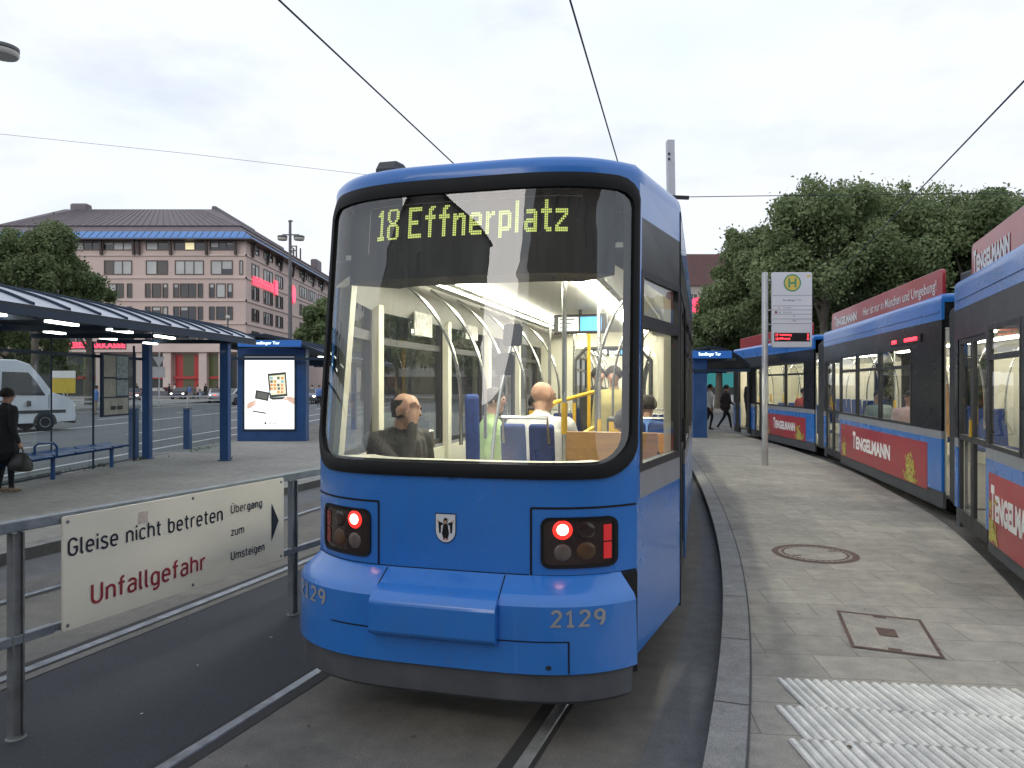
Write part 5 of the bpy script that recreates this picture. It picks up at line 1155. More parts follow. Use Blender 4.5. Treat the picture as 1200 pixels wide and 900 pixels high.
a, c = V(668, 0, 7.27), V(727, 200, 13.1); wire([ext(a, c, -1.2), a, c, ext(a, c, 4)], .011, 'dark contact wire running down to the roof of the lit tram, beside its middle')
a, c = V(1200, 95, 9.2), V(1080, 220, 14.2); wire([ext(a, c, -1.2), a, c, ext(a, c, 4)], .013, 'dark contact wire over the curved tram with banners, in front of the trees')
wire([V(788, 231, 19.9), V(960, 228.6, 21.5), V(1215, 226, 24), V(1400, 224, 27)], .012, 'thin level span wire stretched from the pale mast across the trees')
wire([V(-60, 150, 24), V(0, 157, 24), V(220, 180, 24), V(415, 203, 24), V(700, 235, 24)], .006, 'faint thin wire crossing the sky above the pink stone bank')
m_lampw = pm('lamp diffuser', (.52, .50, .44), .4, 0, .05, 5)
def saucer(t, c, r):
    X = Matrix.Translation(c); b = MB(); b.lathe([(.02, .16 * r), (.75 * r, .15 * r), (r, .02), (r, -.06)], 28, 0, X); o = b.build('lamp_head', m_mastd, t, smooth=40)
    b = MB(); b.lathe([(r * .985, -.10), (r * .99, -.18), (r * .9, -.24), (.02, -.26)], 28, 0, X); b.build('diffuser', m_lampw, o, smooth=40); b = MB(); b.lathe([(r * 1.0, -.06), (r * .99, -.10)], 28, 0, X); b.build('band', m_dark, o)
m_mastd = pm('lamp post grey', (.13, .13, .135), .5, .2, .15, 4)
YL = 45; bx = V(340, 395, YL); lp = thing('street_lamp', (bx.x, YL, 0), 'slim street lamp with two round saucer heads before the pink stone bank', 'street lamp')
b = MB(); b.tube([(bx.x, YL, -.1), (bx.x, YL, V(340, 258, YL).z)], [.17, .08], 12); b.build('pole', m_mastd, lp)
b = MB(); p1, p2 = V(331, 277, YL), V(350.5, 277, YL); b.bar(p1 + Vector((0, 0, .1)), p2 + Vector((0, 0, .1)), .07, .07); b.build('arm', m_mastd, lp)
saucer(lp, p1, .30); saucer(lp, p2, .33)
b = MB(); p = V(338, 259.5, YL); b.bar(p, p + Vector((.25, 0, .02)), .12, .09); b.build('top_fitting', m_mastd, lp)
YL = 20; lp = thing('street_lamp', (-14.9, YL, ROAD), 'grey saucer lamp head jutting in at the top corner of the sky', 'street lamp')
b = MB(); b.tube([(-14.9, YL, -.12), (-14.9, YL, 11.6)], [.14, .07], 12); b.build('pole', m_mastd, lp); p2 = V(3, 56, YL); b = MB(); b.bar((-14.9, YL, p2.z + .07), p2 + Vector((0, 0, .07)), .06, .06); b.build('arm', m_mastd, lp); saucer(lp, p2, .40)
b = MB(); YL = 52; p = V(267, 372, YL); lq = thing('street_lamp', (p.x, YL, ROAD), 'short lamp post with one small round pale head beyond the shelter roof', 'street lamp'); b.tube([(p.x, YL, -.12), (p.x, YL, p.z)], .06, 8); b.build('pole', m_mastd, lq); b = MB(); b.sphere(p, .17, 0, 10); b.build('lamp_head', m_lampw, lq, smooth=60)
# ---------------------------------------------------------------- buildings
m_stone = pm('pink stone facade', (.60, .465, .415), .8, 0, .10, .12, bump=.1, bscale=2)
m_stone2 = pm('stone ledge', (.62, .50, .45), .8, 0, .1, .3)
m_roofb = pm('slate brown roof', (.15, .122, .135), .55, .1, .14, .25, stretch=(3, .6, 1))
m_bluer = pm('blue eaves cladding', (.075, .21, .50), .35, .1, .10, .8)
m_bronze = pm('bronze cladding', (.085, .065, .06), .5, .2, .2, .6)
m_pane = pm('building window glass', (.018, .02, .024), .06, 0, .2, .3, spec=.9)
m_panel_ = pm('window blind', (.48, .48, .46), .5, 0, .15, .4)
m_wlit = em('lit window', (.9, .8, .45), .55)
m_wfr = pm('window frame bronze', (.10, .08, .07), .5, .2, .1, 1)
m_rneon = em('red neon letters', (1.0, .05, .11), 1.8)
m_shopr = em('red shop panel', (.42, .03, .035), .10, (.35, .02, .02)); m_shopg = em('shop interior glow', (.16, .18, .06), .16, (.05, .05, .03)); m_shopk = pm('dark shop front', (.03, .032, .03), .2, 0, .3, .6)
bk = thing('bank_building', (-55, 100, ROAD), 'big pink stone bank with brown roof, blue eaves and red neon lettering', 'building')
XL, XR, YF, YE = -73.5, -36.7, 100.0, 185.0
zz = lambda py: 1.75 + (450 - py) / FPX * YF
ZE = zz(293); ZB = zz(300)
b = MB(); b.box((XL, YF, ROAD), (XR, YE, zz(281)));
b.build('wall', m_stone, bk)
b = MB()
for py in (299, 325.5, 352, 379):
    z = zz(py); b.box((XL - .12, YF - .16, z - .12), (XR + .16, YF - .002, z + .12)); b.box((XR + .002, YF - .16, z - .12), (XR + .16, YE, z + .12))
b.build('ledge', m_stone2, bk)
# roof: blue eaves strip, then the brown slope, cut flat
def ring(inx, z): return [Vector((XL + inx, YF + inx, z)), Vector((XR - inx, YF + inx, z)), Vector((XR - inx, YE - inx, z)), Vector((XL + inx, YE - inx, z))]
b = MB(); b.loops([ring(-1.3, zz(281.5)), ring(-1.3, zz(280)), ring(.1, zz(271))], 0); b.build('blue_eaves', m_bluer, bk)
b = MB(); b.loops([ring(-1.35, zz(282.5)), ring(-1.35, zz(281.5))], 0); b.loops([ring(0, zz(283)), ring(-1.3, zz(282))], 0)
for k in range(40): x = lerp(XL - 1.2, XR + 1.2, k / 39); b.bar((x, YF - 1.32, zz(280) + .01), (x + .0, YF + .08, zz(271) + .01), .05, .05)
for k in range(80): y = lerp(YF - 1.2, YE, k / 79); b.bar((XR + 1.32, y, zz(280) + .03), (XR - .08, y, zz(271) + .03), .10, .08)
b.build('eaves_ribs', m_bronze, bk)
b = MB(); b.loops([ring(.1, zz(271)), ring(1.4, zz(262.5)), ring(1.2, zz(262)), ring(7.3, 27.6)], 0, True, False, True); b.build('roof', m_roofb, bk)
sr = MB()
for k in range(34): x = lerp(XL + 2, XR - 2, k / 33); u = (x - XL) / (XR - XL); sr.bar((x, YF + 1.15, zz(262) + .04), (lerp(XL + 8.2, XR - 8.2, u), YF + 7.2, 27.58), .035, .05)
for k in range(60): y = YF + 2 + k * 1.35; sr.bar((XR - 1.15, y, zz(262) + .04), (XR - 7.2, min(y + 5 * max(0, 1 - k / 12), YE - 8), 27.58), .035, .05)
sr.build('roof_seam', m_roofb, bk)
for (x0, y0, x1, y1, z1) in ((-65.6, 107.5, -63, 109, 28.6), (-44.6, 107.4, -43.8, 124, 28.2), (-44.6, 124, -43.9, 140, 28.1), (-44.8, 146, -43.2, 149, 29.6), (-44.5, 160, -43, 164, 29.4), (-44.5, 176, -43, 180, 29.2)):
    if y0 == 146:
        c = MB()
        for dx in (0, 1.4):
            for dy in (0, 2.8): c.bar((x0 + dx, y0 + dy, 27), (x0 + dx, y0 + dy, z1), .25, .25)
        for dz in (28.6, 29.5): c.bar((x0, y0, dz), (x0 + 1.4, y0, dz), .2, .2); c.bar((x0, y0, dz), (x0, y0 + 2.8, dz), .2, .2)
        c.build('roof_frame', m_bronze, bk)
    else: c = MB(); c.box((x0, y0, 26.8), (x1, y1, z1)); c.build('roof_vent', m_roofb, bk, bevel=.3)
rnd = random.Random(11)
def bwin(face, a0, a1, py0, py1, split=None, lit=False):
    """window between a0..a1 along a facade (metres); split = pane fractions"""
    z0, z1 = zz(py1), zz(py0); fx = (lambda a, z, o: (a, YF - o, z)) if face == 'f' else (lambda a, z, o: (XR + o, a, z))
    f = MB(); t = .10; parts = split or [(0, 1)]; pn = MB()
    for s0, s1 in parts:
        p0, p1 = lerp(a0, a1, s0), lerp(a0, a1, s1)
        for (u0, u1, v0, v1) in ((p0 - t, p0, z0 - t, z1 + t), (p1, p1 + t, z0 - t, z1 + t), (p0, p1, z0 - t, z0), (p0, p1, z1, z1 + t)):
            A = [fx(u0, v0, .003), fx(u1, v0, .003), fx(u1, v1, .003), fx(u0, v1, .003)]; d = Vector(fx(0, 0, .10)) - Vector(fx(0, 0, 0)); f.prism(A, d)
        n = max(1, round((p1 - p0) / 1.25))
        for k in range(n):
            q0, q1 = lerp(p0, p1, k / n), lerp(p0, p1, (k + 1) / n)
            if k: A = [fx(q0 - .05, z0, .02), fx(q0 + .05, z0, .02), fx(q0 + .05, z1, .02), fx(q0 - .05, z1, .02)]; f.prism(A, Vector(fx(0, 0, .07)) - Vector(fx(0, 0, 0)))
            r = rnd.random(); m = 2 if lit and k == n // 2 else (1 if r < (.42 if (z1 > zz(325)) else .05) else 0)
            if m == 0 and rnd.random() < .34: zb_ = lerp(z1, z0, rnd.choice((.25, .4, .6))); pn.poly([fx(q0 + .06, zb_, .016), fx(q1 - .06, zb_, .016), fx(q1 - .06, z1, .016), fx(q0 + .06, z1, .016)], 1)
            pn.poly([fx(q0, z0, .012), fx(q1, z0, .012), fx(q1, z1, .012), fx(q0, z1, .012)], m)
    o = f.build('window', m_wfr, bk); pn.build('pane', [m_pane, m_panel_, m_wlit], o)
X_ = lambda px: (px - CX) / FPX * YF
for i, (p, q) in enumerate(((-20, 14), (20, 50), (54, 84), (88, 118), (122, 156), (172, 198), (205, 240), (247, 275))): bwin('f', X_(p), X_(q), 284.5, 292.5, None, i == 6)
for p, q in ((-18, 12), (22, 50), (64, 94), (123, 154), (172, 196), (206, 238), (248, 272), (281.5, 284)): bwin('f', X_(p), X_(q), 306, 321)
tri = [(0, .18), (.32, .68), (.82, 1)]; triw = [(0, .15), (.24, .76), (.87, 1)]
for r0, r1 in ((333, 348), (360, 374), (387, 401)):
    for p, q, s in ((-18, 10, triw), (20, 50, triw), (62, 95, triw), (128, 154, [(0, .62), (.84, 1)]), (171, 196, tri), (204, 237, triw), (246, 272, tri)): bwin('f', X_(p), X_(q), r0, r1, s)
YY = lambda px: -XR * FPX / (CX - px)
groups = [[(295, 303), (309, 319), (323, 331)], [(351, 359), (361, 370), (373, 380)]]
ylist = [(YY(a), YY(c)) for g_ in groups for a, c in g_] + [(150, 155), (157, 162), (164, 169)]
for i, (a, c) in enumerate(ylist):
    bwin('r', a, c, 306, 321); bwin('r', a, c, 284.5, 292)
    for r0, r1 in ((333, 348), (360, 374), (387, 401)): bwin('r', a, c, r0, r1, triw if i % 3 == 1 else tri)
# bronze brackets under the eaves
b = MB()
for px in (-16, 17, 52, 86, 120, 158, 164, 201, 243, 277):
    x = X_(px); b.bar((x, YF - .25, zz(299)), (x, YF - .55, zz(283)), .30, .35)
for y in [102 + 6.2 * k for k in range(13)]: b.bar((XR + .25, y, zz(299)), (XR + .55, y, zz(283)), .30, .35)
b.build('eaves_bracket', m_bronze, bk)
# ground floor: pillars, shop fronts, canopy
b = MB()
for px0, px1, mi in ((80, 98, 0), (98, 112, 1), (113, 120, 2), (124, 140, 0), (141, 166, 0), (172, 196, 0), (196, 203, 2), (206, 215, 2), (215, 228, 1), (228, 237, 2), (245, 262, 1), (266, 284, 0), (30, 78, 0)):
    b.box((X_(px0), YF - .1, .1), (X_(px1), YF + .02, zz(416)), mi)
b.build('shop_front', [m_shopk, m_shopg, m_shopr], bk)
b = MB()
for k, (px0, px1) in enumerate(((82, 100), (102, 112), (176, 196), (206, 238), (248, 262))): b.box((X_(px0), YF - .5, zz(444)), (X_(px1), YF - .12, zz(441)), 0)
b.build('shop_awning', m_shopr, bk)
for px in (121.5, 168.5, 199.5, 241, 264, 285.5):
    b = MB(); b.box((X_(px) - .55, YF - 1.0, 0), (X_(px) + .55, YF - .12, zz(412))); b.build('pillar', m_stone2, bk, bevel=.05)
b = MB(); b.box((XL, YF - 1.3, zz(413)), (XR + .3, YF - .1, zz(404))); b.build('canopy', m_stone2, bk)
b = MB(); add_text(b, 'KREISSPARKASSE', lambda u, v: Vector((X_(78) + u, YF - 1.36, zz(408.5) + v)), X_(153) - X_(78), zz(401.5) - zz(408.5), 0, .045, 1.1); b.build('neon_lettering', m_rneon, bk)
b = MB(); b.box((X_(77), YF - 1.34, zz(410)), (X_(154), YF - 1.30, zz(400.5))); b.build('neon_backing', m_bronze, bk)
b = MB(); y0, y1 = YY(294.5), YY(320.5); zt0 = 1.75 + (450 - 329) / FPX * y0
add_text(b, 'KREISSPARKASSE', lambda u, v: Vector((XR + .25, y0 + u, zt0 - .5 + v)), y1 - y0 - .4, 1.25, 0, .04, 1.1)
b.box((XR + .2, y1, zt0 - .7), (XR + .3, y1 + 1.2, zt0 + 1.4)); b.build('neon_lettering', m_rneon, bk)
b = MB(); pS = V(342.5, 345, YY(342.5)); b.loops([[Vector((XR + .3, pS.y + 1.0 * k * math.cos(a), pS.z + 1.5 * k * math.sin(a))) for a in [2 * math.pi * i / 20 for i in range(20)]] for k in (1, .5, .02)], 0, True, False, True); b.build('neon_emblem', m_rneon, bk)
# houses beyond the tram stop
m_bh = pm('pale plaster house', (.36, .33, .29), .85, 0, .1, .3); m_rt = pm('dark red tile roof', (.085, .035, .032), .7, 0, .2, .8)
def house(label, x0, x1, y0, y1, ze, zr, wm, rm, nx, nf, group=None, nm='town_house'):
    t = thing(nm, ((x0 + x1) / 2, y0, ROAD), label, 'building'); b = MB(); b.box((x0, y0, ROAD), (x1, y1, ze)); b.build('wall', wm, t)
    b = MB(); ym = (y0 + y1) / 2; i_ = min(6, (x1 - x0) * .2)
    v = [(x0 - .4, y0 - .4, ze), (x1 + .4, y0 - .4, ze), (x1 + .4, y1 + .4, ze), (x0 - .4, y1 + .4, ze), (x0 + i_, ym, zr), (x1 - i_, ym, zr)]
    b.add(v, [(0, 1, 5, 4), (1, 2, 5), (2, 3, 4, 5), (3, 0, 4), (3, 2, 1, 0)]); b.build('roof', rm, t)
    for i in range(nx):
        for j in range(nf):
            x = lerp(x0, x1, (i + .5) / nx); z = lerp(3.8, ze - .4, j / nf) + .6; f = MB(); hw, hh = .62, .95
            for a, c, d, e in ((-hw - .1, -hw, -hh - .1, hh + .1), (hw, hw + .1, -hh - .1, hh + .1), (-hw, hw, hh, hh + .1), (-hw, hw, -hh - .1, -hh), (-.05, .05, -hh, hh)): f.box((x + a, y0 - .06, z + hh + d), (x + c, y0 - .003, z + hh + e))
            o = f.build('window', m_white2, t); p = MB(); p.poly([(x - hw, y0 - .02, z), (x + hw, y0 - .02, z), (x + hw, y0 - .02, z + 2 * hh), (x - hw, y0 - .02, z + 2 * hh)]); p.build('pane', m_pane, o)
    b = MB(); b.box((x0 + 1, y0 - .12, 0), (x1 - 1, y0 - .003, 3.0)); b.build('shop_front', m_shopk, t)
    return t
m_white2 = pm('white window frame', (.5, .5, .48), .6, 0, .05, 2)
h1 = house('pale town house with dark red roof and a red neon sign, between tram and trees', 24, 60, 120, 134, 18.0, 24.5, m_bh, m_rt, 9, 4)
b = MB(); p = V(817, 357.5, 119.7); add_text(b, 'S', lambda u, v: Vector((p.x - 1.0 + u, 119.6, p.z - 1.2 + v)), 2.0, 2.4, 0, .05); b.build('neon_emblem', m_rneon, h1)
m_teal = em('teal shop fascia', (.02, .20, .20), .35, (.02, .2, .2)); b = MB(); b.box((X_(835) * 1.0, 119.4, 1.2), (44, 119.8, 3.6)); b.build('shop_fascia', m_teal, h1)
b = MB(); b.box((29.5, 118.6, 4.6), (39.5, 118.9, 5.6)); b.build('shop_awning', m_shopr, h1)
m_lights = em('shop window light', (.9, .95, 1.0), 1.8); b = MB(); b.box((37.4, 118.4, 5.2), (40.5, 118.5, 6.0)); b.box((38.6, 118.4, 3.7), (40.2, 118.5, 4.6)); b.build('shop_light', m_lights, h1)
h2 = house('grey plaster corner house behind the plane trees', 66, 110, 112, 126, 17.0, 22.5, pm('grey plaster house', (.28, .27, .26), .85, 0, .1, .3), m_rt, 8, 4)
h5 = house('grey house closing the street, seen only through the lit tram windows', -24, 4, 125, 140, 15, 20, pm('cool plaster house', (.25, .25, .25), .85, 0, .1, .3), m_rt, 8, 4)
# buildings behind the photographer (seen mirrored in the windscreen)
h3 = house('tall beige town house across the square, mirrored in the tram glass', -66, -27, -28, -16, 26, 31, m_bh, m_rt, 9, 6)
h4 = house('grey town house across the square, mirrored in the tram glass', -9, 26, -26, -14, 25, 30, pm('warm plaster house', (.33, .27, .22), .85, 0, .1, .3), m_rt, 6, 5)
for h in (h3, h4): h.rotation_euler = (0, 0, math.pi)
# ---------------------------------------------------------------- trees
def leaf_mat(name, a, c):
    m = bpy.data.materials.new(name); m.use_nodes = True; t = m.node_tree; b = t.nodes['Principled BSDF']; N = t.nodes.new
    at = N('ShaderNodeAttribute'); at.attribute_name = 'tone'; tcn = N('ShaderNodeTexCoord'); nz = N('ShaderNodeTexNoise'); nz.inputs['Scale'].default_value = .55; nz.inputs['Detail'].default_value = 3
    t.links.new(tcn.outputs['Object'], nz.inputs['Vector']); ad = N('ShaderNodeMath'); ad.operation = 'MULTIPLY_ADD'; ad.inputs[1].default_value = .55; t.links.new(at.outputs['Fac'], ad.inputs[0]); t.links.new(nz.outputs['Fac'], ad.inputs[2])
    rp = N('ShaderNodeValToRGB'); rp.color_ramp.elements[0].position = .45; rp.color_ramp.elements[1].position = 1.0; rp.color_ramp.elements[0].color = (*a, 1); rp.color_ramp.elements[1].color = (*c, 1)
    t.links.new(ad.outputs[0], rp.inputs['Fac']); t.links.new(rp.outputs['Color'], b.inputs['Base Color']); b.inputs['Roughness'].default_value = .6; b.inputs['Specular IOR Level'].default_value = .3
    tl = N('ShaderNodeBsdfTranslucent'); ms_ = N('ShaderNodeMixShader'); ms_.inputs['Fac'].default_value = .35; t.links.new(rp.outputs['Color'], tl.inputs['Color']); t.links.new(b.outputs[0], ms_.inputs[1]); t.links.new(tl.outputs[0], ms_.inputs[2]); t.links.new(ms_.outputs[0], t.nodes['Material Output'].inputs['Surface'])
    return m
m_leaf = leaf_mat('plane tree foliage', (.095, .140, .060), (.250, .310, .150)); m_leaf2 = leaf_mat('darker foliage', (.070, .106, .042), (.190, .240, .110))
m_bark = pm('tree bark', (.12, .105, .085), .9, 0, .3, 3, bump=.4, bscale=8)
def crown_mesh(rx, ry, rz, nblob, nleaf, size, seed):
    rg = np.random.RandomState(seed)
    # irregular crown: clumps scattered over a squashed ellipsoid, denser outside
    d = rg.normal(size=(nblob, 3)); d /= np.linalg.norm(d, axis=1)[:, None]; d[:, 2] = np.where(d[:, 2] < -.55, -d[:, 2], d[:, 2])
    rad = rg.uniform(.25, 1.16, nblob) ** .5; c = d * rad[:, None] * np.array([rx, ry, rz]) * .84; br = rg.uniform(.08, .25, nblob) * min(rx, rz)
    w_ = br ** 2; idx = rg.choice(nblob, nleaf, p=w_ / w_.sum())
    e = rg.normal(size=(nleaf, 3)); e /= np.linalg.norm(e, axis=1)[:, None]; p = c[idx] + e * (br[idx] * rg.uniform(.25, 1.12, nleaf) ** .6)[:, None]
    # stray sprays
    k = nleaf // 14; p[:k] += e[:k] * rg.uniform(.1, .55, k)[:, None]
    a = rg.normal(size=(nleaf, 3)); a /= np.linalg.norm(a, axis=1)[:, None]; b_ = np.cross(a, e + .3 * rg.normal(size=(nleaf, 3))); b_ /= np.linalg.norm(b_, axis=1)[:, None] + 1e-9
    s = size * rg.uniform(.6, 1.35, nleaf); a *= s[:, None]; b_ *= (s * .55)[:, None]
    v = np.stack([p - a, p + b_, p + a, p - b_], 1).reshape(-1, 3); me = bpy.data.meshes.new('crown')
    me.vertices.add(len(v)); me.vertices.foreach_set('co', v.astype(np.float32).ravel()); me.loops.add(nleaf * 4); me.loops.foreach_set('vertex_index', np.arange(nleaf * 4, dtype=np.int32))
    me.polygons.add(nleaf); me.polygons.foreach_set('loop_start', np.arange(0, nleaf * 4, 4, dtype=np.int32)); me.polygons.foreach_set('loop_total', np.full(nleaf, 4, dtype=np.int32))
    at = me.attributes.new('tone', 'FLOAT', 'FACE'); bt_ = rg.uniform(0, .6, nblob); at.data.foreach_set('value', (bt_[idx] + rg.uniform(0, .5, nleaf)).astype(np.float32)); me.update(); return me, c
def tree(label, X, Y, H, rx, rz, seed, leaf=None, nleaf=15000, size=.115, nblob=46, ry=None, base=ROAD, group='trees by the tram stop'):
    t = thing('tree', (X, Y, base), label, 'tree', group=group); me, c = crown_mesh(rx, ry or rx, rz, int(nblob * 1.5), int(nleaf * 2.3), size, seed); me.materials.append(leaf or m_leaf)
    o = bpy.data.objects.new('crown', me); col.objects.link(o); o.parent = t; o.location = (0, 0, H - base - rz)
    b = MB(); zc = H - base - rz; b.tube([(0, 0, -.1), (.05, .02, zc * .45), (.0, .1, zc), (.1, 0, zc + rz * .5)], [.34, .24, .17, .05], 9)
    rg = random.Random(seed)
    for k in rg.sample(range(len(c)), min(13, len(c))):
        e = Vector(c[k]) * .9 + Vector((0, 0, zc)); s_ = Vector((0, .05, max(1.4, zc * rg.uniform(.55, .95)))); m_ = s_.lerp(e, .5) + Vector((rg.uniform(-.3, .3), rg.uniform(-.3, .3), .35)); b.tube([s_, m_, e], [.11, .07, .025], 6)
    b.build('trunk', m_bark, t, local=True, smooth=60)
    return t
def top(px, py, Y): p = V(px, py, Y); return p.x, p.z
def T_(label, px, py, Y, rx, rz, seed, **k): x, z = top(px, py, Y); return tree(label, x, Y, z, rx, rz, seed, **k)
T_('tall plane tree with a ragged top, directly above the H stop board', 965, 208, 42, 4.6, 5.2, 1, nleaf=22000, nblob=60)
T_('rounded green tree, lower and in front of its neighbours, behind the arched shelter', 906, 268, 46, 4.2, 4.8, 2, nleaf=20000)
T_('plane tree rising behind the middle red roof banner', 1055, 206, 44, 4.8, 5.3, 3, nleaf=22000, nblob=58)
T_('plane tree between the two large red roof banners', 1140, 214, 40, 4.4, 5.0, 4, nleaf=20000)
T_('tree cut off by the picture edge above the nearest roof banner', 1215, 224, 42, 4.6, 5.0, 5, nleaf=18000)
T_('short bushy tree beside the pale town house, just right of the lit tram', 842, 345, 52, 2.9, 3.3, 6, nleaf=12000, leaf=m_leaf2)
T_('thin leaning tree sticking out at the crowded edge of the tree row', 882, 250, 48, 2.4, 4.2, 7, nleaf=7000, nblob=26)
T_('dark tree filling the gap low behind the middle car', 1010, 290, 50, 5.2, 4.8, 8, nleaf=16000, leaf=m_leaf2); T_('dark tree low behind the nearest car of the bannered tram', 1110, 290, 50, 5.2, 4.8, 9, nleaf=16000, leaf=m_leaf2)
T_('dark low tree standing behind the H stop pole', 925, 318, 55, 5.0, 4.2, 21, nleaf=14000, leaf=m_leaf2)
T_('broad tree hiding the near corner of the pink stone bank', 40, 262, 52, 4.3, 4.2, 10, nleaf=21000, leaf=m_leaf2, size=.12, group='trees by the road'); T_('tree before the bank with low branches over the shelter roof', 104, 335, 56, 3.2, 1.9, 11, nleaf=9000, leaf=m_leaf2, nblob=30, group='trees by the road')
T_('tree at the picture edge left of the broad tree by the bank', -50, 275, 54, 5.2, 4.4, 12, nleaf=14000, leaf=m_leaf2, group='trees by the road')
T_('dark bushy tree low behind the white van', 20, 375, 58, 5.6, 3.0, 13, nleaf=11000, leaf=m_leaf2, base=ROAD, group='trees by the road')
T_('small tree at the end of the street between bank and lit tram', 384, 352, 95, 3.8, 4.2, 14, nleaf=9000, leaf=m_leaf2, size=.26, group='trees by the road')
T_('low bushy tree beyond the nearest car of the bannered tram, out past its windows', 1265, 300, 24, 3.2, 3.4, 31, nleaf=9000, group='trees beyond the bannered tram', base=ROAD); T_('low bushy tree seen through the middle car, nearer than the plane trees', 1075, 372, 27, 3.0, 2.6, 32, nleaf=9000, group='trees beyond the bannered tram', leaf=m_leaf2)
T_('low bushy tree seen through the middle car beside the cap-wearing passenger', 1010, 385, 32, 3.0, 2.6, 33, nleaf=9000, group='trees beyond the bannered tram', leaf=m_leaf2); T_('low bushy tree hidden low behind the gap of the bannered tram', 1150, 350, 22, 2.8, 2.5, 34, nleaf=9000, group='trees beyond the bannered tram', leaf=m_leaf2)
# weeds at the edge of the far platform
rg = random.Random(3); b = MB()
for (cx_, cy_, n_, sp) in ((-8.75, 15.3, 60, .35), (-8.85, 13.9, 50, .5), (-8.6, 16.9, 40, .18), (-6.6, 16.7, 26, .14), (-8.3, 19.8, 70, .9), (-8.85, 12.5, 40, .5)):
    for k in range(n_):
        x = cx_ + rg.gauss(0, .06); y = cy_ + rg.gauss(0, sp); h = rg.uniform(.03, .10); a = rg.uniform(0, 3.14); dx, dy = math.cos(a) * .012, math.sin(a) * .012; lx, ly = rg.uniform(-.05, .05), rg.uniform(-.05, .05)
        b.poly([(x - dx, y - dy, 0), (x + dx, y + dy, 0), (x + lx, y + ly, h)])
o = b.build('weeds', pm('weed green', (.075, .12, .03), .7, 0, .4, 9)); tag(o, 'short green weeds along the edge of the far platform', 'weeds', None, 'stuff')
for i, (px, py, Y, rx, rz, lab) in enumerate(((425, 372, 82, 5.0, 4.0, 'street tree seen through the first side window of the lit tram'), (465, 352, 90, 6.0, 5.5, 'tall street tree seen through the side window beside the passenger with raised elbow'), (512, 378, 78, 5.0, 3.6, 'lower street tree seen through the lit tram, beyond the young passenger in green'), (556, 360, 88, 6.0, 4.8, 'street tree seen deep through the lit tram beside the bald passenger'), (612, 372, 92, 6.0, 4.2, 'street tree almost hidden behind the seats of the lit tram'))):
    T_(lab, px, py, Y, rx, rz, 40 + i, nleaf=7000, size=.2, leaf=m_leaf2, group='street trees beyond the lit tram')
# loose stone edging on the far platform
t = MB(); t.box((-9.0, 12.4, -.01), (-8.78, 13.3, .07)); o = t.build('edging_stone', m_kerb, None, bevel=.02); tag(o, 'long loose edging stone lying behind the standing woman', 'kerb stone')
t = MB(); t.box((-8.98, 13.36, -.01), (-8.76, 14.1, .075)); o = t.build('edging_stone', m_kerb, None, bevel=.02); tag(o, 'shorter edging stone beside the bench leg, next to a longer one', 'kerb stone')
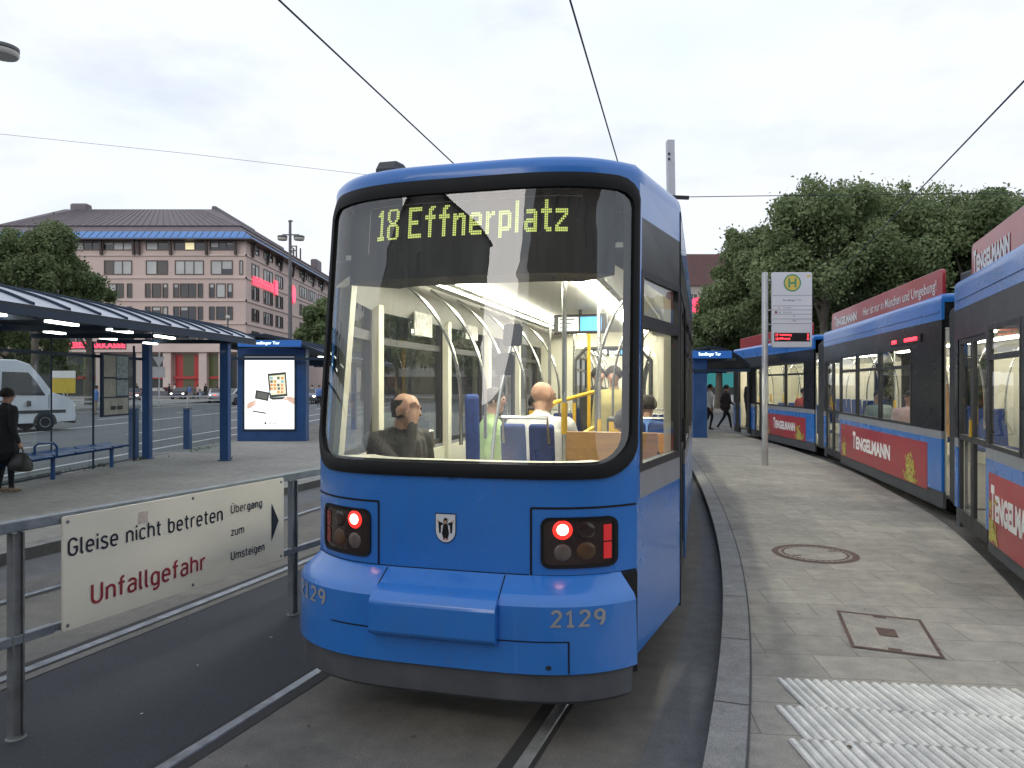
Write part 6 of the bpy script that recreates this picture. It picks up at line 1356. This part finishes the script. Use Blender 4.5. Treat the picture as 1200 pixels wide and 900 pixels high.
# ---------------------------------------------------------------- vehicles
m_tyre = pm('tyre rubber', (.018, .018, .019), .8, 0, .2, 6); m_rim = pm('wheel rim', (.35, .36, .38), .35, .7, .1, 6); m_cgl = pm('car window', (.012, .014, .017), .06, 0, .1, 3, spec=.8)
m_hl = em('headlamp lit', (1.0, .95, .80), 9.0); m_tl = em('car tail lamp lit', (1.0, .05, .03), 3.0); m_bump = pm('plastic bumper', (.05, .052, .055), .6, 0, .1, 5)
def vehicle(name, label, cat, loc, heading, prof, wdt, paint, glassp, wheels, wr, lights, split=None, group=None, bump=None, trim=()):
    """side profile (y forward, z), lofted across the width with tumblehome; glassp: list of side window outlines"""
    t = thing(name, loc, label, cat, rz=-heading, group=group); n = len(prof); hw = wdt / 2
    zs = [p[1] for p in prof]; zmid = max(zs) * .52
    def inw(z): return 0 if z < zmid else (z - zmid) / (max(zs) - zmid) * .13
    L = []
    for k, (s, ins) in enumerate(((-1, .05), (-1, .0), (1, .0), (1, .05))):
        L.append([Vector((s * (hw - inw(z) - (.05 if k in (0, 3) else 0)), y * (1 if k in (1, 2) else .985), z * (1 if k in (1, 2) else .985) + (.0 if k in (1, 2) else .01))) for y, z in prof])
    L = [[Vector((-(hw - inw(z)), y, z)) for y, z in prof], [Vector((-(hw - inw(z) - .07), y * 1.01, z * 1.012)) for y, z in prof], [Vector(((hw - inw(z) - .07), y * 1.01, z * 1.012)) for y, z in prof], [Vector((hw - inw(z), y, z)) for y, z in prof]]
    b = MB(); b.loops(L, 0, True, False, False)
    b.poly(L[0][::-1]); b.poly(L[3]); b.build('body', paint, t, local=True, smooth=35)
    for w in glassp:
        for s in (-1, 1):
            g_ = MB(); P = [Vector((s * (hw - inw(z) + .006), y, z)) for y, z in w]; g_.poly(P); g_.build('side_window', m_cgl, t, local=True)
    for (y0, z0, y1, z1) in split or []:   # windscreens
        g_ = MB(); g_.loops([[Vector((s * (hw - inw(z) - .16), y * 1.012 + (.012 if y > 0 else -.012), z * 1.012 + .01)) for s in (-1, 1)] for y, z in ((y0, z0), (y1, z1))], 0, False); g_.build('windscreen', m_cgl, t, local=True)
    for y in wheels:
        for s in (-1, 1):
            X = TM(Vector((s * (hw - .11), y, wr)), (0, 1, 0), (0, 0, 1), (s, 0, 0)); g_ = MB(); g_.lathe([(wr * .62, -.10), (wr, -.09), (wr, .09), (wr * .9, .115), (wr * .62, .115)], 22, 0, X); o = g_.build('wheel', m_tyre, t, local=True, smooth=40)
            g_ = MB(); g_.lathe([(wr * .62, .09), (wr * .55, .118), (wr * .15, .10), (.01, .11)], 16, 0, X); g_.build('rim', m_rim, o, local=True, smooth=40)
            g_ = MB(); ring_ = [Vector((s * (hw + .004), y + (wr + .06) * math.cos(a), wr + (wr + .06) * math.sin(a))) for a in [math.pi * k / 14 for k in range(15)]]; g_.poly(ring_ + [Vector((s * (hw + .004), y - wr - .06, wr * .7)), Vector((s * (hw + .004), y + wr + .06, wr * .7))]); g_.build('wheel_arch', m_bump, t, local=True)
    yf = max(p[0] for p in prof); yr = min(p[0] for p in prof)
    for (end, z, nm, mt_) in lights:
        for s in (-1, 1):
            g_ = MB(); y = yf if end > 0 else yr; g_.sphere((s * (hw - .22), y - .05 * end, z), .13, 0, 10, None, (1.1, .75, .75)); g_.build(nm, mt_, t, local=True, smooth=60)
    for (y0, z0, y1, z1, m_) in trim:
        for s in (-1, 1): g_ = MB(); g_.box((s * (hw + .002) - .012, y0, z0), (s * (hw + .002) + .012, y1, z1)); g_.build('side_trim', m_, t, local=True)
    b = MB()
    for y in (yf, yr): b.box((-hw * .93, min(y, y * .98), .28), (hw * .93, max(y, y * 1.012), .58))
    b.build('bumper', m_bump if bump is None else bump, t, local=True, bevel=.03)
    for s in (-1, 1): b = MB(); b.box((s * (hw + .11) - .10, yf * .40, 1.0), (s * (hw + .11) + .10, yf * .40 + .10, 1.22)); b.build('side_mirror', m_bump, t, local=True, bevel=.03)
    return t
m_vanw = pm('van pale paint', (.70, .735, .79), .35, 0, .05, 1.5, coat=.4)
vprof = [(-2.95, .38), (-2.98, 1.1), (-2.92, 2.35), (-2.75, 2.66), (-2.2, 2.78), (.9, 2.78), (1.35, 2.62), (1.78, 2.05), (2.12, 1.52), (2.7, 1.30), (2.93, 1.08), (2.98, .6), (2.95, .38), (1.5, .34), (-1.5, .34)]
vp = V(58, 500, 29.2)
van = vehicle('van', 'white high-roofed van driving on the road behind the glass shelter', 'van', (vp.x - 1.75, 29.6 - 1.8, ROAD), R(36), vprof, 1.98, m_vanw, [[(.35, 1.50), (1.0, 1.44), (1.86, 1.42), (1.52, 2.02), (1.28, 2.32), (.40, 2.34)], [(-1.15, 1.50), (.15, 1.50), (.15, 2.36), (-1.15, 2.36)], [(-2.7, 1.50), (-1.35, 1.50), (-1.35, 2.36), (-2.7, 2.36)]], (-1.85, 1.85), .36, [(1, .98, 'headlight', m_hl), (-1, 1.2, 'tail_light', m_tl)], [(2.12, 1.50, 1.40, 2.55)], None, None, [(-2.9, .72, 2.6, .84, m_bump), (.22, 1.18, .42, 1.23, m_bump), (-.05, 1.18, .14, 1.23, m_bump), (.24, .45, .252, 2.6, m_bump), (1.98, .9, 1.992, 1.45, m_bump), (-1.26, .45, -1.248, 2.6, m_bump)])
cprof = [(-2.1, .32), (-2.15, .75), (-2.0, .98), (-1.5, 1.02), (-.85, 1.42), (.35, 1.44), (1.05, 1.0), (1.9, .86), (2.12, .68), (2.12, .36), (1.3, .28), (-1.4, .28)]
cw = [[(-1.35, 1.0), (-.25, 1.0), (-.25, 1.36), (-.8, 1.36)], [(-.17, 1.0), (.85, .98), (.32, 1.37), (-.17, 1.37)]]
def cr_(label, px, py, Y, hd, paint, front=True, rear=False, group='cars on the square'):
    p = V(px, py, Y); ls = ([(1, .70, 'headlight', m_hl)] if front else []) + ([(-1, .85, 'tail_light', m_tl)] if rear else [])
    return vehicle('car', label, 'car', (p.x, Y, ROAD), R(hd), cprof, 1.78, paint, cw, (-1.28, 1.32), .32, ls, [(1.03, 1.0, .38, 1.42), (-1.48, 1.03, -.88, 1.40)], group)
m_csil = pm('silver car paint', (.45, .46, .48), .3, .5, .05, 2, coat=.4); m_cdark = pm('dark car paint', (.03, .035, .05), .25, .2, .1, 2, coat=.5); m_cred = pm('dark red car paint', (.12, .015, .02), .3, .1, .1, 2, coat=.4); m_cbl = pm('blue grey car paint', (.10, .13, .18), .3, .2, .1, 2, coat=.4)
cr_('silver car with lit headlights beside the shelter front post', 256, 466, 72, 160, m_csil)
cr_('dark red car with glaring headlight behind the shelter rear post', 158, 464, 76, 165, m_cred)
cr_('dark car in the queue before the red shop panels, headlights lit', 215, 464, 88, 175, m_cdark)
cr_('blue grey car standing crosswise before the bank pillars', 222, 462, 94, 95, m_cbl, False)
cr_('car with red tail lamps between shelter post and advert box', 277, 466, 66, 15, m_csil, False, True)
cr_('dark car with headlights on, half hidden right of the lit advert box', 362, 466, 70, 170, m_cbl)
cr_('dark car parked by the pavement in front of the bank, lights off', 190, 463, 93, 90, m_cdark, False)
# ---------------------------------------------------------------- road signs by the bank
m_sgn = pm('traffic sign back', (.45, .46, .47), .5, .4, .1, 3)
YS = 60; p = V(186.5, 412, YS); t = thing('traffic_sign', (p.x, YS, ROAD), 'grey traffic sign post with a triangle and a plate, beside the shelter post', 'sign'); b = MB(); b.tube([(p.x, YS, ROAD), (p.x, YS, p.z)], .06, 8); b.build('pole', m_sgn, t)
b = MB(); q = V(186, 423, YS - .1); b.prism([q + Vector((-.5, 0, .35)), q + Vector((.5, 0, .35)), q + Vector((0, 0, -.5))], (0, .04, 0)); b.build('triangle_plate', m_sgn, t)
b = MB(); q = V(185.5, 436, YS - .1); b.box((q.x - .55, q.y, q.z - .45), (q.x + .55, q.y + .04, q.z + .45)); b.build('plate', m_sgn, t)
YS = 34; p = V(74, 462, YS); t = thing('information_board', (p.x, YS, ROAD), 'yellow and white board beyond the bonnet of the white van', 'sign'); b = MB(); b.box((p.x - .55, YS, p.z + .05), (p.x + .55, YS + .06, p.z + .75)); b.build('yellow_panel', pm('yellow panel', (.62, .45, .05), .5, 0, .1, 3), t); b = MB(); b.box((p.x - .55, YS, p.z + .76), (p.x + .55, YS + .06, p.z + 1.1)); b.build('white_panel', m_white, t); b = MB(); b.tube([(p.x, YS + .05, ROAD), (p.x, YS + .05, p.z + .4)], .05, 8); b.build('pole', m_sgn, t)
# low guard rail on the far side of the road
t = thing('guard_rail', (-27, 47, ROAD), 'low grey guard rail on the far kerb of the road behind the van', 'guard rail')
for z in (.35, .62, .90): b = MB(); b.bar((-34, 42, z), (-20, 51.5, z), .05, .10); b.build('rail', m_sgn, t)
for k in range(7): b = MB(); q = Vector((-34, 42, 0)).lerp(Vector((-20, 51.5, 0)), k / 6); b.bar((q.x, q.y, -.1), (q.x, q.y, .95), .08, .08); b.build('post', m_sgn, t)
# ---------------------------------------------------------------- people
m_coat = pm('black coat', (.012, .013, .016), .85, 0, .25, 12, bump=.9, bscale=13); m_trk = pm('dark trousers', (.014, .015, .02), .85, 0, .25, 12, bump=.9, bscale=13); m_hair = pm('dark hair', (.018, .013, .010), .7, 0, .3, 20, bump=1.0, bscale=60); m_hairg = pm('grey hair', (.30, .29, .28), .7, 0, .2, 20); m_shoe = pm('dark shoes', (.02, .018, .016), .5, 0, .2, 9); m_shoet = pm('tan shoes', (.30, .22, .14), .6, 0, .2, 9); m_shoew = pm('pale trainers', (.55, .55, .55), .6, 0, .1, 9)
m_wsh = pm('white shirt', (.66, .65, .63), .8, 0, .06, 9, bump=.9, bscale=13); m_green = pm('green shirt', (.36, .52, .24), .8, 0, .1, 9, bump=.9, bscale=13); m_bsh = pm('blue shirt', (.12, .22, .50), .8, 0, .1, 9, bump=.9, bscale=13); m_beige = pm('beige trousers', (.36, .28, .20), .8, 0, .1, 9, bump=.9, bscale=13); m_jack = pm('dark olive jacket', (.030, .028, .024), .8, 0, .25, 14, bump=.9, bscale=13); m_jbrown = pm('dark brown jacket', (.035, .025, .024), .8, 0, .25, 14, bump=.9, bscale=13); m_pink = pm('pale pink shirt', (.60, .42, .40), .8, 0, .1, 9, bump=.9, bscale=13); m_skinf = pm('face and hands', (.46, .26, .18), .55, 0, .12, 14); m_cap = pm('dark cap', (.03, .03, .032), .85, 0, .2, 12); m_lip = pm('eyes and lips', (.05, .02, .02), .5, 0, .2, 9); m_plaid = pm('check shirt', (.45, .38, .35), .8, 0, .3, 30)
def person(label, loc, heading, pose='stand', top_=m_coat, legs_=m_trk, shoes=m_shoe, hair=m_hair, h=1.74, vox=.022, arms=None, legp=None, hairkind='short', fingers=False, lean=0.0, group=None, headturn=0.0, coat_len=0.0, wide=1.0, cap=False, neckdrop=0.0, bend=0.0):
    """one continuous skinned figure; local axes: x right, y forward, z up (feet or seat point at z=0)"""
    t = thing('person', loc, label, 'person', rz=-heading, group=group); k = h / 1.74
    prim = []   # (p, q, rp, rq, mat)
    def cap_(p, q, rp, rq, m): prim.append((Vector(p) * k, Vector(q) * k, rp * k, rq * k, m))
    sit = pose == 'sit'; hz = .0 if sit else .93
    ly = lean
    pel = Vector((0, 0, hz + (.10 if sit else 0))); che = pel + Vector((0, .03 + ly * .6, .36)); nk = pel + Vector((0, .02 + ly, .53 - neckdrop)); hd = nk + Vector((0, .035 + ly * .3, .135))
    W = .105 * wide
    for s in (-1, 1): cap_(pel + Vector((s * .075, 0, 0)), che + Vector((s * .085, 0, .0)), .125 * wide, .125 * wide, 0)
    cap_(pel + Vector((0, 0, .12)), che, .15 * wide, .16 * wide, 0); cap_(che + Vector((-.14 * wide, 0, .085)), che + Vector((.14 * wide, 0, .085)), .072, .072, 0); cap_(che + Vector((0, 0, .08)), nk, .10, .06, 0)
    cap_(nk + Vector((0, 0, -.02)), nk + Vector((0, .015, .07)), .058, .056, 2)
    f = Vector((math.sin(headturn), math.cos(headturn), 0)); r = Vector((f.y, -f.x, 0)); tilt = Vector((0, 0, -bend))
    cap_(hd + f * -.012 + Vector((0, 0, .035)), hd + f * .012 + Vector((0, 0, .02)), .093, .088, 2); cap_(hd + f * .03 + Vector((0, 0, -.055)), hd + f * .038 + Vector((0, 0, -.065)), .058, .050, 2)
    cap_(hd + f * .095 + Vector((0, 0, .015)), hd + f * .115 + Vector((0, 0, -.018)), .013, .017, 2)
    for s in (-1, 1): cap_(hd + r * (s * .090) + Vector((0, 0, .02)), hd + r * (s * .093) + Vector((0, 0, -.02)), .016, .013, 2)
    if coat_len:
        for s in (-1, 1): cap_(pel + Vector((s * .07, 0, .05)), pel + Vector((s * .075, .0, -coat_len)), .14 * wide, .155 * wide, 0)
        cap_(pel + Vector((0, 0, .05)), pel + Vector((0, .0, -coat_len)), .15 * wide, .16 * wide, 0)
    for i, s in enumerate((-1, 1)):
        sh = che + Vector((s * .185 * wide, 0, .085))
        el, wr = (arms[i] if arms else (sh + Vector((s * .05, -.02, -.29)), sh + Vector((s * .06, .06, -.54))))
        el, wr = Vector(el), Vector(wr); cap_(sh, el, .062 * wide, .05, 0); cap_(el, wr, .05, .036, 0); d = (wr - el).normalized(); cap_(wr, wr + d * .03, .03, .03, 2)
        pal = wr + d * .09
        cap_(wr + d * .03, pal, .032, .034, 2)
        side = d.cross(Vector((0, 0, 1)));
        if side.length < .2: side = Vector((0, 1, 0))
        side.normalize(); nrm = side.cross(d)
        if fingers:
            for j in range(4):
                b0 = pal + side * ((j - 1.5) * .021); ln = (.062, .072, .068, .052)[j]; m_ = b0 + d * ln * .55 + nrm * .008; cap_(b0, m_, .0105, .0098, 2); cap_(m_, m_ + d * ln * .45 + nrm * .022, .0095, .008, 2)
            tb = wr + d * .045 + side * -.03; tm = tb + d * .03 + side * -.025; cap_(tb, tm, .013, .011, 2); cap_(tm, tm + d * .028 + nrm * .012, .0105, .009, 2)
        else:
            cap_(pal, pal + d * .075 + nrm * .02, .026, .017, 2); cap_(wr + d * .045, wr + d * .08 + side * -.045, .014, .011, 2)
        hp = pel + Vector((s * .095, 0, -.04))
        if sit: kn, an = pel + Vector((s * .13, .43, .0)), pel + Vector((s * .12, .40, -.44))
        else: kn, an = (legp[i] if legp else (Vector((s * .10, .02, .50)), Vector((s * .10, -.02, .09))))
        kn, an = Vector(kn), Vector(an); cap_(hp, kn, .092, .060, 1); cap_(kn, an, .060, .040, 1)
        an2 = an + Vector((0, 0, -.02)); cap_(an2 + Vector((0, -.03, -.02)), an2 + Vector((s * .01, .13, -.035)), .042, .034, 3)
    bm = bmesh.new()
    for p, q, rp, rq, m in prim:
        d = q - p; ln = d.length; n = 10; ax = d.normalized() if ln > 1e-5 else Vector((0, 0, 1)); u = ax.orthogonal().normalized(); v = ax.cross(u); L = []
        for (cc, rad, a0) in ((p, rp, -80), (p, rp, -45), (p, rp, 0), (q, rq, 0), (q, rq, 45), (q, rq, 80)):
            a = R(a0); L.append([bm.verts.new(cc + ax * rad * math.sin(a) + (u * math.cos(2*math.pi*i/n) + v * math.sin(2*math.pi*i/n)) * rad * math.cos(a)) for i in range(n)])
        for A, B in zip(L, L[1:]):
            for i in range(n): bm.faces.new((A[i], A[(i + 1) % n], B[(i + 1) % n], B[i]))
        bm.faces.new(L[0][::-1]); bm.faces.new(L[-1])
    me = bpy.data.meshes.new('tmp'); bm.to_mesh(me); bm.free(); o = bpy.data.objects.new('tmp', me); col.objects.link(o)
    rm = o.modifiers.new('r', 'REMESH'); rm.mode = 'VOXEL'; rm.voxel_size = vox * k; smd = o.modifiers.new('s', 'SMOOTH'); smd.iterations = 3; smd.factor = .5
    bpy.context.view_layer.update(); out = bpy.data.meshes.new_from_object(o.evaluated_get(bpy.context.evaluated_depsgraph_get())); bpy.data.objects.remove(o)
    out.materials.clear()
    for m in (top_, legs_, m_skinf, shoes): out.materials.append(m)
    P = np.array([tuple(p) for p, *_ in prim]); Q = np.array([tuple(q[1]) for q in prim]); RP = np.array([q[2] for q in prim]); RQ = np.array([q[3] for q in prim]); MM = np.array([q[4] for q in prim])
    C = np.zeros(len(out.polygons) * 3); out.polygons.foreach_get('center', C); C = C.reshape(-1, 3); D = Q - P; LL = (D ** 2).sum(1) + 1e-9
    tt = np.clip(((C[:, None] - P) * D).sum(2) / LL, 0, 1); dist = np.linalg.norm(C[:, None] - P - D * tt[..., None], axis=2) - (RP + (RQ - RP) * tt)
    out.polygons.foreach_set('material_index', MM[dist.argmin(1)].astype(np.int32)); out.polygons.foreach_set('use_smooth', np.ones(len(out.polygons), dtype=bool)); out.update(); out.name = 'body'
    body = bpy.data.objects.new('body', out); col.objects.link(body); body.parent = t
    # hair or cap, eyes, mouth
    H = hd * k
    if hair is not None and hairkind == 'ring':
        b = MB(); n = 20; L = []
        for i in range(8):
            a = R(26 - i * 10); row = []
            for j in range(n):
                th = 2 * math.pi * j / n; fr_ = max(0, math.cos(th)); rad = max(.100 * math.cos(a), .092) * (1 - .3 * fr_); z = max(.035 + .102 * math.sin(a), -.05)
                row.append(H + (f * (rad * math.cos(th) * 1.03 - .014) + r * rad * math.sin(th) + Vector((0, 0, z))) * k)
            L.append(row)
        b.loops(L, 0, True, False, False); b.build('hair', hair, t, local=True, smooth=60)
    elif hair is not None:
        b = MB(); L = []; n = 20
        for i in range(9):
            a = R(90 - i * 15)
            row = []
            for j in range(n):
                th = 2 * math.pi * j / n; front = max(0, math.cos(th)); zmin = -.055 + .11 * front if hairkind == 'short' else (-.12 + .16 * front); z = .035 + .104 * math.sin(a); rad = .104 * math.cos(a)
                if z < zmin: z = zmin; rad = .102 if hairkind == 'short' else .108
                row.append(H + (f * (rad * math.cos(th) * 1.03 - .014) + r * rad * math.sin(th) + Vector((0, 0, z))) * k)
            L.append(row)
        b.loops(L, 0, True, True, False); b.build('cap' if cap else 'hair', m_cap if cap else hair, t, local=True, smooth=60)
        if cap: b = MB(); b.loops([[H + (f * (.08 + d_) + r * s_ + Vector((0, 0, .065 - d_ * .2))) * k for s_ in (-.07, 0, .07)] for d_ in (0, .075)], 0, False); b.build('cap_peak', m_cap, t, local=True)
    b = MB()
    for s in (-1, 1): b.sphere(H + (f * .088 + r * s * .034 + Vector((0, 0, .022))) * k, .010 * k, 0, 8)
    b.sphere(H + (f * .088 + Vector((0, 0, -.058))) * k, .009 * k, 0, 8, None, (2.2, .8, .7)); b.build('eyes_and_mouth', m_lip, t, local=True)
    return t
# woman waiting under the shelter, seen from behind, holding a bag
wp = G(12, 577); WA = R(28)
woman = person('person in a black coat seen from behind, carrying a dark bag under the shelter', (wp.x - .1, wp.y, 0), WA, 'stand', m_coat, m_trk, m_shoet, m_hair, 1.70, .018, [((-.27, -.02, 1.06), (-.28, .05, .84)), ((.30, -.02, 1.07), (.36, .04, .84))], [((-.09, .03, .50), (-.09, -.04, .09)), ((.11, .05, .50), (.12, .05, .09))], 'long', True, coat_len=.26, wide=1.16)
wu = Vector((math.sin(WA), math.cos(WA), 0)); wr_ = Vector((wu.y, -wu.x, 0)); hp_ = Vector((wp.x - .1, wp.y, 0)) + wr_ * .375 + wu * .055
m_bag = pm('dark leather bag', (.018, .018, .014), .5, 0, .3, 9, bump=.3, bscale=12)
bg_ = thing('handbag', (hp_.x, hp_.y, .36), 'dark soft handbag hanging from the hand of the waiting black-coated person', 'bag', rz=-WA)
b = MB(); L = []
for z, hw, hd_ in ((.36, .19, .07), (.38, .235, .10), (.46, .235, .11), (.56, .19, .085), (.63, .12, .05), (.655, .08, .03)):
    L.append([hp_ * 1.0 + Vector((0, 0, z)) + (wr_ * hw * math.copysign(abs(math.cos(a)) ** .6, math.cos(a)) + wu * hd_ * math.copysign(abs(math.sin(a)) ** .6, math.sin(a))) for a in [2 * math.pi * i / 20 for i in range(20)]])
b.loops(L, 0, True, True, True); b.build('bag_body', m_bag, bg_, smooth=50)
b = MB(); b.tube([hp_ + wr_ * -.08 + Vector((0, 0, .63)), hp_ + wr_ * -.035 + Vector((0, 0, .74)), hp_ + wr_ * .035 + Vector((0, 0, .74)), hp_ + wr_ * .08 + Vector((0, 0, .63))], .010, 8); b.build('handle', m_bag, bg_)
# walkers by the far shelter
q = G(836, 505); person('person in a white shirt and dark trousers walking by the small arched shelter', (q.x, q.y + .6, 0), R(115), 'stand', m_wsh, m_trk, m_shoe, m_hair, 1.76, .025, None, [((-.09, .10, .50), (-.09, .02, .09)), ((.09, -.02, .50), (.09, -.22, .13))])
q = G(850, 504); person('person in dark brown jacket striding in pale trainers beside a white-shirted walker', (q.x, q.y, 0), R(82), 'stand', m_jbrown, m_trk, m_shoew, m_hair, 1.74, .025, [((-.26, -.08, 1.08), (-.24, .10, .88)), ((.27, .08, 1.08), (.2, .25, .95))], [((-.09, .20, .52), (-.09, .28, .09)), ((.09, -.08, .52), (.09, -.36, .12))], wide=1.12, coat_len=.05)
for i, (px, py, Y, hd_, tp_, lg_, lab) in enumerate(((112, 481, 44, 70, m_bsh, m_beige, 'person in a blue and dark top with beige trousers, standing by the guard rail'), (222, 468, 84, 100, m_bsh, m_beige, 'tiny person in a bright blue shirt crossing before the bank'), (241, 467, 90, 200, m_coat, m_trk, 'tiny person in black standing before a bank pillar'), (198, 467, 92, 40, m_coat, m_trk, 'tiny dark figure by the traffic sign before the bank'), (255, 466, 92, 250, m_jack, m_trk, 'tiny figure in a dark jacket above the silver car'), (160, 467, 92, 120, m_jack, m_beige, 'tiny figure in dark jacket and beige trousers near the shelter rear post'), (205, 467, 95, 260, m_wsh, m_trk, 'tiny figure in a white shirt before the red shop panels'))):
    p = V(px, py, Y); person(lab, (p.x, Y, .02 if Y > 88 else ROAD), R(hd_), 'stand', tp_, lg_, m_shoe, m_hair, 1.8, .04)
for i, (px, py, Y, hd_, tp_, lg_, lab) in enumerate(((172, 468, 86, 80, m_jack, m_trk, 'tiny dark figure walking left of the traffic sign post, before the bank'), (232, 468, 87, 260, m_pink, m_trk, 'tiny figure in a pale pink top between bank pillars'), (247, 468, 88, 90, m_coat, m_beige, 'tiny figure in black top and beige trousers near the silver car'), (366, 470, 70, 200, m_wsh, m_trk, 'person in a white top standing beyond the second shelter, past the lit poster'), (374, 472, 60, 150, m_bsh, m_trk, 'person in a blue top at the far end of the second shelter'))):
    p = V(px, py, Y); person(lab.replace('walking left of', 'walking just before'), (p.x, Y, ROAD), R(hd_), 'stand', tp_, lg_, m_shoe, m_hair, 1.8, .04)
# passengers of the lit tram
def seatp(f, r, s, zseat): p = f.P(r, s, zseat); return (p.x, p.y, p.z)
pax = 'passengers in the lit tram'
aT = F1.a
person('tram passenger in a dark jacket, elbow on the rear shelf, hand held over the face', seatp(F1, -.80, .98, .82), aT + R(118), 'sit', m_jack, m_trk, m_shoe, m_hair, 1.76, .012, [((-.26, .12, .25), (-.12, .30, .22)), ((.21, .42, .34), (.085, .345, .645))], None, 'ring', True, .10, pax, R(-8), wide=1.15, neckdrop=.03)
person('young tram passenger in a light green shirt seen side-on', seatp(F1, -.66, 2.85, .84), aT + R(75), 'sit', m_green, m_trk, m_shoe, m_hair, 1.70, .016, None, None, 'short', False, .02, pax, R(10))
person('bald heavy tram passenger in a white shirt seen from behind', seatp(F1, .0, 2.06, .86), aT + R(12), 'sit', m_wsh, m_trk, m_shoe, None, 1.78, .015, [((-.32, .10, .27), (-.2, .38, .30)), ((.33, .12, .27), (.25, .40, .35))], None, 'short', False, .05, pax, R(35), wide=1.22)
person('tram passenger with dark hair behind the wooden partition, by the door', seatp(F1, .78, 1.62, .70), aT + R(-20), 'sit', m_jbrown, m_trk, m_shoe, m_hair, 1.70, .02, None, None, 'short', False, .0, pax, 0)
person('standing tram passenger in a yellowish top far along the aisle', seatp(F1, .28, 5.0, .26), aT + R(185), 'stand', pm('mustard top', (.42, .36, .14), .8, 0, .1, 9), m_trk, m_shoe, m_hair, 1.72, .022, None, None, 'long', False, .0, pax, 0)
person('seated tram passenger in a blue top far down the tram, by the second screen', seatp(F1, .72, 4.35, .74), aT + R(-10), 'sit', m_bsh, m_trk, m_shoe, m_hair, 1.72, .024, None, None, 'short', False, .0, pax, 0)
person('seated tram passenger in black with long hair, deep inside on the window side', seatp(F1, -.72, 5.2, .74), aT + R(170), 'sit', m_coat, m_trk, m_shoe, m_hair, 1.70, .024, None, None, 'long', False, .0, pax, 0)
person('standing passenger in dark clothes at the gangway of the lit tram', seatp(F1, -.15, 6.6, .26), aT + R(150), 'stand', m_jack, m_trk, m_shoe, m_hair, 1.74, .024, None, None, 'short', False, .0, pax, 0)
# passengers across the platform
pax2 = 'passengers in the tram with banners'
person('passenger in a dark cap and pink shirt behind the widest middle car window', seatp(fb, -.82, 2.45, .74), fb.a + R(-176), 'sit', m_pink, m_trk, m_shoe, m_hair, 1.74, .018, None, None, 'short', False, .0, pax2, R(50), wide=1.1, cap=True)
person('passenger in a grey green top behind the second window of the middle car', seatp(fb, -.80, 4.35, .74), fb.a + R(-178), 'sit', pm('grey green top', (.16, .20, .19), .8, 0, .1, 9), m_trk, m_shoe, m_hair, 1.72, .02, None, None, 'short', False, .0, pax2, R(20))
person('passenger in a red top in the far car of the bannered tram', seatp(fc, -.85, 1.6, .76), fc.a + R(180), 'sit', pm('red top', (.40, .05, .04), .8, 0, .1, 9), m_trk, m_shoe, m_hair, 1.72, .025, None, None, 'short', False, .0, pax2, 0)
q = fc.P(-1.0, 6.5, .22); person('person in dark clothes boarding through the open door of the far car', (q.x, q.y, .22), R(70), 'stand', m_coat, m_trk, m_shoe, m_hair, 1.76, .025)
